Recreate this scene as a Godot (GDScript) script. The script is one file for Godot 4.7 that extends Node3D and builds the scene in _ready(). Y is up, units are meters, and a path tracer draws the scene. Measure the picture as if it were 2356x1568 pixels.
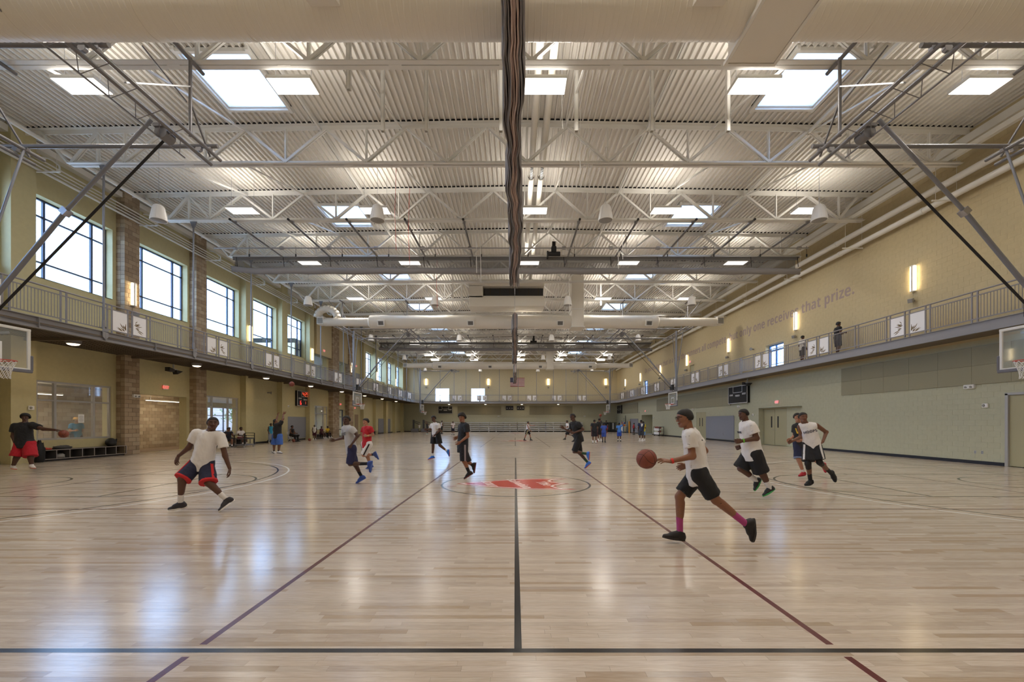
extends Node3D
# A large gymnasium: three courts across, a balcony track round three sides, open trusses above.
# P(x, h, d): metres right of the middle line, above the floor, in front of the camera.

var M := {}
var taken := {}
var meshes := {}
var rng := RandomNumberGenerator.new()

class MB:
	var v := PackedVector3Array()
	var n := PackedVector3Array()
	var u := PackedVector2Array()
	var c := PackedColorArray()
	var ix := PackedInt32Array()
	var col := Color.WHITE
	var colored := false
	func vert(p: Vector3, nn: Vector3, uv := Vector2.ZERO) -> int:
		v.append(p); n.append(nn); u.append(uv); c.append(col)
		return v.size() - 1
	func face(a: int, b: int, d: int) -> void:
		var f := (v[b] - v[a]).cross(v[d] - v[a])
		if f.dot(n[a] + n[b] + n[d]) > 0.0:
			ix.append(a); ix.append(d); ix.append(b)
		else:
			ix.append(a); ix.append(b); ix.append(d)
	func quad(a: Vector3, b: Vector3, d: Vector3, e: Vector3, nn := Vector3.ZERO) -> void:
		if nn == Vector3.ZERO:
			nn = (b - a).cross(d - a).normalized()
		var w := (b - a).length()
		var h := (e - a).length()
		var i := vert(a, nn, Vector2(0, 0))
		vert(b, nn, Vector2(w, 0)); vert(d, nn, Vector2(w, h)); vert(e, nn, Vector2(0, h))
		face(i, i + 1, i + 2); face(i, i + 2, i + 3)
	func box(o: Vector3, s: Vector3, b := Basis.IDENTITY) -> void:
		var h := s * 0.5
		var x := b.x * h.x
		var y := b.y * h.y
		var z := b.z * h.z
		quad(o + x - y - z, o + x + y - z, o + x + y + z, o + x - y + z, b.x.normalized())
		quad(o - x - y - z, o - x - y + z, o - x + y + z, o - x + y - z, -b.x.normalized())
		quad(o + y - x - z, o + y - x + z, o + y + x + z, o + y + x - z, b.y.normalized())
		quad(o - y - x - z, o - y + x - z, o - y + x + z, o - y - x + z, -b.y.normalized())
		quad(o + z - x - y, o + z + x - y, o + z + x + y, o + z - x + y, b.z.normalized())
		quad(o - z - x - y, o - z - x + y, o - z + x + y, o - z + x - y, -b.z.normalized())
	func span(x0: float, x1: float, y0: float, y1: float, d0: float, d1: float) -> void:
		box(Vector3((x0 + x1) / 2, (y0 + y1) / 2, -(d0 + d1) / 2), Vector3(absf(x1 - x0), absf(y1 - y0), absf(d1 - d0)))
	# a box with its twelve edges chamfered by e
	func cbox(o: Vector3, s: Vector3, e: float, b := Basis.IDENTITY) -> void:
		var h := s * 0.5
		var g := h - Vector3(e, e, e)
		var ax := [b.x, b.y, b.z]
		for i in 3:
			var j := (i + 1) % 3
			var k := (i + 2) % 3
			for sg in [-1.0, 1.0]:
				var f: Vector3 = o + ax[i] * (h[i] * sg)
				var p: Vector3 = ax[j] * g[j]
				var q: Vector3 = ax[k] * g[k]
				quad(f - p - q, f + p - q, f + p + q, f - p + q, ax[i] * sg)
				for t in [-1.0, 1.0]:
					var a0: Vector3 = o + ax[i] * (h[i] * sg) + ax[j] * (g[j] * t)
					var a1: Vector3 = o + ax[i] * (g[i] * sg) + ax[j] * (h[j] * t)
					quad(a0 - q, a0 + q, a1 + q, a1 - q, (ax[i] * sg + ax[j] * t).normalized())
		for sx in [-1.0, 1.0]:
			for sy in [-1.0, 1.0]:
				for sz in [-1.0, 1.0]:
					var nn: Vector3 = (b.x * sx + b.y * sy + b.z * sz).normalized()
					var i0 := vert(o + b.x * (h.x * sx) + b.y * (g.y * sy) + b.z * (g.z * sz), nn)
					vert(o + b.x * (g.x * sx) + b.y * (h.y * sy) + b.z * (g.z * sz), nn)
					vert(o + b.x * (g.x * sx) + b.y * (g.y * sy) + b.z * (h.z * sz), nn)
					face(i0, i0 + 1, i0 + 2)
	func bar(a: Vector3, b: Vector3, w: float, h: float, up := Vector3.UP) -> void:
		var z := (b - a).normalized()
		if absf(z.dot(up)) > 0.99:
			up = Vector3.RIGHT
		var x := up.cross(z).normalized()
		box((a + b) / 2, Vector3(w, h, (b - a).length()), Basis(x, z.cross(x), z))
	func tube(a: Vector3, b: Vector3, r: float, r1 := -1.0, seg := 8, caps := true) -> void:
		if r1 < 0.0:
			r1 = r
		var z := (b - a).normalized()
		var x := z.cross(Vector3.UP if absf(z.y) < 0.9 else Vector3.RIGHT).normalized()
		var y := z.cross(x)
		var i0 := v.size()
		for i in seg + 1:
			var t := TAU * i / seg
			var d := x * cos(t) + y * sin(t)
			vert(a + d * r, d, Vector2(float(i) / seg, 0)); vert(b + d * r1, d, Vector2(float(i) / seg, (b - a).length()))
		for i in seg:
			var k := i0 + i * 2
			face(k, k + 1, k + 3); face(k, k + 3, k + 2)
		if caps:
			for e in 2:
				var p := a if e == 0 else b
				var nn := -z if e == 0 else z
				var rr := r if e == 0 else r1
				if rr > 0.0001:
					var k := vert(p, nn)
					for i in seg:
						var t := TAU * i / seg
						vert(p + (x * cos(t) + y * sin(t)) * rr, nn)
					for i in seg:
						face(k, k + 1 + i, k + 1 + (i + 1) % seg)
	func path(pts: PackedVector3Array, r: float, seg := 6) -> void:
		for i in pts.size() - 1:
			tube(pts[i], pts[i + 1], r, r, seg, i == 0 or i == pts.size() - 2)
	# profile of (radius, height) turned round the y axis of xf
	func lathe(pr: PackedVector2Array, seg := 16, xf := Transform3D.IDENTITY) -> void:
		for k in pr.size() - 1:
			var e := pr[k + 1] - pr[k]
			var pn := Vector2(e.y, -e.x).normalized()
			var i0 := v.size()
			for i in seg + 1:
				var t := TAU * i / seg
				var d := Vector3(cos(t), 0, sin(t))
				var nn := (xf.basis * (d * pn.x + Vector3.UP * pn.y)).normalized()
				vert(xf * (d * pr[k].x + Vector3.UP * pr[k].y), nn, Vector2(float(i) / seg, float(k) / pr.size()))
				vert(xf * (d * pr[k + 1].x + Vector3.UP * pr[k + 1].y), nn, Vector2(float(i) / seg, float(k + 1) / pr.size()))
			for i in seg:
				var q := i0 + i * 2
				face(q, q + 1, q + 3); face(q, q + 3, q + 2)
	func ball(o: Vector3, r: Vector3, seg := 12, rings := 8, b := Basis.IDENTITY) -> void:
		var i0 := v.size()
		for j in rings + 1:
			var f := PI * j / rings
			for i in seg + 1:
				var t := TAU * i / seg
				var d := Vector3(sin(f) * cos(t), cos(f), sin(f) * sin(t))
				vert(o + b * (d * r), (b * (d / r)).normalized(), Vector2(float(i) / seg, float(j) / rings))
		for j in rings:
			for i in seg:
				var k := i0 + j * (seg + 1) + i
				face(k, k + 1, k + seg + 2); face(k, k + seg + 2, k + seg + 1)
	func tri_n(a: Vector3, b: Vector3, d: Vector3, nn: Vector3) -> void:
		var i := vert(a, nn)
		vert(b, nn); vert(d, nn)
		face(i, i + 1, i + 2)
	# a flat outline in the xy plane of xf, given depth along its z (0 .. depth)
	func prism(poly: PackedVector2Array, depth: float, xf := Transform3D.IDENTITY) -> void:
		var t := Geometry2D.triangulate_polygon(poly)
		for i in range(0, t.size(), 3):
			for e in 2:
				var z := depth * e
				tri_n(xf * Vector3(poly[t[i]].x, poly[t[i]].y, z), xf * Vector3(poly[t[i + 1]].x, poly[t[i + 1]].y, z), xf * Vector3(poly[t[i + 2]].x, poly[t[i + 2]].y, z), xf.basis.z.normalized() * (1.0 if e == 1 else -1.0))
		var turn := -1.0 if Geometry2D.is_polygon_clockwise(poly) else 1.0
		for i in poly.size():
			var a := poly[i]
			var b := poly[(i + 1) % poly.size()]
			var nn := (xf.basis * Vector3((b - a).y, -(b - a).x, 0) * turn).normalized()
			quad(xf * Vector3(a.x, a.y, 0), xf * Vector3(b.x, b.y, 0), xf * Vector3(b.x, b.y, depth), xf * Vector3(a.x, a.y, depth), nn)
	func add(o: MB, xf := Transform3D.IDENTITY) -> void:
		var k := v.size()
		var nb := xf.basis.inverse().transposed()
		for i in o.v.size():
			v.append(xf * o.v[i]); n.append((nb * o.n[i]).normalized())
		u.append_array(o.u); c.append_array(o.c)
		var flip := xf.basis.determinant() < 0.0
		for i in range(0, o.ix.size(), 3):
			ix.append(o.ix[i] + k); ix.append(o.ix[i + (2 if flip else 1)] + k); ix.append(o.ix[i + (1 if flip else 2)] + k)
	func mesh() -> ArrayMesh:
		var a := []
		a.resize(Mesh.ARRAY_MAX)
		a[Mesh.ARRAY_VERTEX] = v; a[Mesh.ARRAY_NORMAL] = n; a[Mesh.ARRAY_TEX_UV] = u
		if colored:
			a[Mesh.ARRAY_COLOR] = c
		a[Mesh.ARRAY_INDEX] = ix
		var m := ArrayMesh.new()
		if v.size():
			m.add_surface_from_arrays(Mesh.PRIMITIVE_TRIANGLES, a)
		return m

func P(x: float, h: float, d: float) -> Vector3:
	return Vector3(x, h, -d)

func px(x: float, y: float, d: float) -> Vector3:   # where a point of the photograph lies at a known distance
	return Vector3((x - 1185.0) * d / 965.0, 1.51 + (971.5 - y) * d / 965.0, -d)

func numbered(s: String) -> String:
	if not taken.has(s):
		taken[s] = 0
		return s
	taken[s] += 1
	return "%s_%03d" % [s, taken[s]]

func part(called: String, mb, material: Material, parent: Node, label := "", stuff := false) -> MeshInstance3D:
	var o := MeshInstance3D.new()
	o.name = called
	o.mesh = mb.mesh() if mb is MB else mb
	o.material_override = material
	parent.add_child(o, true)
	if label:
		o.set_meta("label", label)
	if stuff:
		o.set_meta("kind", "stuff")
	return o

func tag(o: Node3D, label: String, category: String, group := "") -> Node3D:
	o.set_meta("label", label)
	o.set_meta("category", category)
	if group:
		o.set_meta("group", group)
	return o

func thing(called: String, label: String, category: String, at := Vector3.ZERO, turn := 0.0, group := "") -> Node3D:
	var o := Node3D.new()
	o.name = numbered(called)
	add_child(o)
	o.position = at
	o.rotation.y = turn
	return tag(o, label, category, group)

func solo(called: String, mb, material: Material, label: String, category: String, group := "", at := Vector3.ZERO) -> Node3D:
	var o := part(numbered(called), mb, material, self)
	o.position = at
	return tag(o, label, category, group)

func struct(called: String, mb, material: Material, label := "", parent: Node = self) -> MeshInstance3D:
	var o := part(numbered(called) if parent == self else called, mb, material, parent)
	if parent == self:
		o.set_meta("kind", "structure")
		if label:
			tag(o, label, called.split("_")[0])
	return o

func dup(root: Node3D, at: Vector3, turn: float, label: String) -> Node3D:
	var r: Node3D = root.duplicate()
	var base := str(root.name)
	r.name = numbered(base)
	add_child(r)
	r.position = at
	r.rotation.y = turn
	r.set_meta("label", label)
	return r

func m3(called: String, c: Color, rough := 0.6, metal := 0.0) -> StandardMaterial3D:
	var m := StandardMaterial3D.new()
	m.resource_name = called
	m.albedo_color = c
	m.roughness = rough
	m.metallic = metal
	M[called] = m
	return m

func rgb(r: int, g: int, b: int) -> Color:
	return Color(r / 255.0, g / 255.0, b / 255.0)

func noise_tex(freq: float, lo: Color, hi: Color, sd: int, size := 512, kind := FastNoiseLite.TYPE_SIMPLEX_SMOOTH, octaves := 4) -> NoiseTexture2D:
	var f := FastNoiseLite.new()
	f.seed = sd
	f.frequency = freq
	f.noise_type = kind
	f.fractal_octaves = octaves
	var t := NoiseTexture2D.new()
	t.width = size; t.height = size
	t.seamless = true
	t.noise = f
	var g := Gradient.new()
	g.set_color(0, lo); g.set_color(1, hi)
	t.color_ramp = g
	return t

func glow(called: String, c: Color, e: float) -> StandardMaterial3D:
	var m := m3(called, Color(0.9, 0.9, 0.9), 0.5)
	m.emission_enabled = true
	m.emission = c
	m.emission_energy_multiplier = e
	return m

func arealight(at: Vector3, size: Vector2, facing: Vector3, c: Color, e: float) -> void:
	var l := AreaLight3D.new()
	l.name = "area_light"
	l.area_size = size
	l.area_normalize_energy = false
	l.light_energy = e
	l.light_color = c
	l.shadow_enabled = true
	l.area_range = 60.0
	add_child(l, true)
	l.position = at
	var upv := Vector3.FORWARD if absf(facing.y) > 0.9 else Vector3.UP
	l.look_at_from_position(at, at + facing, upv)

func materials() -> void:
	var wt := noise_tex(0.02, Color(0.965, 0.965, 0.965), Color(1, 1, 1), 11)
	for w in [["tan_paint", rgb(196, 180, 142)], ["green_paint", rgb(190, 188, 160)], ["yellow_paint", rgb(204, 194, 150)], ["back_paint", rgb(206, 192, 156)]]:
		var m := m3(w[0], w[1], 0.75)
		m.albedo_texture = wt
		m.uv1_triplanar = true
		m.uv1_world_triplanar = true
		m.uv1_scale = Vector3(0.4, 0.4, 0.4)
	var bt := noise_tex(0.05, Color(0.8, 0.8, 0.8), Color(1, 1, 1), 5, 512, FastNoiseLite.TYPE_SIMPLEX_SMOOTH, 5)
	for w in [["block", rgb(186, 164, 136)], ["block_dark", rgb(172, 150, 124)], ["block_pale", rgb(198, 178, 150)], ["mortar", rgb(140, 124, 106)]]:
		var m := m3(w[0], w[1], 0.9)
		m.albedo_texture = bt
		m.uv1_triplanar = true
		m.uv1_world_triplanar = true
		m.uv1_scale = Vector3(1.5, 1.5, 1.5)
	m3("white_deck", rgb(232, 228, 220), 0.5)
	m3("white_steel", rgb(228, 226, 220), 0.45)
	m3("roof_top", rgb(150, 150, 150), 0.9)
	m3("shaded_deck", rgb(112, 100, 84), 0.7)  # track underside: its lack of light is put into this dark brown
	m3("track_steel", rgb(142, 140, 142), 0.5)
	m3("rail_steel", rgb(136, 132, 134), 0.45)
	m3("track_floor", rgb(120, 110, 105), 0.8)
	m3("gray_pipe", rgb(122, 120, 122), 0.35, 0.25)
	m3("strut_gray", rgb(128, 130, 138), 0.4, 0.2)
	m3("steel", rgb(170, 170, 175), 0.3, 0.8)
	m3("duct", rgb(226, 220, 208), 0.38)
	m3("grille_dark", rgb(70, 70, 72), 0.6)
	m3("louver", rgb(150, 148, 144), 0.5)
	m3("black_strap", rgb(22, 20, 20), 0.7)
	m3("black", rgb(24, 24, 26), 0.6)
	m3("black_base", rgb(26, 28, 38), 0.5)
	m3("curtain", rgb(138, 135, 136), 0.8)
	m3("curtain_fold", rgb(198, 178, 170), 0.8)
	m3("mesh_gray", rgb(110, 108, 106), 0.8)
	m3("white_plastic", rgb(236, 234, 230), 0.4)
	m3("white_panel", rgb(236, 234, 234), 0.5)
	m3("panel_cut", rgb(112, 92, 62), 0.8)
	m3("white_paint", rgb(240, 240, 238), 0.25)
	m3("gray_pad", rgb(140, 142, 150), 0.7)
	m3("acoustic", rgb(176, 170, 142), 0.95)
	M.acoustic.albedo_texture = noise_tex(0.2, Color(0.78, 0.78, 0.78), Color(1, 1, 1), 9)
	M.acoustic.uv1_triplanar = true
	M.acoustic.uv1_world_triplanar = true
	m3("frame_dark", rgb(48, 58, 82), 0.4)  # bluish tinge of window glare is mixed into the frame colour
	m3("frame_alu", rgb(180, 178, 176), 0.4, 0.3)
	m3("reveal", rgb(224, 216, 176), 0.7)
	m3("door_paint", rgb(176, 168, 132), 0.5)
	m3("door_frame", rgb(170, 160, 126), 0.5)
	m3("rim_red", rgb(200, 60, 38), 0.4)
	m3("net_white", rgb(232, 230, 226), 0.8)
	m3("pad_gray", rgb(112, 112, 120), 0.6)
	m3("alu", rgb(196, 198, 200), 0.35, 0.5)
	m3("letter_lilac", rgb(160, 142, 138), 0.75)
	m3("exit_white", rgb(225, 225, 222), 0.4)
	m3("cream_ceiling", rgb(226, 220, 208), 0.8)
	m3("cubby", rgb(96, 92, 90), 0.6)
	m3("cubby_edge", rgb(168, 160, 156), 0.5)
	m3("cubby_inside", rgb(96, 92, 90), 0.6)
	m3("tile_floor", rgb(120, 98, 76), 0.4)
	m3("pink_render", rgb(214, 190, 180), 0.9)
	m3("foliage", rgb(110, 140, 70), 0.8)
	m3("trunk", rgb(96, 80, 66), 0.9)
	m3("asphalt", rgb(150, 148, 144), 0.9)
	m3("line_black", rgb(28, 28, 30), 0.22)
	m3("line_red", rgb(92, 30, 36), 0.22)
	m3("line_green", rgb(56, 58, 46), 0.22)
	m3("line_white", rgb(236, 234, 228), 0.22)
	m3("logo_red", rgb(200, 34, 30), 0.2)
	m3("logo_gray", rgb(150, 150, 150), 0.25)
	m3("edge_wood", rgb(226, 206, 178), 0.22)
	m3("blue_tint", rgb(60, 120, 190), 0.4)
	m3("brass_ball", rgb(128, 64, 48), 0.6)
	m3("ball_seam", rgb(38, 26, 22), 0.7)
	var g := m3("pane", Color(0.85, 0.95, 1.0, 0.06), 0.02)
	g.transparency = BaseMaterial3D.TRANSPARENCY_ALPHA
	var g2 := m3("room_pane", Color(0.9, 0.95, 0.95, 0.1), 0.02)
	g2.transparency = BaseMaterial3D.TRANSPARENCY_ALPHA
	var g3 := m3("backboard_glass", Color(0.85, 0.9, 0.9, 0.12), 0.04)
	g3.transparency = BaseMaterial3D.TRANSPARENCY_ALPHA
	var g4 := m3("curtain_mesh", Color(0.42, 0.42, 0.42, 0.42), 0.9)
	g4.transparency = BaseMaterial3D.TRANSPARENCY_ALPHA
	var fr := m3("frosted", Color(0.96, 0.96, 0.96), 0.9)
	fr.backlight_enabled = true
	fr.backlight = Color(1, 1, 1)
	glow("panel_glow", Color(1.0, 0.98, 0.95), 1.6)
	glow("sconce_glow", Color(1.0, 0.93, 0.78), 2.2)
	glow("can_glow", Color(1.0, 0.9, 0.76), 2.0)
	glow("strip_glow", Color(1.0, 0.97, 0.92), 1.4)
	glow("led_red", Color(1.0, 0.08, 0.06), 1.0)
	glow("led_amber", Color(1.0, 0.25, 0.05), 0.7)
	glow("exit_red", Color(1.0, 0.12, 0.12), 0.6)
	# maple strips: grain along the board, tone by board
	var wood := m3("maple", Color(1, 1, 1), 0.2)
	wood.vertex_color_use_as_albedo = true
	var grain := noise_tex(0.012, Color(0.90, 0.875, 0.85), Color(1, 1, 1), 3, 1024, FastNoiseLite.TYPE_SIMPLEX, 5)
	wood.albedo_texture = grain
	wood.uv1_scale = Vector3(0.35, 6.0, 1)
	wood.roughness_texture = noise_tex(0.02, Color(0.8, 0.8, 0.8), Color(1, 1, 1), 8, 512)
	wood.roughness = 0.2
	m3("dark_lip", rgb(80, 74, 66), 0.8)

const DOWN_E := 6.0
const UP_E := 3.0
const LW := 18.6          # left wall face
const RW := 16.9
const BACK := 69.4
const FRONT := 4.0        # behind the camera
const TRUSS0 := 11.24
const TSTEP := 4.36
const HB := 11.08
const PANEL_ROWS := [-0.8, 5.3, 11.73, 18.63, 24.72, 31.85, 38.0, 50.4, 58.8, 63.4]
const PANEL_COLS := [-12.1, -6.2, 0.82, 6.68, 13.0]
const COURTS := [10.38, 34.8, 59.1]

func roof_h(x: float) -> float:
	return 12.66 - 0.017 * absf(x)

# boxes that fill a wall from d0 to d1 but for its openings [da, db, ha, hb]
func holed(mb: MB, x0: float, x1: float, d0: float, d1: float, h0: float, h1: float, holes: Array, across := false) -> void:
	var cuts := [d0, d1]
	for o in holes:
		for k in 2:
			if o[k] > d0 and o[k] < d1:
				cuts.append(o[k])
	cuts.sort()
	for i in cuts.size() - 1:
		var a: float = cuts[i]
		var b: float = cuts[i + 1]
		if b - a < 0.001:
			continue
		var mid := (a + b) / 2
		var here := []
		for o in holes:
			if o[0] < mid and o[1] > mid:
				here.append(o)
		here.sort_custom(func(p, q): return p[2] < q[2])
		var h := h0
		for o in here + [[0, 0, h1, h1]]:
			if o[2] > h + 0.001:
				if across:
					mb.span(a, b, h, o[2], x0, x1)
				else:
					mb.span(x0, x1, h, o[2], a, b)
			h = maxf(h, o[3])

func floor_boards() -> void:
	var base := MB.new()
	base.span(-LW - 0.42, 19.5, -0.4, -0.006, -FRONT, BACK + 2)
	var fl := struct("floor", base, M.edge_wood, "pale maple strip floor of the whole gymnasium with painted court lines")
	rng.seed = 41
	var tones := []
	for i in 16:
		var w := rng.randf()
		var c := Color(0.60, 0.51, 0.415).lerp(Color(0.70, 0.62, 0.53), w)
		if i % 8 == 3:
			c = Color(0.50, 0.40, 0.30)
		if i % 8 == 6:
			c = Color(0.55, 0.465, 0.38)
		tones.append(c)
	var far := MB.new()
	far.colored = true
	var w := 0.0572
	var d := -1.0
	var n := 0
	while d < BACK:
		var near := d > 2.36 and d < 3.55
		var reach := 1.30 * (d + 0.1)
		var x := -LW - rng.randf() * 1.5
		var xe := RW
		while x < xe:
			var l := 0.3 + rng.randf() * rng.randf() * 2.2
			var c: Color = tones[rng.randi() % 16] * (0.95 + rng.randf() * 0.1)
			c.a = 1.0
			if near and x + l > -reach and x < reach and n < 292:
				n += 1
				var mb := MB.new()
				mb.colored = true
				mb.col = c
				var e := 0.0004
				mb.quad(P(x + e, 0, d + e), P(x + l - e, 0, d + e), P(x + l - e, 0, d + w - e), P(x + e, 0, d + w - e), Vector3.UP)
				for k in mb.v.size():
					mb.u[k] += Vector2(rng.randf() * 0.0 + n * 0.37, n * 0.171)
				mb.quad(P(x + e, -0.006, d + e), P(x + l - e, -0.006, d + e), P(x + l - e, 0, d + e), P(x + e, 0, d + e), Vector3.BACK)
				mb.quad(P(x + e, -0.006, d + e), P(x + e, -0.006, d + w - e), P(x + e, 0, d + w - e), P(x + e, 0, d + e), Vector3.LEFT)
				mb.quad(P(x + l - e, -0.006, d + e), P(x + l - e, -0.006, d + w - e), P(x + l - e, 0, d + w - e), P(x + l - e, 0, d + e), Vector3.RIGHT)
				part("plank", mb, M.maple, fl)
			else:
				far.col = c
				var i := far.v.size()
				far.quad(P(x, 0, d), P(x + l, 0, d), P(x + l, 0, d + w), P(x, 0, d + w), Vector3.UP)
				var off := Vector2(rng.randf() * 7.0, rng.randf() * 7.0)
				for k in 4:
					far.u[i + k] += off
			x += l
		d += w
	part("maple_strips", far, M.maple, fl, "", true)
	court_lines(fl)

const T := 0.0006
func strip(fl: Node, x0: float, d0: float, x1: float, d1: float, w: float, mat: String) -> void:
	var mb := MB.new()
	var a := P(x0, T / 2, d0)
	var b := P(x1, T / 2, d1)
	mb.bar(a, b, w, T)
	part("court_line", mb, M[mat], fl)

func arc(fl: Node, cx: float, cd: float, r: float, a0: float, a1: float, w: float, mat: String, y := 0.0) -> void:
	var mb := MB.new()
	var n := int(ceil(absf(a1 - a0) / 0.05))
	for i in n:
		var p := lerpf(a0, a1, float(i) / n)
		var q := lerpf(a0, a1, float(i + 1) / n)
		var r0 := r - w
		mb.quad(P(cx + cos(p) * r0, T + y, cd + sin(p) * r0), P(cx + cos(p) * r, T + y, cd + sin(p) * r), P(cx + cos(q) * r, T + y, cd + sin(q) * r), P(cx + cos(q) * r0, T + y, cd + sin(q) * r0), Vector3.UP)
	part("court_arc", mb, M[mat], fl)

func court_lines(fl: Node) -> void:
	for cd in COURTS:
		var n0: float = cd - 7.6
		var n1: float = cd + 7.6
		strip(fl, 0.02, n0 - 0.02, 0.02, n1, 0.05, "line_black")
		for d in [n0, n1]:
			strip(fl, -14.33, d, 14.33, d, 0.05, "line_black")
		arc(fl, 0.02, cd, 1.83, 0, TAU, 0.05, "line_green")
		for s in [-1.0, 1.0]:
			strip(fl, s * 14.33, n0, s * 14.33, n1, 0.05, "line_black")
			# attack line: three lengths with gaps at the sidelines
			strip(fl, s * 2.134 + 0.01, n0 - 1.6, s * 2.134 + 0.01, n0 - 0.075, 0.05, "line_red")
			strip(fl, s * 2.134 + 0.01, n0 + 0.075, s * 2.134 + 0.01, n1 + 1.7, 0.05, "line_red")
			for d in [cd - 3.05, cd, cd + 3.05, cd + 9.1]:
				strip(fl, s * 2.16, d, s * 10.95, d, 0.045, "line_red")
			strip(fl, s * 10.93, n0 - 1.5, s * 10.93, n1 + 1.7, 0.045, "line_red")
			# lane, circle, arcs
			strip(fl, s * 8.53, cd - 1.83, s * 8.53, cd + 1.83, 0.05, "line_green")
			for k in [-1.83, 1.83]:
				strip(fl, s * 8.53, cd + k, s * 14.33, cd + k, 0.05, "line_green")
				for q in [9.7, 10.6, 11.5, 12.3]:
					strip(fl, s * q, cd + k, s * q, cd + k * 1.09, 0.05, "line_red")
			var base := PI if s > 0.0 else 0.0
			arc(fl, s * 8.53, cd, 1.83, base - PI / 2, base + PI / 2, 0.05, "line_green")
			arc(fl, s * 12.75, cd, 1.25, base - PI / 2, base + PI / 2, 0.05, "line_green", 0.0001)
			arc(fl, s * 12.75, cd, 6.32, base - PI / 2, base + PI / 2, 0.05, "line_white")
			arc(fl, s * 12.75, cd, 6.02, base - PI / 2, base + PI / 2, 0.05, "line_black", 0.0001)
			for k in [-1.0, 1.0]:
				strip(fl, s * 12.75, cd + k * 6.295, s * 14.33, cd + k * 6.295, 0.05, "line_white")
				strip(fl, s * 12.75, cd + k * 5.995, s * 14.33, cd + k * 5.995, 0.05, "line_black")
		shield(fl, cd)

func shield(fl: Node, cd: float) -> void:
	# heraldic shield lying along the court: crown towards +x, point towards -x
	var outline := func(g: float) -> PackedVector2Array:
		var p := PackedVector2Array()
		var half := []
		for i in 15:     # long curved side from the point to the shoulder
			var t := i / 14.0
			half.append(Vector2(-1.45 + 2.85 * t, 0.92 * sin(PI / 2 * minf(1.0, t * 1.25)) ** 0.9))
		for i in 7:      # scalloped crown, from the shoulder in to the middle cusp
			var t := i / 6.0
			half.append(Vector2(1.40 - 0.42 * sin(PI * t) - 0.06 * t, 0.92 * (1.0 - t)))
		for q in half:
			p.append(Vector2(q.x, q.y))
		half.reverse()
		for q in half:
			if absf(q.y) > 0.001:
				p.append(Vector2(q.x, -q.y))
		var o := Geometry2D.offset_polygon(p, g)
		return o[0] if o.size() else p
	var xf := Transform3D(Basis(Vector3.RIGHT, Vector3.FORWARD, Vector3.UP), P(0.0, T * 1.2, cd))
	var k := 0
	for s in [[0.0, "logo_red"], [-0.05, "line_white"], [-0.115, "logo_red"]]:
		var mb := MB.new()
		mb.prism(outline.call(s[0]), T * (1.0 + 0.5 * k), xf)
		part("floor_emblem", mb, M[s[1]], fl, "red shield emblem" if k == 0 else "")
		k += 1
	var up := Basis(Vector3.BACK, Vector3.RIGHT, Vector3.UP)   # text runs towards the camera, its top towards +x
	for w in [["The", 0.72, 0.0, 0.5], ["Salvation", 0.1, 0.0, 0.5], ["Army", -0.62, 0.0, 0.5]]:
		var tm := TextMesh.new()
		var f := SystemFont.new()
		f.font_names = PackedStringArray(["Droid Serif"])
		f.font_weight = 700
		tm.font = f
		tm.text = w[0]
		tm.font_size = 64
		tm.pixel_size = 0.0056 if w[0] != "Salvation" else 0.0051
		tm.depth = 0.0004
		tm.curve_step = 2.0
		var o := part("emblem_lettering", tm, M.line_white, fl)
		o.transform = Transform3D(up * Basis(Vector3.BACK, 0.3), P(w[1], T * 3.4, cd))
	var reg := MB.new()
	for q in 20:
		var a0 := TAU * q / 20.0
		var a1 := TAU * (q + 1) / 20.0
		for r in [[0.085, 0.07], [0.04, 0.028]]:
			reg.quad(P(-1.5 + cos(a0) * r[1] * 1.3, T, cd - 0.42 + sin(a0) * r[1]), P(-1.5 + cos(a0) * r[0] * 1.3, T, cd - 0.42 + sin(a0) * r[0]), P(-1.5 + cos(a1) * r[0] * 1.3, T, cd - 0.42 + sin(a1) * r[0]), P(-1.5 + cos(a1) * r[1] * 1.3, T, cd - 0.42 + sin(a1) * r[1]), Vector3.UP)
	part("emblem_mark", reg, M.logo_red, fl)

const SKY_X := [[-9.95, -7.95], [8.4, 10.35]]
func skylights() -> Array:
	var r := []
	for j in range(-1, 7):
		r.append([12.45 + 8.72 * j, 14.6 + 8.72 * j])
	return r

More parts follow.
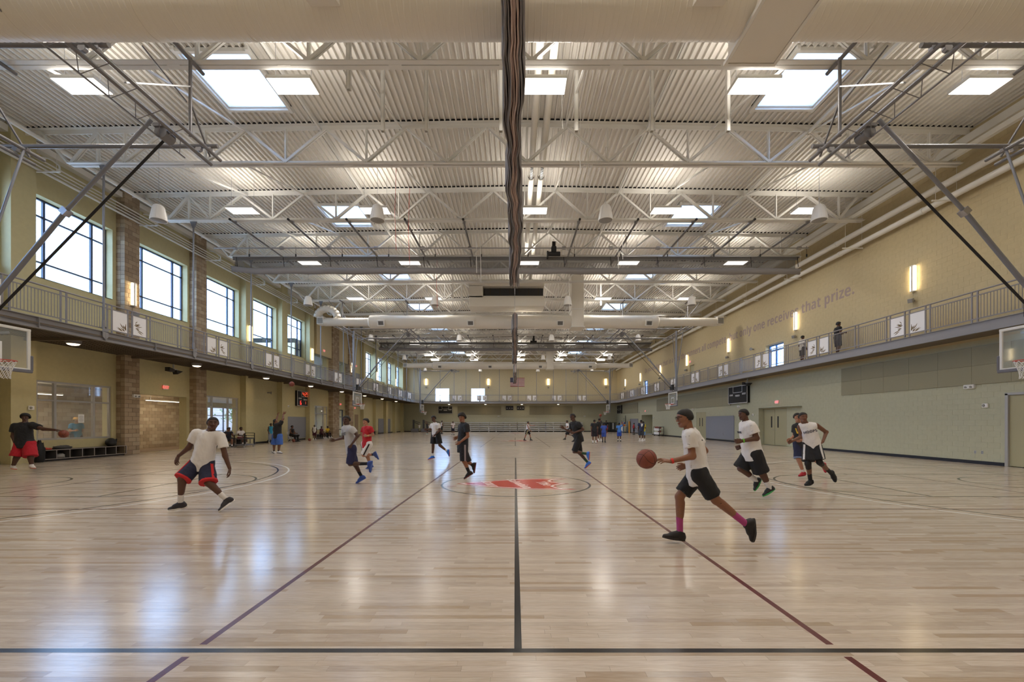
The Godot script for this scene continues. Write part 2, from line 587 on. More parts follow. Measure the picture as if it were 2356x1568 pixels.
func ceiling() -> void:
	var slab := MB.new()
	var holes := []
	for s in skylights():
		for x in SKY_X:
			holes.append([x[0], x[1], s[0], s[1]])
	# the slab in strips across, cut round the skylights
	var xs := [-LW - 0.6, RW + 0.6]
	for x in SKY_X:
		xs.append(x[0]); xs.append(x[1])
	xs.sort()
	for i in xs.size() - 1:
		var inside: bool = i == 1 or i == 3
		if not inside:
			slab.span(xs[i], xs[i + 1], 12.78, 12.98, -FRONT - 0.4, BACK + 0.4)
		else:
			var d := -FRONT - 0.4
			for s in skylights():
				slab.span(xs[i], xs[i + 1], 12.78, 12.98, d, s[0])
				d = s[1]
			slab.span(xs[i], xs[i + 1], 12.78, 12.98, d, BACK + 0.4)
	var roof := struct("ceiling", slab, M.roof_top, "white ribbed metal roof deck over the gymnasium")
	var deck := MB.new()
	var x := -LW
	while x < RW:
		var segs := [[-FRONT, BACK]]
		for q in SKY_X:
			if x + 0.2 > q[0] - 0.05 and x < q[1] + 0.05:
				segs = []
				var d := -FRONT
				for s in skylights():
					segs.append([d, s[0] - 0.1])
					d = s[1] + 0.1
				segs.append([d, BACK])
		var h := roof_h(x + 0.1)
		var up := h + 0.076
		var pr := [Vector2(0, up), Vector2(0.125, up), Vector2(0.142, h), Vector2(0.186, h), Vector2(0.2032, up)]
		for s in segs:
			for k in 4:
				var a: Vector2 = pr[k]
				var b: Vector2 = pr[k + 1]
				deck.quad(P(x + a.x, a.y, s[0]), P(x + b.x, b.y, s[0]), P(x + b.x, b.y, s[1]), P(x + a.x, a.y, s[1]), Vector3(a.y - b.y, -(b.x - a.x), 0).normalized() * 1.0)
		x += 0.2032
	part("ribbed_deck", deck, M.white_deck, roof)
	var n := 0
	for s in skylights():
		for q in SKY_X:
			n += 1
			var root := Node3D.new()
			root.name = numbered("skylight")
			add_child(root)
			root.set_meta("kind", "structure")
			root.position = P((q[0] + q[1]) / 2, roof_h(q[0]), (s[0] + s[1]) / 2)
			tag(root, "square white skylight in the ribbed roof deck, %s row of skylights, %s from the camera" % ["left hand" if q[0] < 0 else "right hand", ["overhead one", "first", "second", "third", "fourth", "fifth", "sixth", "seventh"][(n - 1) / 2]], "skylight", "skylights in the roof")
			var w: float = (q[1] - q[0]) / 2
			var l: float = (s[1] - s[0]) / 2
			var cu := MB.new()
			for e in [-1.0, 1.0]:
				cu.box(Vector3(e * (w + 0.04), 0.24, 0), Vector3(0.08, 0.5, 2 * l + 0.16))
				cu.box(Vector3(0, 0.24, e * (l + 0.04)), Vector3(2 * w, 0.5, 0.08))
				cu.box(Vector3(e * (w + 0.09), -0.03, 0), Vector3(0.1, 0.12, 2 * l + 0.4))
				cu.box(Vector3(0, -0.03, e * (l + 0.09)), Vector3(2 * w + 0.08, 0.12, 0.1))
			part("curb", cu, M.white_steel, root)
			var dome := MB.new()
			dome.box(Vector3(0, 0.02, 0), Vector3(2 * w, 0.012, 2 * l))
			part("pane", dome, M.frosted, root)

func left_windows() -> Array:
	var r := []
	for k in [0, 1, 2, 3, 4, 8, 9, 10, 11]:
		r.append(16.24 + 4.43 * k)
	return r

func walls() -> void:
	var holes := []
	for d in left_windows() + [16.24 - 4.43, 16.24 - 8.86, 16.24 - 13.3]:
		holes.append([d, d + 3.14, 7.2, 10.4])
	holes.append([16.3, 19.32, 0.81, 3.17])      # room window
	holes.append([20.4, 23.75, 0.0, 2.94])       # corridor opening
	holes.append([25.25, 28.2, 0.7, 3.15])       # lobby window
	holes.append([38.9, 41.6, 0.8, 3.1])         # glazed doors
	holes.append([43.4, 45.7, 0.0, 2.9])         # exit doors
	holes.append([47.2, 48.3, 0.0, 2.6])
	holes.append([38.7, 41.4, 4.95, 7.85])       # upper lobby
	holes.append([43.7, 45.9, 4.95, 7.9])
	holes.append([48.0, 48.8, 4.95, 7.6])
	var lw := MB.new()
	holed(lw, -LW, -LW - 0.42, -FRONT, BACK, -0.3, 13.0, holes)
	var wl := struct("wall_left", lw, M.yellow_paint, "yellow painted block wall with tall windows above the balcony track")
	var up := MB.new()
	holed(up, RW, RW + 0.42, -FRONT, BACK, 4.5, 13.0, [[26.4, 28.3, 4.95, 6.68], [39.6, 40.6, 4.95, 7.0], [53.5, 55.3, 4.95, 7.0]])
	var wr := struct("wall_right", up, M.tan_paint, "tan painted block wall with grey lettering above the right track")
	var lo := MB.new()
	holed(lo, RW, RW + 0.42, -FRONT, BACK, -0.3, 4.5, [[24.7, 29.1, 0.0, 2.47], [37.1, 39.1, 0.0, 2.45], [51.6, 56.0, 0.0, 2.5], [12.4, 14.42, 0.0, 2.48]])
	part("lower_wall", lo, M.green_paint, wr, "pale green lower part")
	var bw := MB.new()
	holed(bw, BACK, BACK + 0.42, -LW - 0.4, RW + 0.4, 4.5, 13.0, [[-13.25, -10.9, 4.95, 7.2], [-7.3, -5.0, 4.95, 7.2]], true)
	var wb := struct("wall_back", bw, M.back_paint, "far cream wall with a flag and two bright windows")
	var bl := MB.new()
	bl.span(-LW - 0.4, RW + 0.4, -0.3, 4.5, BACK, BACK + 0.42)
	part("lower_wall", bl, M.green_paint, wb)
	var fw := MB.new()
	fw.span(-LW - 0.4, RW + 0.4, -0.3, 13.0, -FRONT - 0.42, -FRONT)
	struct("wall_front", fw, M.tan_paint, "tan wall behind the camera")
	# block relief of the painted walls: faint courses
	relief(wr, RW - 0.004, RW + 0.004, 10.0, 34.0, 0.0, 12.0, [[24.6, 29.2, 0.0, 2.5], [26.3, 28.4, 4.9, 6.7], [12.3, 14.5, 0.0, 2.5]], M.green_paint, M.tan_paint)
	var bs := MB.new()
	for q in [[-FRONT, 12.35], [14.48, 24.7], [29.1, 37.1], [39.1, 51.6], [56.0, BACK]]:
		bs.span(RW - 0.014, RW, 0.0, 0.12, q[0], q[1])
	struct("baseboard_right", bs, M.black_base, "black rubber base along the right wall")
	bs = MB.new()
	for q in [[-FRONT, 20.36], [23.8, 38.85], [41.65, 43.35], [45.75, 47.1], [48.4, BACK]]:
		bs.span(-LW, -LW + 0.014, 0.0, 0.12, q[0], q[1])
	struct("baseboard_left", bs, M.black_base, "black rubber base along the left wall")
	bs = MB.new()
	bs.span(-LW, RW, 0.0, 0.12, BACK - 0.014, BACK)
	struct("baseboard_back", bs, M.black_base, "black rubber base along the far wall")
	pilasters()
	big_windows()

# the faces of concrete blocks proud of their joints, as one joined part of the wall
func relief(wall: Node, xin: float, _xout: float, d0: float, d1: float, h0: float, h1: float, holes: Array, low: Material, high: Material) -> void:
	for half in 2:
		var mb := MB.new()
		var h := h0 if half == 0 else 4.6
		var top := 4.4 if half == 0 else h1
		var row := 0
		while h + 0.2 <= top:
			var d := d0 - (0.2 if row % 2 else 0.0)
			while d < d1:
				var ok := true
				for o in holes:
					if d + 0.4 > o[0] and d < o[1] and h + 0.2 > o[2] and h < o[3]:
						ok = false
				if ok:
					mb.quad(P(xin, h + 0.004, d + 0.004), P(xin, h + 0.004, d + 0.396), P(xin, h + 0.196, d + 0.396), P(xin, h + 0.196, d + 0.004), Vector3.LEFT)
					mb.quad(P(RW, h + 0.0, d), P(RW, h + 0.0, d + 0.4), P(xin, h + 0.004, d + 0.396), P(xin, h + 0.004, d + 0.004), Vector3(-0.7, -0.7, 0))
					mb.quad(P(RW, h + 0.2, d), P(RW, h + 0.2, d + 0.4), P(xin, h + 0.196, d + 0.396), P(xin, h + 0.196, d + 0.004), Vector3(-0.7, 0.7, 0))
					mb.quad(P(RW, h, d), P(RW, h + 0.2, d), P(xin, h + 0.196, d + 0.004), P(xin, h + 0.004, d + 0.004), Vector3(-0.7, 0, 0.7))
					mb.quad(P(RW, h, d + 0.4), P(RW, h + 0.2, d + 0.4), P(xin, h + 0.196, d + 0.396), P(xin, h + 0.004, d + 0.396), Vector3(-0.7, 0, -0.7))
				d += 0.4
			h += 0.2
			row += 1
		part("block_faces", mb, low if half == 0 else high, wall, "", true)

var block_mesh := {}
func block(mat_i: int, size: Vector3) -> Mesh:
	var key := "%d %s" % [mat_i, size]
	if not block_mesh.has(key):
		var mb := MB.new()
		mb.cbox(Vector3.ZERO, size, 0.008)
		block_mesh[key] = mb.mesh()
	return block_mesh[key]

func block_col(called: String, label: String, xf: float, d0: float, d1: float, h0: float, h1: float, each: bool) -> void:
	# a pier of split-face block: core of mortar, blocks proud of it
	var core := MB.new()
	core.span(xf - 0.012, xf - 0.5, h0, h1, d0 + 0.012, d1 - 0.012)
	var o := struct(called, core, M.mortar, label)
	tag(o, label, "pier")
	var mats := [M.block, M.block_dark, M.block_pale]
	var row := 0
	var h := h0
	var merged := [MB.new(), MB.new(), MB.new()]
	while h + 0.2 <= h1:
		var cuts := [d0, d0 + 0.4, d1] if row % 2 == 0 else [d0, d0 + 0.2, d0 + 0.6, d1]
		if d1 - d0 > 1.2:
			cuts = [d0]
			var q := d0 + (0.4 if row % 2 == 0 else 0.2)
			while q < d1 - 0.1:
				cuts.append(q)
				q += 0.4
			cuts.append(d1)
		for i in cuts.size() - 1:
			var l: float = cuts[i + 1] - cuts[i] - 0.012
			var mid := P(xf - 0.1, h + 0.1, (cuts[i] + cuts[i + 1]) / 2)
			var k := rng.randi() % 3
			if each:
				var b := part("block", block(k, Vector3(0.2, 0.188, snappedf(l, 0.001))), mats[k], o)
				b.position = mid + Vector3(rng.randf_range(-0.003, 0.003), 0, 0)
			else:
				merged[k].box(mid, Vector3(0.2, 0.188, l))
		# the return towards the wall on the near side
		if each:
			var b := part("block", block(row % 3, Vector3(0.27, 0.188, 0.09)), mats[row % 3], o)
			b.position = P(xf - 0.345, h + 0.1, d0 + 0.045)
		else:
			merged[row % 3].box(P(xf - 0.345, h + 0.1, d0 + 0.045), Vector3(0.27, 0.188, 0.09))
		h += 0.2
		row += 1
	if not each:
		for k in 3:
			part("blocks", merged[k], mats[k], o, "", true)

func pilasters() -> void:
	rng.seed = 77
	for k in range(-3, 12):
		var d := 19.55 + 4.41 * k
		if k in [5, 6]:
			continue
		var painted := not (k in [0, 1])
		if painted:
			var mb := MB.new()
			mb.span(-18.2, -LW, 0.0, 12.6, d, d + 0.8)
			var o := struct("pillar_painted", mb, M.yellow_paint)
			tag(o, "yellow painted pier on the left wall, number %d counted away from the camera" % (k + 4), "pier")
		else:
			block_col("pillar_block", "tan split-face block pier on the left wall, %s of the bench" % ["just right", "one bay right"][k], -18.2, d, d + 0.8, 0.0, 12.4, true)
	block_col("pillar_lobby", "dark tan block pier beside the glazed doors of the left wall", -18.15, 41.8, 43.3, 0.0, 12.4, false)
	block_col("pillar_lobby", "dark tan block pier beyond the bright exit doors of the left wall", -18.15, 45.95, 47.1, 0.0, 12.4, false)
	# bulkheads over the upper lobby
	var mb := MB.new()
	mb.span(-18.25, -LW, 7.85, 12.4, 38.6, 41.75)
	mb.span(-18.3, -LW, 7.9, 12.4, 43.6, 46.0)
	struct("wall_bulkhead", mb, M.tan_paint, "tan boxed bulkheads above the upper lobby openings")

# a window of three by three panes set back in the left wall
func big_windows() -> void:
	var n := 0
	for d in left_windows() + [16.24 - 4.43, 16.24 - 8.86, 16.24 - 13.3]:
		n += 1
		var root := Node3D.new()
		root.name = "window_%d" % n
		add_child(root)
		root.set_meta("kind", "structure")
		root.position = P(-18.95, 7.2, d)
		tag(root, "tall bright nine-pane window high in the left wall, number %d from the near end" % n, "window")
		window_grid(root, 3.14, 3.2, [0.0, 0.6, 2.5, 3.14], [0.0, 0.68, 2.5, 3.2], M.frame_dark, M.pane, 0.06)
		var sill := MB.new()
		sill.box(Vector3(0.17, -0.015, -1.57), Vector3(0.36, 0.03, 3.14))
		part("sill", sill, M.reveal, root)

# frame in the plane across x; z runs away from the camera as -z
func window_grid(root: Node3D, w: float, h: float, cols: Array, rows: Array, fm: Material, pm: Material, t: float) -> void:
	var fr := MB.new()
	for y in [t / 2, h - t / 2]:
		fr.box(Vector3(0, y, -w / 2), Vector3(0.09, t, w))
	for z in [t / 2, w - t / 2]:
		fr.box(Vector3(0, h / 2, -z), Vector3(0.09, h - 2 * t, t))
	part("frame", fr, fm, root)
	for i in range(1, cols.size() - 1):
		var mb := MB.new()
		mb.box(Vector3(0, h / 2, -cols[i]), Vector3(0.09, h - 2 * t, t * 1.3))
		part("mullion", mb, fm, root)
	for j in range(1, rows.size() - 1):
		var mb := MB.new()
		mb.box(Vector3(0, rows[j], -w / 2), Vector3(0.08, t, w - 2 * t))
		part("transom", mb, fm, root)
	for i in cols.size() - 1:
		for j in rows.size() - 1:
			var mb := MB.new()
			var z: float = (cols[i] + cols[i + 1]) / 2
			var y: float = (rows[j] + rows[j + 1]) / 2
			mb.box(Vector3(-0.02, y, -z), Vector3(0.01, rows[j + 1] - rows[j] - t * 0.9, cols[i + 1] - cols[i] - t * 0.9))
			part("pane", mb, pm, root)

const ORD := ["first", "second", "third", "fourth", "fifth", "sixth", "seventh", "eighth", "ninth", "tenth", "eleventh", "twelfth", "thirteenth", "fourteenth"]

func ceiling_things() -> void:
	panel_lights()
	trusses()
	ducts()
	pipes()
	cross_curtains()
	long_curtains()
	speakers()
	backstops()
	hanging_bits()

func panel_lights() -> void:
	var body := MB.new()
	body.cbox(Vector3(0, 0.05, 0), Vector3(1.22, 0.09, 0.61), 0.01)
	var bm := body.mesh()
	var lens := MB.new()
	lens.box(Vector3(0, 0.0, 0), Vector3(1.17, 0.012, 0.56))
	var lm := lens.mesh()
	var rod := MB.new()
	rod.tube(Vector3(0, 0.09, 0), Vector3(0, 1.5, 0), 0.006, 0.006, 5)
	var rm := rod.mesh()
	for i in PANEL_ROWS.size():
		for j in 5:
			var at := P(PANEL_COLS[j], 10.9, PANEL_ROWS[i])
			arealight(at + Vector3(0, -0.02, 0), Vector2(1.15, 0.55), Vector3.DOWN, Color(1.0, 0.97, 0.93), DOWN_E)
			arealight(at + Vector3(0, 0.11, 0), Vector2(1.15, 0.5), Vector3.UP, Color(1.0, 0.97, 0.93), UP_E)
			if i > 1:
				var o := thing("ceiling_light", "glowing rectangular ceiling light panel, %s row from the camera, %s column" % [["", "", "first", "second", "third", "fourth", "fifth", "sixth", "seventh", "last"][i], ["leftmost", "second", "middle", "fourth", "rightmost"][j]], "ceiling light", at, 0.0, "panel lights hung under the roof")
				part("housing", bm, M.white_steel, o)
				part("diffuser", lm, M.panel_glow, o)
				for s in [-0.5, 0.5]:
					part("hanger", rm, M.steel, o).position.x = s

func trusses() -> void:
	var o := thing("roof_truss", "", "truss", P(0, HB, TRUSS0), 0.0, "white roof trusses across the gymnasium")
	var mb := MB.new()
	for s in [-1.0, 1.0]:
		mb.box(Vector3(0, 0.006, s * 0.082), Vector3(33.1, 0.012, 0.14))
		mb.box(Vector3(0, 0.07, s * 0.017), Vector3(33.1, 0.14, 0.012))
	for i in 12:
		mb.box(Vector3(-15.1 + i * 2.97, 0.004, 0), Vector3(0.35, 0.014, 0.03))
	part("bottom_chord", mb, M.white_steel, o)
	mb = MB.new()
	var sl := 0.017
	for e in [-1.0, 1.0]:
		var end: float = -LW if e < 0.0 else RW
		var a := Vector3(0, roof_h(0) - HB - 0.006, 0)
		var b := Vector3(end, roof_h(end) - HB - 0.006, 0)
		mb.bar(a, b, 0.3, 0.012)
		mb.bar(a - Vector3(0, 0.08, 0), b - Vector3(0, 0.08, 0), 0.035, 0.15)
	part("top_chord", mb, M.white_steel, o)
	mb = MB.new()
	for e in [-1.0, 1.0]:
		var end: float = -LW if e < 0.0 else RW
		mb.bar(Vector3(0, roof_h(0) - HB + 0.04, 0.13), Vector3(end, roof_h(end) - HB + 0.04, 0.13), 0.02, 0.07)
	part("flute_shade", mb, M.black, o)  # black strip stands in for the shade inside the deck flutes
	var top := func(x: float) -> Vector3: return Vector3(x, roof_h(x) - HB - 0.12, 0)
	var nodes := []
	for i in 11:
		nodes.append(-14.5 + 2.99 * i)
	var webs := [[Vector3(-16.45, 0.1, 0), top.call(-15.5), 0.12], [top.call(-15.5), Vector3(-15.5, 0.08, 0), 0.06], [Vector3(-14.5, 0.1, 0), top.call(-15.5), 0.07], [Vector3(15.4, 0.1, 0), top.call(16.3), 0.1], [Vector3(-16.6, 0.05, 0), Vector3(-17.6, 1.2, 0), 0.07]]
	for i in 11:
		var n := Vector3(nodes[i], 0.1, 0)
		if i < 10:
			webs.append([n, top.call(nodes[i] + 1.495), 0.085])
			webs.append([Vector3(nodes[i + 1], 0.1, 0), top.call(nodes[i] + 1.495), 0.085])
		webs.append([n, top.call(nodes[i]), 0.05])
	for w in webs:
		mb = MB.new()
		for s in [-1.0, 1.0]:      # pair of angles with a slot between them
			mb.bar(w[0] + Vector3(0, 0, s * 0.035), w[1] + Vector3(0, 0, s * 0.035), 0.05, w[2])
		part("web", mb, M.white_steel, o)
	# bracing to the next truss away from the camera
	for x in [-12.9, -10.2, -4.3, 1.9, 7.4, 11.2]:
		mb = MB.new()
		mb.bar(Vector3(x, 0.1, -0.05), Vector3(x * 0.985, roof_h(x) - HB - 0.15, -TSTEP + 0.05), 0.055, 0.055)
		part("brace", mb, M.white_steel, o)
	for x in [-7.2, 4.9, 10.9]:
		mb = MB.new()
		mb.bar(Vector3(x, roof_h(x) - HB - 0.2, -0.05), Vector3(x, roof_h(x) - HB - 0.2, -TSTEP + 0.05), 0.07, 0.1)
		part("purlin", mb, M.white_steel, o)
	# one copy with label each
	for k in range(1, 14):
		dup(o, P(0, HB, TRUSS0 + TSTEP * k), 0.0, "white steel roof truss across the hall, %s truss from the camera" % ORD[k])
	o.set_meta("label", "white steel roof truss across the hall, nearest one below the large duct")

func lathe_x(mb: MB, pr: PackedVector2Array, o: Vector3, seg := 40) -> void:
	# profile of (radius, x)
	mb.lathe(pr, seg, Transform3D(Basis(Vector3(0, -1, 0), Vector3(1, 0, 0), Vector3(0, 0, 1)), o))

func ducts() -> void:
	for i in 3:
		var d: float = [7.65, 31.7, 56.0][i]
		var o := thing("air_duct", ["huge white round air duct overhead at the top of the picture", "white round air duct across the hall beyond the first curtain", "white round air duct in front of the far wall"][i], "air duct", P(0, 9.1, d), 0.0, "round air ducts across the hall")
		var seg := [56, 32, 24]
		for s in [[-10.9, 10.7, 0.49], [-14.4, -11.05, 0.31], [10.85, 15.2, 0.31]]:
			var mb := MB.new()
			var pr := PackedVector2Array()
			var x: float = s[0]
			var step := 0.115 if i == 0 else 0.4
			var rg := 0.004 if i == 0 else 0.003
			while x < s[1]:
				pr.append(Vector2(s[2], x))
				pr.append(Vector2(s[2], x + step * 0.72))
				pr.append(Vector2(s[2] + rg, x + step * 0.86))
				x += step
			pr.append(Vector2(s[2], s[1]))
			lathe_x(mb, pr, Vector3.ZERO, seg[i])
			part("barrel", mb, M.duct, o)
		for q in [[-11.05, 0.31, -10.9, 0.49], [10.7, 0.49, 10.85, 0.31]]:
			var mb := MB.new()
			lathe_x(mb, PackedVector2Array([Vector2(q[1], q[0]), Vector2(q[3], q[2])]), Vector3.ZERO, 32)
			part("reducer", mb, M.duct, o)
		for x in [-9.0, -6.7, -4.9, -2.2, 0.9, 2.6, 6.4, 8.1]:
			var mb := MB.new()
			lathe_x(mb, PackedVector2Array([Vector2(0.49, x - 0.02), Vector2(0.497, x - 0.02), Vector2(0.497, x + 0.02), Vector2(0.49, x + 0.02)]), Vector3.ZERO, 32)
			part("joint_band", mb, M.duct, o)
		for x in [-9.95, -3.3, 3.35, 9.95]:
			for face in [0, 1]:
				if face == 1 and i > 0:
					continue
				var tilt: float = deg_to_rad(20) if face == 0 else deg_to_rad(-128)
				var b := Basis(Vector3.RIGHT, tilt)
				var neck := MB.new()
				neck.box(b * Vector3(0, 0, 0.5), Vector3(0.52, 0.42, 0.3), b)
				var nk := part("neck", neck, M.duct, o)
				nk.position.x = x
				var fr := MB.new()
				for e in [-1.0, 1.0]:
					fr.box(b * Vector3(e * 0.225, 0, 0.66), Vector3(0.07, 0.42, 0.03), b)
					fr.box(b * Vector3(0, e * 0.175, 0.66), Vector3(0.38, 0.07, 0.03), b)
				part("frame", fr, M.white_steel, nk)
				var bk := MB.new()
				bk.box(b * Vector3(0, 0, 0.652), Vector3(0.38, 0.28, 0.004), b)
				part("backing", bk, M.grille_dark, nk)
				var sl := MB.new()
				for k in 9:
					sl.box(b * Vector3(0, -0.128 + k * 0.032, 0.662), Vector3(0.38, 0.008, 0.012), b)
				for k in 12:
					sl.box(b * Vector3(-0.17 + k * 0.031, 0, 0.658), Vector3(0.006, 0.28, 0.01), b)
				part("louvers", sl, M.louver, nk, "", true)
		# square-ended diffuser at both ends
		for s in [-1.0, 1.0]:
			var mb := MB.new()
			var xe := -14.4 if s < 0.0 else 15.2
			mb.cbox(Vector3(xe + s * 0.2, 0.05, 0), Vector3(0.5, 0.56, 0.62), 0.02)
			part("end_box", mb, M.duct, o)
			mb = MB.new()
			for k in 7:
				mb.box(Vector3(xe + s * 0.2, -0.14 + k * 0.06, 0.316), Vector3(0.4, 0.03, 0.012))
			part("end_grille", mb, M.grille_dark, o)
		# tall square riser round the duct
		var r := MB.new()
		r.cbox(Vector3(4.64, 1.58, 0.05), Vector3(0.9, 4.2, 1.32), 0.012)
		var rs := part("riser", r, M.duct, o)
		for y in [0.8, -0.5]:
			var f := MB.new()
			for e in [-1.0, 1.0]:
				f.box(Vector3(4.64, y, 0.05 + e * 0.69), Vector3(1.02, 0.07, 0.06))
				f.box(Vector3(4.64 + e * 0.48, y, 0.05), Vector3(0.06, 0.07, 1.32))
			part("flange", f, M.white_steel, rs)
		if i == 1:
			var el := MB.new()
			for k in 10:
				var a0 := PI * k / 10.0
				var a1 := PI * (k + 1) / 10.0
				el.tube(Vector3(-13.6 - 0.55 + cos(a0) * 0.75, 0.35 + sin(a0) * 0.62, 0.1), Vector3(-13.6 - 0.55 + cos(a1) * 0.75, 0.35 + sin(a1) * 0.62, 0.1), 0.26, 0.26, 14, false)
			part("elbow", el, M.duct, o)
	# plenum with a dark mouth above the second duct
	var o := thing("air_plenum", "boxy white air plenum with a dark louvred mouth above second duct", "air duct", P(-0.6, 10.2, 30.8))
	var mb := MB.new()
	mb.cbox(Vector3(0, 0, 0), Vector3(5.4, 0.75, 1.6), 0.02)
	mb.cbox(Vector3(0, 1.3, 0), Vector3(5.4, 0.45, 1.6), 0.02)
	mb.cbox(Vector3(-2.2, 0.7, 0), Vector3(1.0, 0.9, 1.6), 0.02)
	part("casing", mb, M.duct, o)
	mb = MB.new()
	mb.box(Vector3(0.5, 0.72, -0.2), Vector3(4.3, 0.7, 0.9))
	part("mouth", mb, M.grille_dark, o)
	for k in 6:
		mb = MB.new()
		mb.box(Vector3(-1.2 + k * 0.7, 0.72, 0.27), Vector3(0.05, 0.7, 0.03))
		part("divider", mb, M.dark_lip, o)

func pipes() -> void:
	for i in 2:
		var x: float = [0.68, 1.1][i]
		var mb := MB.new()
		mb.tube(P(x, 11.95, 5.0), P(x, 11.95, 16.6), 0.115, 0.115, 14)
		mb.tube(P(x, 11.95, 17.9), P(x, 11.95, 44.0), 0.115, 0.115, 14)
		var o := thing("round_pipe", "%s of two white round pipes running away under the roof ridge" % ["left", "right"][i], "pipe", Vector3.ZERO, 0.0, "twin ridge pipes")
		part("barrel", mb, M.duct, o)
		for e in [16.75, 17.75]:
			var h := MB.new()
			for k in 8:
				var a0 := PI * k / 8.0 + PI
				var a1 := PI * (k + 1) / 8.0 + PI
				h.bar(P(x + cos(a0) * 0.14, 11.95 + sin(a0) * 0.14, e), P(x + cos(a1) * 0.14, 11.95 + sin(a1) * 0.14, e), 0.03, 0.01)
			part("cradle", h, M.black, o)
		var sp := MB.new()
		sp.bar(P(x, 11.8, 16.75), P(x, 11.8, 17.75), 0.1, 0.05)
		for k in 9:
			sp.bar(P(x - 0.06, 11.775, 16.8 + k * 0.11), P(x + 0.06, 11.775, 16.86 + k * 0.11), 0.02, 0.02)
		part("bracket", sp, M.line_green, o)
	# pipes and ledgers along the tops of the side walls
	var w := [["wall_pipe", 16.45, 10.62, 0.13, "upper of two fat white pipes along the top of the right wall"], ["wall_pipe", 16.62, 10.12, 0.12, "lower of two fat white pipes along the top of the right wall"], ["wall_pipe", -17.1, 11.72, 0.075, "bright white pipe along the roof edge above the left windows"]]
	for q in w:
		var mb := MB.new()
		mb.tube(P(q[1], q[2], 2.0), P(q[1], q[2], BACK - 0.6), q[3], q[3], 14)
		var o := thing(q[0], q[4], "pipe")
		part("barrel", mb, M.white_steel, o)
		for k in 15:
			var c := MB.new()
			var d := 4.0 + k * 4.36
			c.tube(P(q[1], q[2], d - 0.05), P(q[1], q[2], d + 0.05), q[3] + 0.015, q[3] + 0.015, 14)
			part("coupling", c, M.white_steel, o)
	var led := MB.new()
	led.span(16.05, 16.2, 11.2, 11.38, 1.0, BACK)
	solo("wall_ledger", led, M.white_steel, "square white steel ledger along the roof edge over the right wall", "beam")
	led = MB.new()
	led.span(RW - 0.12, RW, 11.9, 12.2, 1.0, BACK)
	solo("wall_ledger", led, M.white_steel, "white steel angle at the very top of the right wall", "beam")
	led = MB.new()
	led.span(-LW, -LW + 0.3, 12.0, 12.25, 1.0, BACK)
	solo("wall_ledger", led, M.white_steel, "white steel angle at the very top of the left wall", "beam")
	for i in 4:
		var mb := MB.new()
		mb.tube(P(-18.05 - i * 0.02, 11.5 - i * 0.13, 2.0), P(-18.05 - i * 0.02, 11.5 - i * 0.13, BACK - 0.8), [0.03, 0.025, 0.03, 0.045][i], -1.0, 6)
		solo("conduit", mb, M.white_steel, "%s of four thin white conduits high along the left wall" % ["topmost", "second", "third", "lowest"][i], "conduit", "conduits above the left windows")
	# trapeze hangers with a hooked rod
	for s in 2:
		for k in 9:
			var d := 11.6 + k * 4.36
			var x := -17.9 if s == 0 else 16.35
			var h := 11.05 if s == 0 else 9.95
			var o := thing("pipe_hanger", "white pipe hanger on the %s wall, %s from the camera" % [["left", "right"][s], ORD[k]], "hanger", P(x, h, d), 0.0, "white pipe hangers along the wall tops")
			var mb := MB.new()
			mb.box(Vector3(0.1 if s == 0 else 0.0, 0, 0), Vector3(1.0, 0.045, 0.045))
			part("strut", mb, M.white_steel, o)
			for e in [-0.35, 0.45]:
				mb = MB.new()
				mb.tube(Vector3(e, 0, 0), Vector3(e, roof_h(x) - h, 0), 0.008, 0.008, 5)
				part("rod", mb, M.white_steel, o)
			if s == 0:
				mb = MB.new()
				mb.path(PackedVector3Array([Vector3(0.5, 0.02, 0), Vector3(0.58, 0.1, 0), Vector3(0.56, 0.22, 0), Vector3(0.2, 0.5, 0), Vector3(-0.1, 0.55, 0)]), 0.03, 6)
				part("hook", mb, M.white_steel, o)

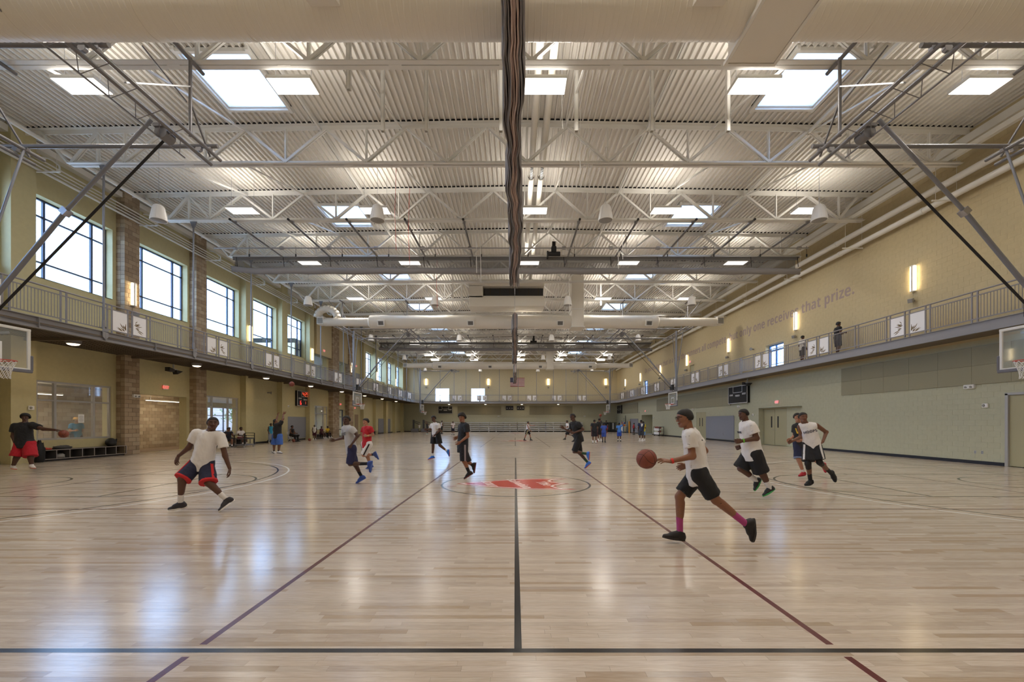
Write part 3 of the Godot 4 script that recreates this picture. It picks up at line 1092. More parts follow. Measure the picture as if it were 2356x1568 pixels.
func cross_curtains() -> void:
	rng.seed = 7
	for i in 2:
		var d: float = [22.6, 46.9][i]
		var o := thing("divider_curtain", ["dark grey rolled up divider curtain across the hall, nearer one", "dark grey rolled up divider curtain across the hall, farther one"][i], "curtain", P(0, 0, d), 0.0, "rolled up divider curtains")
		var mb := MB.new()
		mb.tube(Vector3(-15.2, 10.4, 0), Vector3(15.3, 10.4, 0), 0.05, 0.05, 8)
		mb.box(Vector3(0, 10.3, 0), Vector3(30.4, 0.1, 0.03))
		part("batten", mb, M.mesh_gray, o)
		mb = MB.new()
		mb.tube(Vector3(-16.0, 10.78, 0.3), Vector3(15.6, 10.78, 0.3), 0.035, 0.035, 8)
		for k in 13:
			var x := -14.9 + k * 2.5
			mb.tube(Vector3(x - 0.09, 10.78, 0.3), Vector3(x + 0.09, 10.78, 0.3), 0.09, 0.09, 8)
		part("drive_shaft", mb, M.steel, o)
		# upper mesh band
		mb = MB.new()
		mb.box(Vector3(0.0, 10.0, 0), Vector3(30.2, 0.56, 0.004))
		part("mesh_band", mb, M.curtain_mesh, o)
		# the roll: sagging loft of gathered vinyl
		var roll := MB.new()
		var n := 96
		var seg := 14
		for k in n + 1:
			var x := -15.2 + 30.5 * k / n
			var f := fposmod((x + 14.9) / 2.5, 1.0)
			var endf := minf(1.0, minf(absf(x + 15.2), absf(x - 15.3)) / 1.2)
			var sag := 0.03 * (1.0 - 4.0 * (f - 0.5) * (f - 0.5)) + rng.randf() * 0.01 - 0.10 * (1.0 - endf) * (1.0 if x < 0.0 else -0.4)
			for j in seg + 1:
				var a := TAU * j / seg
				var r := 1.0 + 0.10 * sin(a * 5.0 + x * 0.9) + 0.04 * sin(a * 9.0 - x * 2.2) + 0.3 * (1.0 - endf) * sin(a * 4.0)
				var p := Vector3(x, 9.69 - sag + sin(a) * 0.155 * r, cos(a) * 0.17 * r)
				roll.vert(p, Vector3(0, sin(a), cos(a)))
		for k in n:
			for j in seg:
				var q := k * (seg + 1) + j
				roll.face(q, q + 1, q + seg + 2)
				roll.face(q, q + seg + 2, q + seg + 1)
		part("curtain_roll", roll, M.curtain, o)
		for k in 13:
			var x := -14.9 + k * 2.5
			mb = MB.new()
			mb.bar(Vector3(x, 10.35, 0.18), Vector3(x + 0.05, 9.84, 0.16), 0.035, 0.006, Vector3.BACK)
			part("strap", mb, M.black_strap, o)
			mb = MB.new()
			mb.tube(Vector3(x + 0.6, 10.42, 0.02), Vector3(x + 0.6, 11.0, 0.02), 0.01, 0.01, 5)
			mb.box(Vector3(x + 0.6, 10.5, 0.02), Vector3(0.05, 0.14, 0.05))
			part("hanger_clamp", mb, M.black, o)
	# pipes that carry the curtains, from truss to truss
	for i in 2:
		for k in 11:
			var x: float = -13.3 + k * 2.72
			var d: float = 19.55 if i == 0 else 45.6
			var l: float = 5.6 if i == 0 else 4.8
			var mb := MB.new()
			mb.tube(P(x, 10.98, d), P(x, 10.98, d + l), 0.05, 0.05, 10)
			var o := thing("carrier_pipe", "grey pipe slung along the hall above the %s rolled curtain, %s from the left" % [["nearer", "farther"][i], ORD[k]], "pipe", Vector3.ZERO, 0.0, "grey carrier pipes above the rolled curtains")
			part("barrel", mb, M.gray_pipe, o)
			mb = MB.new()
			mb.tube(P(x, 10.98, d - 0.02), P(x, 10.98, d + 0.03), 0.054, 0.054, 10)
			part("end_cap", mb, M.black, o)
			for e in [0.4, l - 0.3]:
				mb = MB.new()
				mb.box(P(x, 11.02, d + e), Vector3(0.13, 0.11, 0.06))
				part("clamp", mb, M.steel, o)

func long_curtains() -> void:
	rng.seed = 19
	var fn := FastNoiseLite.new()
	fn.seed = 4
	fn.frequency = 0.35
	for i in 3:
		var d0: float = [3.4, 27.4, 51.3][i]
		var d1: float = [19.1, 44.2, 66.5][i]
		var o := thing("folded_curtain", ["long folded grey divider curtain hanging overhead down the middle of the picture", "folded grey divider curtain hanging in the middle of the second court", "farthest folded grey divider curtain hanging before the flag"][i], "curtain", Vector3.ZERO, 0.0, "folded divider curtains along the middle")
		var bend := func(d: float) -> float:
			return fn.get_noise_2d(d * 2.0, i * 7.0) * 0.08 + 0.03 * sin(d * 0.55)
		var n := 60
		for s in 11:
			var off := (s - 5) * 0.033
			var inner: bool = s in [4, 5, 6, 7]
			var mb := MB.new()
			for k in n + 1:
				var t := float(k) / n
				var d := lerpf(d0, d1, t)
				var pinch := 1.0 - 0.22 * pow(absf(sin(d * 0.42 + 0.6)), 12.0)
				var x: float = -0.02 + bend.call(d) + off * pinch * (1.0 + 0.25 * t) + 0.012 * sin(d * 2.1 + s * 1.7)
				var bot := 7.62 + 0.05 * sin(d * 1.3 + s * 2.2) + (0.05 if inner else 0.0) + absf(off) * 0.25
				var top := 8.7 - absf(off) * 0.8
				var w := 0.0135 * pinch
				for q in [Vector3(x - w, top, -d), Vector3(x - w, bot + 0.02, -d), Vector3(x, bot, -d), Vector3(x + w, bot + 0.02, -d), Vector3(x + w, top, -d)]:
					mb.vert(q, [Vector3.LEFT, Vector3(-0.8, -0.6, 0), Vector3.DOWN, Vector3(0.8, -0.6, 0), Vector3.RIGHT][mb.v.size() % 5])
			for k in n:
				for j in 4:
					var q := k * 5 + j
					mb.face(q, q + 1, q + 6); mb.face(q, q + 6, q + 5)
			for e in [0, n * 5]:
				mb.face(e, e + 1, e + 2); mb.face(e, e + 2, e + 3); mb.face(e, e + 3, e + 4)
			part("fold", mb, M.curtain_fold if inner else M.curtain, o)
		var track := MB.new()
		track.bar(P(-0.02, 10.9, d0 - 1.0), P(-0.02, 10.9, d1 + 1.2), 0.07, 0.09)
		part("track", track, M.gray_pipe, o)
		for k in 6:
			var d := lerpf(d0 + 0.3, d1 - 0.3, k / 5.0)
			var c := MB.new()
			c.tube(P(-0.02, 8.68, d), P(-0.02, 10.88, d), 0.012, 0.012, 5)
			part("lift_cable", c, M.steel, o)
		var pu := MB.new()
		pu.box(P(-0.02, 9.0, d1 + 0.5), Vector3(0.12, 0.5, 0.12))
		pu.tube(P(-0.02, 8.7, d1 + 0.5), P(-0.02, 10.85, d1 + 0.5), 0.04, 0.04, 8)
		part("pulley_block", pu, M.steel, o)

func speakers() -> void:
	var mb := MB.new()
	mb.lathe(PackedVector2Array([Vector2(0.0, 0.62), Vector2(0.1, 0.612), Vector2(0.175, 0.56), Vector2(0.215, 0.45), Vector2(0.262, 0.2), Vector2(0.29, 0.0), Vector2(0.275, -0.015), Vector2(0.26, 0.0)]), 20)
	for k in 10:
		var a := TAU * k / 10.0
		mb.bar(Vector3(cos(a) * 0.2, 0.5, sin(a) * 0.2), Vector3(cos(a) * 0.285, 0.03, sin(a) * 0.285), 0.05, 0.012, Vector3(cos(a), 0, sin(a)))
	var shell := mb.mesh()
	mb = MB.new()
	mb.lathe(PackedVector2Array([Vector2(0.262, 0.0), Vector2(0.2, -0.03), Vector2(0.0, -0.05)]), 20)
	var grille := mb.mesh()
	mb = MB.new()
	mb.tube(Vector3(0, 0.62, 0), Vector3(0, 2.9, 0), 0.006, 0.006, 5)
	var cord := mb.mesh()
	var rows := [16.55, 28.5, 40.9, 53.3, 65.6]
	var cols := [-14.06, -5.43, 3.57, 12.0]
	for i in 5:
		for j in 4:
			var o := thing("pendant_speaker", "white bell-shaped pendant loudspeaker on a cord, %s row from the camera, %s from the left" % [ORD[i], ORD[j]], "loudspeaker", P(cols[j], 9.48, rows[i]), 0.0, "white pendant loudspeakers")
			part("shell", shell, M.white_plastic, o)
			part("grille", grille, M.louver, o)
			part("cord", cord, M.steel, o)

func hanging_bits() -> void:
	for i in 2:
		for k in 7:
			var x: float = [-4.6, -4.1, -2.75, -0.44, 1.9, 4.24, 6.6][k]
			var d: float = [13.0, 32.3][i]
			if k == 0:
				d = d - 1.4
			var h := 10.52 if k > 0 else 10.7
			var mb := MB.new()
			var w := 0.05
			for e in [-1.0, 1.0]:
				mb.box(P(x + e * w, (h + 12.5) / 2, d), Vector3(0.012, 12.5 - h, 2 * w + 0.012))
				mb.box(P(x, (h + 12.5) / 2, d + e * w), Vector3(2 * w, 12.5 - h, 0.012))
			solo("hanger_post", mb, M.white_steel, "hollow square steel post hanging from the roof before %s duct, %s from the left" % [["nearer", "second"][i], ORD[k]], "post", "hollow posts hanging from the roof")
	for k in 9:
		var q: Array = [[1.5, 12.2, 10.6, 13.0], [2.2, 12.0, 9.8, 14.0], [2.7, 12.3, 10.2, 15.2], [-1.9, 12.4, 9.0, 21.0], [-1.7, 12.2, 8.6, 21.2], [4.9, 12.2, 8.9, 19.0], [5.2, 12.2, 9.2, 21.0], [-6.0, 12.0, 8.0, 24.0], [3.4, 12.0, 8.4, 26.0]][k]
		var mb := MB.new()
		mb.path(PackedVector3Array([P(q[0], q[1], q[3]), P(q[0] - 0.05, lerpf(q[1], q[2], 0.5), q[3]), P(q[0] - 0.02, q[2], q[3])]), 0.012, 5)
		solo("hanging_cord", mb, M.net_white, "thin white cord hanging loose from the roof, %s from the camera" % ORD[k], "cord", "loose white cords")
	for k in 3:
		var q: Array = [[-5.1, 18.0], [-4.9, 19.5], [-5.0, 27.0]][k]
		var mb := MB.new()
		mb.path(PackedVector3Array([P(q[0], 12.4, q[1]), P(q[0] - 0.06, 10.5, q[1]), P(q[0], 8.9, q[1])]), 0.01, 5)
		solo("hanging_cable", mb, M.rim_red, "thin red cord hanging from the roof left of the middle, %s from the camera" % ORD[k], "cord", "loose red cords")
	# curtain winches hung under the trusses
	for i in 2:
		var o := thing("curtain_winch", ["black winch motor hung on a grey pipe above nearer rolled curtain", "black winch motor hung above the farther rolled curtain"][i], "winch", P(2.05, 10.55, [22.2, 46.3][i]))
		var mb := MB.new()
		mb.cbox(Vector3(0, 0.1, 0), Vector3(0.26, 0.3, 0.3), 0.03)
		part("gearbox", mb, M.black, o)
		mb = MB.new()
		mb.tube(Vector3(-0.32, -0.12, 0), Vector3(0.34, -0.12, 0), 0.12, 0.12, 14)
		part("motor", mb, M.black, o)
		mb = MB.new()
		mb.bar(Vector3(0, 0.2, 0), Vector3(0, 0.5, 0.1), 0.18, 0.04)
		mb.box(Vector3(-0.33, -0.18, 0), Vector3(0.08, 0.34, 0.28))
		part("bracket", mb, M.black, o)

func seven(mb: MB, ch: String, o: Vector3, bx: Vector3, by: Vector3, w: float, h: float, t: float) -> void:
	# one seven-segment figure; bx, by: its right and up
	var on: Array = {"0": [1, 1, 1, 1, 1, 1, 0], "1": [0, 1, 1, 0, 0, 0, 0], "2": [1, 1, 0, 1, 1, 0, 1], "3": [1, 1, 1, 1, 0, 0, 1], "4": [0, 1, 1, 0, 0, 1, 1], "5": [1, 0, 1, 1, 0, 1, 1], "6": [1, 0, 1, 1, 1, 1, 1]}[ch]
	var seg := [[0.0, 1.0, 1], [0.5, 0.75, 0], [0.5, 0.25, 0], [0.0, 0.0, 1], [-0.5, 0.25, 0], [-0.5, 0.75, 0], [0.0, 0.5, 1]]
	var bz := bx.cross(by)
	for i in 7:
		if on[i]:
			var c: Vector3 = o + bx * (seg[i][0] * w) + by * (seg[i][1] * h)
			var flat: bool = seg[i][2] == 1
			for k in 4:      # made of dots of light
				var f := (k - 1.5) / 4.0
				var q: Vector3 = c + (bx * (f * w) if flat else by * (f * h * 0.5))
				mb.box(q, Vector3(t * 1.1, t * 1.1, 0.006), Basis(bx, by, bz))

func text(words: String, px_size: float, depth := 0.004, face := "Droid Sans", weight := 400) -> TextMesh:
	var tm := TextMesh.new()
	var f := SystemFont.new()
	f.font_names = PackedStringArray([face])
	f.font_weight = weight
	tm.font = f
	tm.text = words
	tm.font_size = 64
	tm.pixel_size = px_size / 64.0
	tm.depth = depth
	tm.curve_step = 3.0
	return tm

# s: -1 left, 1 right; built about the middle of its court
func backstop(s: float, r0: float, r1: float, post: float, clock: int) -> Node3D:
	var o := thing("basketball_hoop", "", "basketball hoop", Vector3.ZERO, 0.0, "basketball hoops on folding ceiling frames")
	var q := func(x: float, h: float, d: float) -> Vector3: return Vector3(s * x, h, -d)
	for x in [8.45, 8.72, 13.5, 13.78]:
		var mb := MB.new()
		mb.tube(q.call(x, 9.02 if x in [8.45, 13.5] else 8.9, r0), q.call(x, 9.02 if x in [8.45, 13.5] else 8.9, r1), 0.048, 0.048, 10)
		part("frame_pipe", mb, M.gray_pipe, o)
	for d in [lerpf(r0, r1, 0.28), r1 - 0.45]:
		var mb := MB.new()
		mb.tube(q.call(8.2, 9.13, d), q.call(14.2, 9.13, d), 0.055, 0.055, 12)
		part("cross_pipe", mb, M.gray_pipe, o)
		for x in [8.45, 8.72, 13.5, 13.78]:
			mb = MB.new()
			mb.tube(q.call(x, 9.06, d - 0.04), q.call(x, 9.06, d + 0.04), 0.08, 0.08, 8)
			part("clamp", mb, M.steel, o)
	# lattice stay under the inner pipes
	var lt := MB.new()
	lt.tube(q.call(9.0, 8.72, r0 + 0.2), q.call(9.0, 8.72, r1 - 0.6), 0.02, 0.02, 6)
	var k := 0
	var d0 := r0 + 0.3
	while d0 < r1 - 1.0:
		lt.tube(q.call(9.0, 8.72, d0), q.call(8.45, 8.98, d0 + 0.05), 0.009, 0.009, 5, false)
		lt.tube(q.call(8.72, 8.86, d0 + 0.3), q.call(9.0, 8.72, d0 + 0.62), 0.009, 0.009, 5, false)
		d0 += 0.65
	part("lattice_stay", lt, M.gray_pipe, o)
	for x in [8.5, 13.6]:
		var mb := MB.new()
		mb.tube(q.call(x, 9.0, post), q.call(x, 11.05, post), 0.042, 0.042, 10)
		mb.tube(q.call(x, 11.0, post - 0.5), q.call(x, 11.0, post + 0.45), 0.05, 0.05, 10)
		part("drop_post", mb, M.gray_pipe, o)
		mb = MB.new()
		mb.bar(q.call(x, 9.9, post), q.call(x + 0.1, 9.0, post + 0.85), 0.04, 0.04)
		part("knee_brace", mb, M.gray_pipe, o)
		mb = MB.new()
		mb.bar(q.call(x + 0.9, 11.0, post - 0.4), q.call(x + 0.1, 9.9, post), 0.05, 0.03)
		part("knee_brace", mb, M.gray_pipe, o)
		mb = MB.new()
		mb.bar(q.call(x + 0.15, 9.05, lerpf(r0, r1, 0.45)), q.call(x, 10.3, post), 0.06, 0.03)
		part("stay_bar", mb, M.alu, o)
	# mast that folds forward, its braces and hoist strap
	var mb := MB.new()
	mb.tube(q.call(13.38, 3.0, 0), q.call(13.38, 9.1, 0), 0.085, 0.085, 14)
	part("mast", mb, M.strut_gray, o)
	for e in [-1.0, 1.0]:
		mb = MB.new()
		mb.tube(q.call(13.38, 5.1, e * 0.08), q.call(13.5, 9.0, e * 1.15), 0.03, 0.03, 8)
		part("mast_stay", mb, M.strut_gray, o)
	mb = MB.new()
	mb.tube(q.call(9.0, 9.0, 0), q.call(11.15, 6.7, 0), 0.045, 0.045, 10)
	mb.tube(q.call(11.1, 6.75, 0), q.call(13.3, 4.1, 0), 0.055, 0.055, 10)
	part("folding_brace", mb, M.strut_gray, o)
	mb = MB.new()
	mb.box(q.call(11.12, 6.72, 0), Vector3(0.16, 0.16, 0.16), Basis(Vector3.BACK, 0.8))
	part("brace_hinge", mb, M.steel, o)
	mb = MB.new()
	mb.bar(q.call(8.95, 8.75, 0.35), q.call(13.35, 3.9, 0.12), 0.07, 0.012, Vector3.UP)
	part("hoist_strap", mb, M.black_strap, o)
	mb = MB.new()
	mb.tube(q.call(8.95, 8.85, 0.2), q.call(8.95, 8.85, 0.5), 0.16, 0.16, 16)
	mb.box(q.call(8.95, 9.0, 0.35), Vector3(0.3, 0.08, 0.4))
	part("hoist_drum", mb, M.gray_pipe, o)
	# backboard
	var bx := 13.08
	mb = MB.new()
	mb.box(q.call(bx, 3.45, 0), Vector3(0.014, 1.02, 1.76))
	var gl := part("backboard_glass", mb, M.backboard_glass, o)
	mb = MB.new()
	for e in [-1.0, 1.0]:
		mb.cbox(q.call(bx, 3.45 + e * 0.53, 0), Vector3(0.05, 0.07, 1.88), 0.008)
		mb.cbox(q.call(bx, 3.45, e * 0.9), Vector3(0.05, 1.0, 0.07), 0.008)
	part("backboard_frame", mb, M.white_steel, o)
	mb = MB.new()
	for e in [-1.0, 1.0]:
		mb.box(q.call(bx - 0.009, 3.33 + e * 0.225, 0), Vector3(0.002, 0.05, 0.61))
		mb.box(q.call(bx - 0.009, 3.33, e * 0.28), Vector3(0.002, 0.4, 0.05))
	part("target_square", mb, M.white_paint, gl)
	mb = MB.new()
	mb.cbox(q.call(bx, 2.885, 0), Vector3(0.09, 0.09, 1.96), 0.02)
	for e in [-1.0, 1.0]:
		mb.cbox(q.call(bx, 3.1, e * 0.955), Vector3(0.09, 0.42, 0.07), 0.02)
	part("edge_pad", mb, M.pad_gray, o)
	mb = MB.new()
	mb.bar(q.call(13.12, 3.1, -0.3), q.call(13.38, 3.1, 0.0), 0.05, 0.06)
	mb.bar(q.call(13.12, 3.1, 0.3), q.call(13.38, 3.1, 0.0), 0.05, 0.06)
	mb.bar(q.call(13.12, 3.85, -0.5), q.call(13.38, 3.7, 0.0), 0.05, 0.06)
	mb.bar(q.call(13.12, 3.85, 0.5), q.call(13.38, 3.7, 0.0), 0.05, 0.06)
	part("board_bracket", mb, M.strut_gray, o)
	# rim and net
	mb = MB.new()
	var c: Vector3 = q.call(12.68, 3.05, 0)
	for i in 24:
		var a0 := TAU * i / 24.0
		var a1 := TAU * (i + 1) / 24.0
		mb.tube(c + Vector3(cos(a0), 0, sin(a0)) * 0.235, c + Vector3(cos(a1), 0, sin(a1)) * 0.235, 0.011, 0.011, 6, false)
	mb.box(q.call(12.99, 3.04, 0), Vector3(0.2, 0.03, 0.26))
	for e in [-1.0, 1.0]:
		mb.bar(q.call(13.05, 2.97, e * 0.07), q.call(12.88, 3.03, e * 0.12), 0.02, 0.02)
	part("rim", mb, M.rim_red, o)
	mb = MB.new()
	var hs := [3.04, 2.95, 2.86, 2.77, 2.68, 2.6]
	var rs := [0.225, 0.2, 0.165, 0.14, 0.13, 0.135]
	for lv in 5:
		for i in 12:
			for e in [-0.5, 0.5]:
				var a0 := TAU * (i + 0.5 * (lv % 2)) / 12.0
				var a1: float = TAU * (i + 0.5 * (lv % 2) + e) / 12.0
				mb.tube(c + Vector3(cos(a0) * rs[lv], hs[lv] - 3.05, sin(a0) * rs[lv]), c + Vector3(cos(a1) * rs[lv + 1], hs[lv + 1] - 3.05, sin(a1) * rs[lv + 1]), 0.006, 0.006, 4, false)
	part("net", mb, M.net_white, o)
	# shot clock or plain black speaker box above the board
	mb = MB.new()
	mb.cbox(q.call(13.02, 4.42, 0), Vector3(0.14, 0.44, 0.62), 0.01)
	if clock == 0:
		return o
	if clock == 2:
		part("shot_clock", mb, M.black, o)
	else:
		var ck := part("shot_clock", mb, M.black, o)
		var fx: float = s * 13.02 - s * 0.074
		var right := Vector3(0, 0, s)
		var dg := MB.new()
		seven(dg, "3", Vector3(fx, 4.26, 0) - right * 0.15, right, Vector3.UP, 0.17, 0.3, 0.034)
		seven(dg, "0", Vector3(fx, 4.26, 0) + right * 0.15, right, Vector3.UP, 0.17, 0.3, 0.034)
		part("clock_figures", dg, M.led_red, ck)
		var nm := part("maker_name", text("DAKTRONICS", 0.075, 0.003, "Droid Sans", 700), M.white_paint, ck)
		nm.transform = Transform3D(Basis(right, Vector3.UP, right.cross(Vector3.UP)), Vector3(fx, 4.6, 0))
	mb = MB.new()
	mb.bar(q.call(13.38, 4.4, 0), q.call(13.1, 4.4, 0), 0.06, 0.06)
	part("clock_bracket", mb, M.strut_gray, o)
	return o

func backstops() -> void:
	var names := [["left hoop of the nearest court, cut by the picture edge", "right hoop of the nearest court with a red shot clock, cut by the picture edge"], ["left hoop of the second court, hanging under the track of the left wall", "right hoop of the second court, hanging before the right wall"], ["left hoop of the farthest court, hanging before the far wall", "right hoop of the farthest court, hanging before the far wall"]]
	for i in 3:
		for k in 2:
			var s := -1.0 if k == 0 else 1.0
			var o := backstop(s, [-3.3, -2.4, -2.6][i], [1.65, 3.6, 3.4][i], [0.6, -1.75, -1.2][i], (0 if k == 0 else 1) if i == 0 else 2)
			o.position = P(0, 0, COURTS[i])
			o.set_meta("label", names[i][k])

const LT := -15.3
const RT := 15.58
const TTOP := 4.89

func track() -> void:
	track_decks()
	track_rails()
	sconces()
	downlights()

# points of the track edge round the far end, from left to right
func far_edge(n := 10, inset := 0.0) -> PackedVector2Array:
	var p := PackedVector2Array()
	var r := 4.0 + inset
	for i in n + 1:
		var a := PI - PI / 2 * i / n
		p.append(Vector2(LT + 4.0 + cos(a) * r, 62.7 + sin(a) * r))
	for i in n + 1:
		var a := PI / 2 - PI / 2 * i / n
		p.append(Vector2(RT - 4.0 + cos(a) * r, 62.7 + sin(a) * r))
	return p

func beam_run(pts: PackedVector2Array, stiff: bool, called: String, label: String) -> Node3D:
	var o := thing(called, label, "beam")
	o.set_meta("kind", "structure")
	var mb := MB.new()
	for i in pts.size() - 1:
		var a := pts[i]
		var b := pts[i + 1]
		mb.bar(P(a.x, (TTOP + 4.53) / 2, a.y), P(b.x, (TTOP + 4.53) / 2, b.y), 0.02, 0.36)
		mb.bar(P(a.x, TTOP - 0.008, a.y), P(b.x, TTOP - 0.008, b.y), 0.16 if stiff else 0.1, 0.018)
		mb.bar(P(a.x, 4.538, a.y), P(b.x, 4.538, b.y), 0.16 if stiff else 0.1, 0.018)
	part("edge_beam", mb, M.track_steel, o)
	return o

func track_decks() -> void:
	var lm := MB.new()
	lm.span(-LW, LT, 4.72, 4.86, -FRONT, BACK)
	lm.span(RT, RW, 4.72, 4.86, -FRONT, BACK)
	lm.span(LT, RT, 4.72, 4.86, 66.7, BACK)
	# rounded inner corners
	var fe := far_edge()
	for half in 2:
		var cx := LT if half == 0 else RT
		for i in 10:
			var a := fe[i + half * 11]
			var b := fe[i + 1 + half * 11]
			for y in [4.72, 4.86]:
				lm.tri_n(P(cx, y, 66.7), P(a.x, y, a.y), P(b.x, y, b.y), Vector3.UP if y > 4.8 else Vector3.DOWN)
	var o := struct("track_deck", lm, M.track_floor, "grey running track balcony round the hall at upper floor height")
	tag(o, "grey running track balcony round the hall at upper floor height", "balcony")
	var ribs := MB.new()
	var x := -LW
	while x < LT - 0.1:
		ribs.quad(P(x, 4.718, -FRONT), P(x + 0.09, 4.718, -FRONT), P(x + 0.09, 4.718, BACK), P(x, 4.718, BACK), Vector3.DOWN)
		ribs.quad(P(x + 0.09, 4.718, -FRONT), P(x + 0.11, 4.655, -FRONT), P(x + 0.11, 4.655, BACK), P(x + 0.09, 4.718, BACK), Vector3(-0.9, -0.3, 0))
		ribs.quad(P(x + 0.11, 4.655, -FRONT), P(x + 0.19, 4.655, -FRONT), P(x + 0.19, 4.655, BACK), P(x + 0.11, 4.655, BACK), Vector3.DOWN)
		ribs.quad(P(x + 0.19, 4.655, -FRONT), P(x + 0.21, 4.718, -FRONT), P(x + 0.21, 4.718, BACK), P(x + 0.19, 4.718, BACK), Vector3(0.9, -0.3, 0))
		x += 0.21
	part("ribbed_underside", ribs, M.shaded_deck, o)
	var sof := MB.new()
	sof.quad(P(RT, 4.6, -FRONT), P(RW, 4.6, -FRONT), P(RW, 4.6, BACK), P(RT, 4.6, BACK), Vector3.DOWN)
	sof.quad(P(LT, 4.6, 66.7), P(RT, 4.6, 66.7), P(RT, 4.6, BACK), P(LT, 4.6, BACK), Vector3.DOWN)
	part("soffit", sof, M.shaded_deck, o)
	for k in 15:
		var mb := MB.new()
		var d := 2.5 + k * 4.36
		mb.span(-LW, LT, 4.55, 4.66, d - 0.05, d + 0.05)
		part("joist", mb, M.shaded_deck, o)
	var l := beam_run(PackedVector2Array([Vector2(LT, -FRONT), Vector2(LT, 62.7)]), true, "track_beam", "grey steel edge beam of the track along the left wall, with stiffeners and hanger lugs")
	var r := beam_run(PackedVector2Array([Vector2(RT, -FRONT), Vector2(RT, 62.7)]), false, "track_beam", "smooth grey steel edge beam of the track along the right wall")
	var b := beam_run(fe, true, "track_beam", "grey steel edge beam of the track along the far wall, rounded at its corners")
	r.get_child(0).set_meta("label", "smooth grey channel")
	for k in range(-1, 24):
		var mb := MB.new()
		mb.box(P(LT + 0.045, 4.71, TRUSS0 + 2.18 + 2.18 * k), Vector3(0.08, 0.33, 0.014))
		part("stiffener", mb, M.track_steel, l)
	var hang := func(at: Vector3, holder: Node3D, across: bool, label: String) -> void:
		var o2 := thing("hanger_rod", label, "hanger rod", at, 0.0, "steel rods that hang the track from the roof trusses")
		var m := MB.new()
		m.tube(Vector3(0, 0.35, 0), Vector3(0, HB - at.y - 0.25, 0), 0.036, 0.036, 10)
		part("rod", m, M.strut_gray, o2)
		m = MB.new()
		var b2 := Basis(Vector3.UP, PI / 2) if across else Basis.IDENTITY
		m.prism(PackedVector2Array([Vector2(-0.11, -0.02), Vector2(-0.11, -0.22), Vector2(0, -0.33), Vector2(0.11, -0.2), Vector2(0.11, 0.1), Vector2(0.07, 0.16), Vector2(-0.07, 0.16)]), 0.03, Transform3D(b2 * Basis(Vector3.UP, PI / 2), Vector3(0.05, 0, 0) if not across else Vector3(0, 0, 0.05)))
		m.tube(Vector3(0, 0.1, 0), Vector3(0, 0.4, 0), 0.06, 0.05, 10)
		m.tube(Vector3(-0.06, 0.12, 0), Vector3(0.08, 0.12, 0), 0.03, 0.03, 8)
		part("clevis", m, M.track_steel, o2)
		m = MB.new()
		m.prism(PackedVector2Array([Vector2(-0.16, 0), Vector2(0.16, 0), Vector2(0.05, -0.3), Vector2(-0.05, -0.3)]), 0.03, Transform3D(b2, Vector3(0, HB - at.y - 0.02, -0.015)))
		part("top_plate", m, M.strut_gray, o2)
	for k in range(0, 13):
		hang.call(P(LT, TTOP + 0.02, TRUSS0 + TSTEP * k), l, false, "grey hanger rod of the left track under the %s roof truss" % ORD[k])
	var hx := [-11.9, -9.7, -7.8, -5.6, -2.5, 0.5, 3.4, 6.1, 8.1, 10.0, 11.3]
	for k in hx.size():
		hang.call(P(hx[k], TTOP + 0.02, 66.7), b, true, "thin pale hanger rod before the far wall, %s from the left" % ORD[k])

var rail_meshes := {}
func bar_mesh(key: String, size: Vector3) -> Mesh:
	if not rail_meshes.has(key):
		var mb := MB.new()
		mb.cbox(Vector3.ZERO, size, 0.003)
		rail_meshes[key] = mb.mesh()
	return rail_meshes[key]

func infill(flip: bool) -> Array:
	var key := "infill %s" % flip
	if not meshes.has(key):
		var a := MB.new()
		a.cbox(Vector3.ZERO, Vector3(0.012, 0.76, 0.6), 0.003)
		var b := MB.new()
		rng.seed = 5 if flip else 6
		for i in 15:
			var ang: float = lerpf(-0.9, 1.0, i / 14.0) + rng.randf_range(-0.05, 0.05)
			var c := Vector2(0.32, -0.12) if flip else Vector2(-0.3, -0.42)
			if not flip:
				ang = lerpf(0.15, 1.35, i / 14.0)
			var dir := Vector2(-cos(ang), sin(ang)) if flip else Vector2(cos(ang), sin(ang))
			var nrm := Vector2(-dir.y, dir.x)
			var r0 := 0.1 + rng.randf() * 0.16
			var r1 := r0 + 0.14 + rng.randf() * 0.16
			var w := 0.008 + rng.randf() * 0.011
			var ok := true
			var pl := []
			for k in 8:
				var t := k / 7.0
				pl.append(c + dir * lerpf(r0, r1, t) + nrm * (w * sin(PI * t) + 0.03 * t * t))
			for k in range(6, 0, -1):
				var t := k / 7.0
				pl.append(c + dir * lerpf(r0, r1, t) + nrm * (-w * sin(PI * t) + 0.03 * t * t))
			for q in pl:
				if absf(q.x) > 0.29 or absf(q.y) > 0.37:
					ok = false
			if ok:
				for e in [-1.0, 1.0]:
					b.prism(PackedVector2Array(pl), 0.001, Transform3D(Basis(Vector3.BACK, Vector3.UP, Vector3.LEFT), Vector3(e * 0.0066 + 0.0005, 0, 0)))
		meshes[key] = [a.mesh(), b.mesh()]
	return meshes[key]

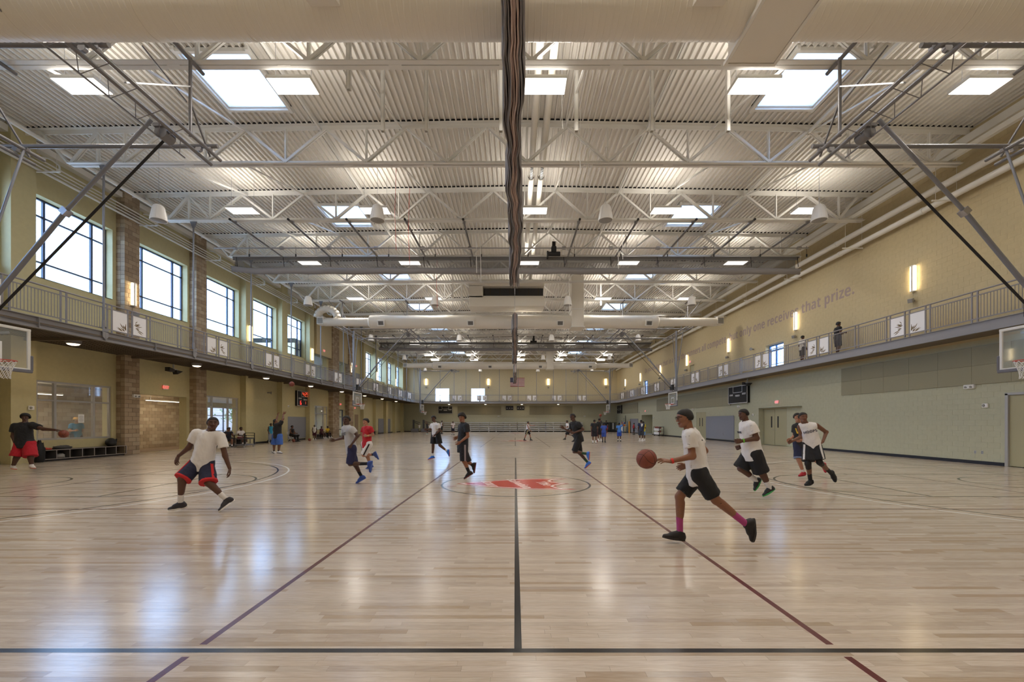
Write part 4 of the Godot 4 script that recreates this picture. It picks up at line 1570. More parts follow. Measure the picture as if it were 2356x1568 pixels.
# a straight length of railing along z; c: middles of the pairs of white panels
func rail_side(x: float, d0: float, d1: float, label: String) -> void:
	var o := thing("track_railing", label, "railing", Vector3.ZERO, 0.0, "grey railings of the running track")
	var t := MB.new()
	t.tube(P(x, 5.96, d0), P(x, 5.96, d1), 0.026, 0.026, 10)
	part("top_rail", t, M.rail_steel, o)
	for y in [5.81, 5.02]:
		t = MB.new()
		t.bar(P(x, y, d0), P(x, y, d1), 0.03, 0.035)
		part("rail", t, M.rail_steel, o)
	var farbars := MB.new()
	for k in range(-4, 11):
		var c := 16.72 + 4.92 * k
		for e in [-2.55, -2.37, -0.93, -0.75, -0.1, 0.1, 0.75, 0.93]:
			if c + e > d0 and c + e < d1:
				var p := part("post", bar_mesh("post", Vector3(0.035, 1.06, 0.05)), M.rail_steel, o)
				p.position = P(x, 5.42, c + e)
		for e in [-0.425, 0.425]:
			if c + e > d0 and c + e < d1:
				var ms := infill(e > 0.0)
				var p := part("infill_panel", ms[0], M.white_panel, o, "white panel with cut leaves")
				p.position = P(x, 5.415, c + e)
				part("leaf_cut", ms[1], M.panel_cut, p)
		for s in [-2.37, -0.93 - 3.06]:
			for i in 14:
				var d: float = c + (s + 0.0) + (i + 1) * 0.096
				if s < -3.0:
					d = c - 2.55 - 1.44 + (i + 1) * 0.096
				if d < d0 or d > d1:
					continue
				if d < 24.5 and d > 9.0:
					var p := part("baluster", bar_mesh("baluster", Vector3(0.016, 0.78, 0.016)), M.rail_steel, o)
					p.position = P(x, 5.415, d)
				else:
					farbars.box(P(x, 5.415, d), Vector3(0.016, 0.78, 0.016))
	part("balusters", farbars, M.rail_steel, o, "", true)

func track_rails() -> void:
	rail_side(LT - 0.05, -2.0, 62.7, "grey steel railing with white leaf panels along the left track")
	rail_side(RT + 0.05, -2.0, 62.7, "grey steel railing with white leaf panels along the right track")
	var o := thing("track_railing", "grey steel railing with white leaf panels along the far track, rounded at the corners", "railing", Vector3.ZERO, 0.0, "grey railings of the running track")
	var fe := far_edge(10, 0.05)
	for y in [5.96, 5.81, 5.02]:
		var mb := MB.new()
		for i in fe.size() - 1:
			mb.tube(P(fe[i].x, y, fe[i].y), P(fe[i + 1].x, y, fe[i + 1].y), 0.024, 0.024, 8)
		part("rail", mb, M.rail_steel, o)
	var bars := MB.new()
	var x := -11.2
	while x < 11.5:
		bars.box(P(x, 5.415, 66.75), Vector3(0.016, 0.78, 0.016))
		x += 0.115
	for i in fe.size() - 1:
		if absf(fe[i].x - fe[i + 1].x) < 3.0:
			for k in 5:
				var q := fe[i].lerp(fe[i + 1], k / 5.0)
				bars.box(P(q.x, 5.415, q.y), Vector3(0.016, 0.78, 0.016))
	part("balusters", bars, M.rail_steel, o, "", true)
	for k in 8:
		var c := -13.2 + k * 3.97
		if absf(c) > 11.5:
			continue
		for e in [-0.95, -0.75, -0.1, 0.1, 0.75, 0.95]:
			var p := part("post", bar_mesh("post", Vector3(0.035, 1.06, 0.05)), M.rail_steel, o)
			p.position = P(c + e, 5.42, 66.75)
			p.rotation.y = PI / 2
		for e in [-0.425, 0.425]:
			var ms := infill(e > 0.0)
			var p := part("infill_panel", ms[0], M.white_panel, o, "white panel with cut leaves")
			p.position = P(c + e, 5.415, 66.75)
			p.rotation.y = PI / 2
			part("leaf_cut", ms[1], M.panel_cut, p)

func sconces() -> void:
	var spine := MB.new()
	spine.cbox(Vector3(0, 0.52, 0.06), Vector3(0.09, 1.06, 0.12), 0.008)
	var sm := spine.mesh()
	var lamp := MB.new()
	lamp.tube(Vector3(0, 0.02, 0), Vector3(0, 1.02, 0), 0.042, 0.042, 12)
	var lm := lamp.mesh()
	var cap := MB.new()
	cap.cbox(Vector3(0, 0, 0.06), Vector3(0.2, 0.03, 0.13), 0.006)
	var cm := cap.mesh()
	var sens := MB.new()
	sens.cbox(Vector3(0.02, -0.42, 0.17), Vector3(0.17, 0.17, 0.2), 0.015, Basis(Vector3.UP, 0.5) * Basis(Vector3.RIGHT, 0.3))
	var sm2 := sens.mesh()
	var arm := MB.new()
	arm.bar(Vector3(0, -0.42, 0), Vector3(0, -0.4, 0.12), 0.06, 0.06)
	var am := arm.mesh()
	var spots := []
	for k in 8:
		spots.append([P(RW, 7.08, [9.9, 17.75, 25.2, 33.15, 41.2, 48.7, 56.5, 64.2][k]), -PI / 2, "of the right wall, %s from the camera" % ORD[k]])
	for k in 6:
		spots.append([P([-18.2, -18.2, -18.2, -18.2, -18.2, -18.2][k], 7.08, [19.95, 28.77, 37.6, 46.6, 55.2, 64.1][k]), PI / 2, "of the left wall, %s from the camera" % ORD[k]])
	for k in 4:
		spots.append([P([-14.7, -4.4, 5.5, 15.0][k], 7.7, BACK), 0.0, "of the far wall, %s from the left" % ORD[k]])
	var n := 0
	for s in spots:
		n += 1
		var o := thing("wall_lamp", "glowing upright tube lamp " + s[2], "wall lamp", s[0], s[1], "upright tube lamps on the walls")
		part("spine", sm, M.white_plastic, o)
		for e in [-1.0, 1.0]:
			var p := part("tube", lm, M.sconce_glow, o)
			p.position = Vector3(e * 0.085, 0, 0.06)
		for y in [-0.02, 1.06]:
			part("cap", cm, M.white_plastic, o).position.y = y
		var b := Basis(Vector3.UP, s[1])
		arealight(s[0] + b * Vector3(0.14, 0.52, 0.06), Vector2(0.08, 1.0), b * Vector3(1, 0, 0.35).normalized(), Color(1.0, 0.88, 0.66), 2.0)
		arealight(s[0] + b * Vector3(-0.14, 0.52, 0.06), Vector2(0.08, 1.0), b * Vector3(-1, 0, 0.35).normalized(), Color(1.0, 0.88, 0.66), 2.0)
		var q := thing("wall_speaker", "grey loudspeaker under the lamp " + s[2], "loudspeaker", s[0], s[1], "small box loudspeakers under the wall lamps")
		part("cabinet", sm2, M.louver, q)
		part("arm", am, M.louver, q)

func downlights() -> void:
	var rim := MB.new()
	rim.lathe(PackedVector2Array([Vector2(0.2, 0.0), Vector2(0.23, -0.02), Vector2(0.22, -0.14), Vector2(0.19, -0.15)]), 24)
	var rm := rim.mesh()
	var lens := MB.new()
	lens.lathe(PackedVector2Array([Vector2(0.19, -0.145), Vector2(0.15, -0.185), Vector2(0.08, -0.205), Vector2(0.0, -0.21)]), 24)
	var lm := lens.mesh()
	var spots := []
	for k in 9:
		spots.append([P(-16.85, 4.655, 9.8 + 6.2 * k), "under the left track, %s from the camera" % ORD[k]])
	for k in 4:
		spots.append([P([-10.7, -4.8, 1.1, 7.0][k], 4.6, 68.0), "under the far track, %s from the left" % ORD[k]])
	for s in spots:
		var o := thing("downlight", "round glowing lamp " + s[1], "ceiling light", s[0], 0.0, "round lamps under the track")
		part("rim", rm, M.track_steel, o)
		part("lens", lm, M.can_glow, o)
		arealight(s[0] + Vector3(0, -0.23, 0), Vector2(0.32, 0.32), Vector3.DOWN, Color(1.0, 0.87, 0.7), 3.0)

# rooms behind the left wall, doors and windows low down
func annex() -> void:
	var mb := MB.new()
	mb.span(-30, -LW - 0.42, -0.3, 0.0, 13.0, 51.0)
	struct("floor", mb, M.tile_floor, "brown tile floor of the corridor beyond the left wall openings")
	mb = MB.new()
	mb.span(-30, -LW - 0.42, 3.3, 4.5, 13.0, 51.0)
	struct("ceiling", mb, M.cream_ceiling, "cream plaster ceiling of the corridor beyond the left wall openings")
	mb = MB.new()
	mb.span(-27.4, -LW - 0.42, -0.3, 3.3, 13.0, 13.4)
	mb.span(-27.4, -LW - 0.42, -0.3, 3.3, 50.6, 51.0)
	mb.span(-27.4, -21.84, -0.3, 3.3, 29.4, 29.8)
	mb.span(-27.4, -27.0, -0.3, 3.3, 29.8, 32.0)
	mb.span(-27.4, -27.0, 2.95, 3.3, 32.0, 50.6)
	mb.span(-27.4, -27.0, -0.3, 3.3, 49.0, 50.6)
	struct("wall_lobby", mb, M.tan_paint, "tan end walls of the lobby beyond the left wall")
	# block wall of the corridor, seen through the window and the opening
	rng.seed = 12
	var core := MB.new()
	core.span(-21.84, -22.1, 0.0, 3.3, 13.4, 29.4)
	var wl := struct("wall_corridor", core, M.mortar, "tan block wall of the corridor seen through the left wall")
	var mm := [MB.new(), MB.new(), MB.new()]
	for row in 16:
		var d := 13.4 + (0.2 if row % 2 else 0.0)
		while d < 29.3:
			mm[rng.randi() % 3].box(P(-21.83, row * 0.2 + 0.1, d + 0.2), Vector3(0.03 + rng.randf() * 0.008, 0.19, 0.39))
			d += 0.4
	for k in 3:
		part("blocks", mm[k], [M.block, M.block_dark, M.block_pale][k], wl, "", true)
	# lobby glazing with trees and a pink building outside
	var o := Node3D.new()
	o.name = "window_lobby"
	add_child(o)
	o.set_meta("kind", "structure")
	tag(o, "bright glazed outer wall of the lobby, seen through the left wall openings", "window")
	o.position = P(-27.2, 0, 32.0)
	var cols := []
	for k in 13:
		cols.append(17.0 * k / 12.0)
	window_grid(o, 17.0, 2.95, cols, [0.0, 0.75, 2.15, 2.95], M.frame_dark, M.pane, 0.06)
	mb = MB.new()
	mb.span(-90, -27.4, -0.5, -0.05, -30, 110)
	struct("ground", mb, M.asphalt, "pale pavement outside the lobby glazing")
	mb = MB.new()
	mb.span(-46, -38, 0, 9.5, 47.0, 58.0)
	mb.span(-46.2, -37.8, 9.5, 9.9, 46.8, 58.2)
	mb.span(-37.98, -38.3, 0.0, 3.0, 49.0, 51.5)
	solo("building", mb, M.pink_render, "pale pink rendered building outside, seen through the lobby glass", "building")
	rng.seed = 99
	for k in 5:
		var t := thing("tree", "leafy green tree outside, seen through the lobby glass, %s from the left" % ORD[k], "tree", P([-34.0, -36.5, -35.0, -37.0, -35.5][k], 0, [42.0, 46.5, 52.0, 57.5, 64.0][k]), 0.0, "trees outside the lobby")
		mb = MB.new()
		mb.tube(Vector3.ZERO, Vector3(0.1, 2.6, 0), 0.14, 0.08, 8)
		for q in 4:
			mb.tube(Vector3(0.05, 1.8 + q * 0.2, 0), Vector3(cos(q * 1.6) * 0.9, 3.0 + q * 0.2, sin(q * 1.6) * 0.9), 0.05, 0.02, 6)
		part("trunk", mb, M.trunk, t)
		mb = MB.new()
		for q in 260:
			var c := Vector3(rng.randfn() * 0.75, 3.0 + rng.randfn() * 0.75, rng.randfn() * 0.75)
			var b := Basis.from_euler(Vector3(rng.randf() * TAU, rng.randf() * TAU, 0))
			mb.quad(c - b.x * 0.16, c - b.y * 0.1, c + b.x * 0.16, c + b.y * 0.1)
		part("foliage", mb, M.foliage, t, "", true)
	# upper lobby
	mb = MB.new()
	mb.span(-27.4, -LW - 0.42, 4.5, 4.86, 36.6, 50.4)
	struct("floor", mb, M.tile_floor, "brown floor of the upper lobby")
	mb = MB.new()
	mb.span(-27.4, -LW - 0.42, 8.4, 8.8, 36.2, 50.8)
	struct("ceiling", mb, M.cream_ceiling, "cream ceiling of the upper lobby")
	mb = MB.new()
	mb.span(-27.4, -LW - 0.42, 4.5, 8.8, 36.2, 36.6)
	mb.span(-27.4, -LW - 0.42, 4.5, 8.8, 50.4, 50.8)
	mb.span(-27.4, -27.0, 8.0, 8.4, 36.6, 50.4)
	struct("wall_upper_lobby", mb, M.tan_paint, "tan end walls of the upper lobby")
	var u := Node3D.new()
	u.name = "window_upper_lobby"
	add_child(u)
	u.set_meta("kind", "structure")
	tag(u, "bright blue glazed outer wall of the upper lobby above the track", "window")
	u.position = P(-27.2, 4.86, 36.6)
	window_grid(u, 13.8, 3.14, [0, 1.7, 3.4, 5.1, 6.9, 8.6, 10.3, 12.0, 13.8], [0.0, 1.0, 2.3, 3.14], M.frame_dark, M.pane, 0.06)
	# strip lamps of the corridor
	var strips := [[-20.5, 2.75, 23.3, 26.2], [-20.5, 2.75, 16.2, 19.0], [-20.4, 2.75, 30.5, 33.4], [-22.5, 2.75, 35.5, 38.5], [-20.8, 2.75, 40.0, 43.0], [-20.8, 2.75, 45.0, 48.0]]
	for k in strips.size():
		var s: Array = strips[k]
		var t := thing("strip_lamp", "long suspended strip lamp in the corridor behind the left wall, %s from the near end" % ORD[k], "ceiling light", Vector3.ZERO, 0.0, "strip lamps in the corridor")
		mb = MB.new()
		mb.span(s[0] - 0.05, s[0] + 0.05, s[1], s[1] + 0.05, s[2], s[3])
		part("housing", mb, M.white_plastic, t)
		mb = MB.new()
		mb.span(s[0] - 0.045, s[0] + 0.045, s[1] - 0.02, s[1], s[2] + 0.02, s[3] - 0.02)
		part("tube", mb, M.strip_glow, t)
		for e in [s[2] + 0.3, s[3] - 0.3]:
			mb = MB.new()
			mb.tube(P(s[0], s[1] + 0.05, e), P(s[0], 3.3, e), 0.006, 0.006, 5)
			part("cord", mb, M.steel, t)
		arealight(P(s[0], s[1] - 0.03, (s[2] + s[3]) / 2), Vector2(0.09, s[3] - s[2]), Vector3.DOWN, Color(1, 0.95, 0.86), 5.0)
		arealight(P(s[0], s[1] + 0.07, (s[2] + s[3]) / 2), Vector2(0.09, s[3] - s[2]), Vector3.UP, Color(1, 0.95, 0.86), 7.0)
	# interior windows in the left wall
	for q in [["window_room", 16.3, 0.81, 3.02, 2.36, [0.0, 0.7, 2.26, 3.02], [0.0, 1.59, 2.36], "wide six-pane room window above the bench in the left wall"], ["window_hall", 25.25, 0.7, 2.95, 2.45, [0.0, 0.55, 2.0, 2.95], [0.0, 1.75, 2.45], "bright six-pane lobby window in the left wall behind the seated people"], ["window_office", 38.9, 0.8, 2.7, 2.3, [0.0, 0.5, 1.9, 2.7], [0.0, 1.55, 2.3], "six-pane grey window under the lit scoreboard in the left wall"]]:
		var w := Node3D.new()
		w.name = q[0]
		add_child(w)
		w.set_meta("kind", "structure")
		tag(w, q[7], "window")
		w.position = P(-LW - 0.08, q[2], q[1])
		window_grid(w, q[3], q[4], q[5], q[6], M.frame_alu, M.room_pane, 0.07)
	# grey door in the office behind its window
	var dr := Node3D.new()
	dr.name = "door_1"
	add_child(dr)
	dr.set_meta("kind", "structure")
	tag(dr, "grey office door with a slit window, seen through the window under the scoreboard", "door")
	mb = MB.new()
	mb.span(-21.0, -21.1, 0.0, 2.4, 40.2, 41.4)
	part("leaf", mb, M.gray_pad, dr)
	mb = MB.new()
	mb.span(-20.98, -21.0, 0.9, 2.0, 40.7, 40.9)
	part("slit_window", mb, M.grille_dark, dr)
	mb = MB.new()
	mb.span(-21.0, -21.2, 0.0, 3.3, 41.4, 42.6)
	mb.span(-21.0, -21.2, 2.4, 3.3, 38.2, 41.4)
	mb.span(-21.0, -21.2, 0.0, 3.3, 38.2, 40.2)
	struct("wall_office", mb, M.back_paint, "pale office wall behind the window under the scoreboard")
	# exit doors
	var ex := Node3D.new()
	ex.name = "door_2"
	add_child(ex)
	ex.set_meta("kind", "structure")
	tag(ex, "glazed exit door standing bright between two block piers of the left wall", "door")
	ex.position = P(-LW - 0.2, 0.02, 44.4)
	window_grid(ex, 1.25, 2.85, [0.0, 1.25], [0.0, 0.75, 2.1, 2.85], M.frame_dark, M.pane, 0.07)
	mb = MB.new()
	mb.box(Vector3(0.08, 1.0, -0.2), Vector3(0.05, 0.3, 0.03))
	part("handle", mb, M.steel, ex)
	var mu := MB.new()
	mu.span(-LW - 0.35, -LW - 0.15, 0.0, 2.9, 43.4, 44.4)
	struct("door_3", mu, M.blue_tint, "blue-grey side panel beside the bright exit door of the left wall")
	var nw := Node3D.new()
	nw.name = "window_narrow"
	add_child(nw)
	nw.set_meta("kind", "structure")
	tag(nw, "narrow bright glazed strip beyond the exit doors of the left wall", "window")
	nw.position = P(-LW - 0.1, 0.02, 47.2)
	window_grid(nw, 1.1, 2.55, [0.0, 1.1], [0.0, 0.9, 2.0, 2.55], M.frame_dark, M.pane, 0.06)
	mb = MB.new()
	mb.span(-LW + 0.02, -LW - 0.05, 0.0, 2.45, 48.6, 49.7)
	struct("door_4", mb, M.block_dark, "brown door beyond the narrow glazed strip of the left wall")
	mb = MB.new()
	mb.span(-LW + 0.03, -LW, 4.95, 7.3, 48.9, 50.2)
	solo("grey_hatch", mb, M.gray_pad, "grey panel on the upper left wall beside a narrow bright window", "panel")
	# far wall windows
	for k in 2:
		var w := Node3D.new()
		w.name = "window_%d" % (20 + k)
		add_child(w)
		w.set_meta("kind", "structure")
		tag(w, "bright square window above the far track, %s of two" % ["left", "right"][k], "window")
		w.position = P([-13.25, -7.3][k], 4.95, BACK + 0.25)
		w.rotation.y = -PI / 2
		window_grid(w, [2.35, 2.3][k], 2.25, [0.0, [2.35, 2.3][k]], [0.0, 2.25], M.frame_dark, M.pane, 0.05)
	right_doors()

func leaf(parent: Node3D, x: float, d0: float, d1: float, h: float, knob_far: bool) -> void:
	var mb := MB.new()
	mb.cbox(P(x, h / 2 + 0.005, (d0 + d1) / 2), Vector3(0.05, h - 0.02, d1 - d0 - 0.012), 0.004)
	var lf := part("leaf", mb, M.door_paint, parent)
	mb = MB.new()
	var wd := lerpf(d0, d1, 0.28 if knob_far else 0.72)
	var w2 := lerpf(d0, d1, 0.72 if knob_far else 0.28)
	mb.box(P(x - 0.027, 1.55, w2 if not knob_far else w2), Vector3(0.006, 0.75, 0.13))
	part("slit_window", mb, M.black, lf)
	mb = MB.new()
	mb.tube(P(x - 0.02, 1.03, wd if false else (d1 - 0.1 if knob_far else d0 + 0.1)), P(x - 0.08, 1.03, d1 - 0.1 if knob_far else d0 + 0.1), 0.012, 0.012, 6)
	mb.bar(P(x - 0.08, 1.03, d1 - 0.1 if knob_far else d0 + 0.1), P(x - 0.08, 1.03, d1 - 0.22 if knob_far else d0 + 0.22), 0.02, 0.02)
	part("lever", mb, M.steel, lf)

func right_doors() -> void:
	# recess with double doors
	var mb := MB.new()
	mb.span(RW + 0.42, RW + 0.6, 0.0, 2.6, 24.5, 29.3)
	mb.span(RW + 0.3, RW + 0.42, 0.0, 2.47, 24.7, 26.55)
	mb.span(RW, RW + 0.42, 2.46, 2.5, 24.7, 29.1)
	struct("wall_recess", mb, M.green_paint, "pale green back of the door recess in the right wall")
	var o := Node3D.new()
	o.name = "door_5"
	add_child(o)
	o.set_meta("kind", "structure")
	tag(o, "pair of tan doors with slit windows in the right wall recess", "door")
	leaf(o, RW + 0.38, 26.65, 27.85, 2.38, true)
	leaf(o, RW + 0.38, 27.87, 29.05, 2.38, false)
	mb = MB.new()
	mb.span(RW + 0.33, RW + 0.42, 0, 2.44, 26.56, 26.64)
	mb.span(RW + 0.33, RW + 0.42, 2.38, 2.46, 26.56, 29.1)
	part("frame", mb, M.door_frame, o)
	o = Node3D.new()
	o.name = "door_6"
	add_child(o)
	o.set_meta("kind", "structure")
	tag(o, "pale green door pair with two slit windows beside the grey pad of the right wall", "door")
	leaf(o, RW + 0.03, 37.12, 38.1, 2.43, true)
	leaf(o, RW + 0.03, 38.1, 39.08, 2.43, false)
	mb = MB.new()
	mb.span(RW + 0.1, RW + 0.4, 0.0, 2.45, 37.1, 39.1)
	part("lining", mb, M.door_frame, o)
	o = Node3D.new()
	o.name = "door_7"
	add_child(o)
	o.set_meta("kind", "structure")
	tag(o, "pale green door with a white metal frame at the right picture edge", "door")
	mb = MB.new()
	mb.cbox(P(RW + 0.06, 1.23, 13.4), Vector3(0.05, 2.42, 1.94), 0.004)
	part("leaf", mb, M.door_paint, o)
	mb = MB.new()
	mb.span(RW - 0.03, RW + 0.1, 0, 2.5, 14.36, 14.45)
	mb.span(RW - 0.03, RW + 0.1, 2.45, 2.53, 12.4, 14.45)
	part("frame", mb, M.frame_alu, o)
	mb = MB.new()
	mb.span(RW + 0.1, RW + 0.4, 0, 2.48, 12.4, 14.42)
	part("lining", mb, M.door_frame, o)
	# dark recess far down the right wall
	mb = MB.new()
	mb.span(RW + 1.6, RW + 1.8, 0.0, 2.6, 51.0, 56.6)
	mb.span(RW + 0.42, RW + 1.6, 0.0, 2.6, 51.4, 51.6)
	mb.span(RW + 0.42, RW + 1.6, 0.0, 2.6, 56.0, 56.2)
	mb.span(RW + 0.42, RW + 1.6, 2.5, 2.7, 51.4, 56.2)
	struct("wall_alcove", mb, M.green_paint, "shaded alcove far down the right wall")
	# upper glazed door and small doors
	for q in [["window_right", 26.4, 1.9, 1.73, "bright blue glazed door on the upper right wall between the wall lamps"], ["window_right_far", 53.5, 1.8, 2.05, "small blue window far down the upper right wall"]]:
		var w := Node3D.new()
		w.name = q[0]
		add_child(w)
		w.set_meta("kind", "structure")
		tag(w, q[4], "window")
		w.position = P(RW + 0.3, 4.92, q[1])
		window_grid(w, q[2], q[3], [0.0, q[2] * 0.62, q[2]], [0.0, q[3] * 0.8, q[3]], M.blue_tint, M.pane, 0.07)
	mb = MB.new()
	mb.span(RW + 0.1, RW + 0.2, 4.9, 7.0, 39.6, 40.6)
	struct("door_8", mb, M.door_paint, "tan upper door on the right wall beneath a small exit sign")

func fixtures() -> void:
	boards()
	lettering()
	signs()
	pads()
	benches()
	far_end()
	right_end()
	flag()

# facing: +1 looks towards +x (left wall), -1 towards -x (right wall), 0 towards the camera
func basis_for(facing: int) -> Basis:
	if facing == 1:
		return Basis(Vector3.UP, PI / 2)
	if facing == -1:
		return Basis(Vector3.UP, -PI / 2)
	return Basis.IDENTITY

func scoreboard(label: String, at: Vector3, facing: int, lit: bool, w := 2.7, h := 1.3) -> void:
	var o := thing("scoreboard", label, "scoreboard", at)
	o.basis = basis_for(facing)
	var mb := MB.new()
	mb.cbox(Vector3(0, 0, 0.1), Vector3(w, h, 0.2), 0.015)
	part("cabinet", mb, M.black, o)
	mb = MB.new()
	for e in [-1.0, 1.0]:
		mb.box(Vector3(0, e * (h / 2 - 0.02), 0.205), Vector3(w, 0.035, 0.01))
		mb.box(Vector3(e * (w / 2 - 0.02), 0, 0.205), Vector3(0.035, h, 0.01))
		mb.box(Vector3(e * w * 0.235, h * 0.3, 0.205), Vector3(0.03, h * 0.36, 0.008))
	mb.box(Vector3(0, h * 0.13, 0.205), Vector3(w * 0.47, 0.03, 0.008))
	part("white_lining", mb, M.white_paint, o)
	for q in [["HOME", -0.33, 0.0], ["GUEST", 0.33, 0.02], ["PERIOD", 0.0, -0.06]]:
		var p := part("word", text(q[0], 0.17, 0.004, "Droid Sans", 700), M.white_paint, o)
		p.position = Vector3(q[1] * w, q[2] * h, 0.204)
	if lit:
		mb = MB.new()
		var x := -0.36
		for ch in ["4", "2", "5"]:
			seven(mb, ch, Vector3(x, h * 0.19, 0.206), Vector3.RIGHT, Vector3.UP, 0.2, 0.3, 0.032)
			x += 0.4 if ch == "4" else 0.32
		for y in [0.1, 0.22]:
			mb.box(Vector3(-0.17, h * 0.19 + y, 0.206), Vector3(0.035, 0.035, 0.006))
		part("clock_figures", mb, M.led_amber, o)
		mb = MB.new()
		seven(mb, "6", Vector3(-w * 0.29, -h * 0.4, 0.206), Vector3.RIGHT, Vector3.UP, 0.16, 0.3, 0.034)
		seven(mb, "3", Vector3(w * 0.38, -h * 0.4, 0.206), Vector3.RIGHT, Vector3.UP, 0.16, 0.3, 0.034)
		part("score_figures", mb, M.led_red, o)
		mb = MB.new()
		seven(mb, "1", Vector3(0, -h * 0.36, 0.206), Vector3.RIGHT, Vector3.UP, 0.1, 0.24, 0.026)
		part("period_figure", mb, M.led_amber, o)

func boards() -> void:
	scoreboard("black scoreboard showing lit figures on the left wall", P(-LW, 3.58, 36.8), 1, true)
	scoreboard("black unlit scoreboard on the right wall left of the exit sign", P(RW, 3.6, 31.5), -1, false)
	scoreboard("black unlit scoreboard at the far end of the right wall", P(RW, 3.6, 67.4), -1, false)
	scoreboard("black unlit scoreboard at the left of the far wall", P(-11.5, 3.6, BACK), 0, false, 2.35, 1.25)
	for k in 2:
		var o := thing("timer_board", "small dark timer board in the middle of the far wall, %s of two" % ["left", "right"][k], "scoreboard", P([-0.9, 0.92][k], 3.9, BACK), 0.0, "timer boards on the far wall")
		var mb := MB.new()
		mb.cbox(Vector3(0, 0, 0.07), Vector3(1.24, 0.64, 0.14), 0.01)
		part("cabinet", mb, M.black_base, o)
		mb = MB.new()
		for e in [-0.4, 0.0, 0.4]:
			mb.box(Vector3(e, -0.02, 0.142), Vector3(0.2, 0.07, 0.004))
		part("white_labels", mb, M.white_paint, o)
	# acoustic panels
	for q in [["large flat acoustic panel on the right wall near the camera", RW, 13.0, 21.66, 2.9, 4.28, -1], ["long acoustic panel on the right wall behind the second hoop", RW, 32.8, 49.9, 2.85, 4.25, -1], ["acoustic panel at the far end of the right wall", RW, 57.6, 65.6, 2.85, 4.25, -1]]:
		var o := thing("acoustic_panel", q[0], "acoustic panel", P(q[1], q[4], q[2]), 0.0, "fibrous acoustic panels")
		var n := int(round((q[3] - q[2]) / 1.22))
		var l: float = (q[3] - q[2]) / n
		for i in n:
			for r in 2:
				var mb := MB.new()
				var hh: float = (q[5] - q[4]) / 2
				mb.cbox(Vector3(-0.03, hh * (r + 0.5), -(i + 0.5) * l), Vector3(0.06, hh - 0.004, l - 0.004), 0.004)
				part("panel", mb, M.acoustic, o)
	for q in [["acoustic panel on the far wall left of the timer boards", -9.5, -2.3], ["acoustic panel on the far wall right of the timer boards", 2.4, 9.5]]:
		var o := thing("acoustic_panel", q[0], "acoustic panel", P(q[1], 2.8, BACK), 0.0, "fibrous acoustic panels")
		for i in 6:
			var mb := MB.new()
			var l: float = (q[2] - q[1]) / 6
			mb.cbox(Vector3((i + 0.5) * l, 0.7, 0.03), Vector3(l - 0.004, 1.4, 0.06), 0.004)
			part("panel", mb, M.acoustic, o)

func lettering() -> void:
	var tm := text("Do you not know that in a race the runners all compete, but only one receives that prize.", 1.0, 0.003, "Droid Sans", 700)
	var o := solo("wall_lettering", tm, M.letter_lilac, "faint lilac lettering of a verse along the upper right wall", "lettering")
	var sz := tm.get_aabb().size
	var s := 33.6 / maxf(sz.x, 0.1)
	o.transform = Transform3D(Basis(Vector3(0, 0, s), Vector3(0, s * 1.0, 0), Vector3(-1, 0, 0)), P(RW - 0.008, 8.2, 20.9 + 16.8))

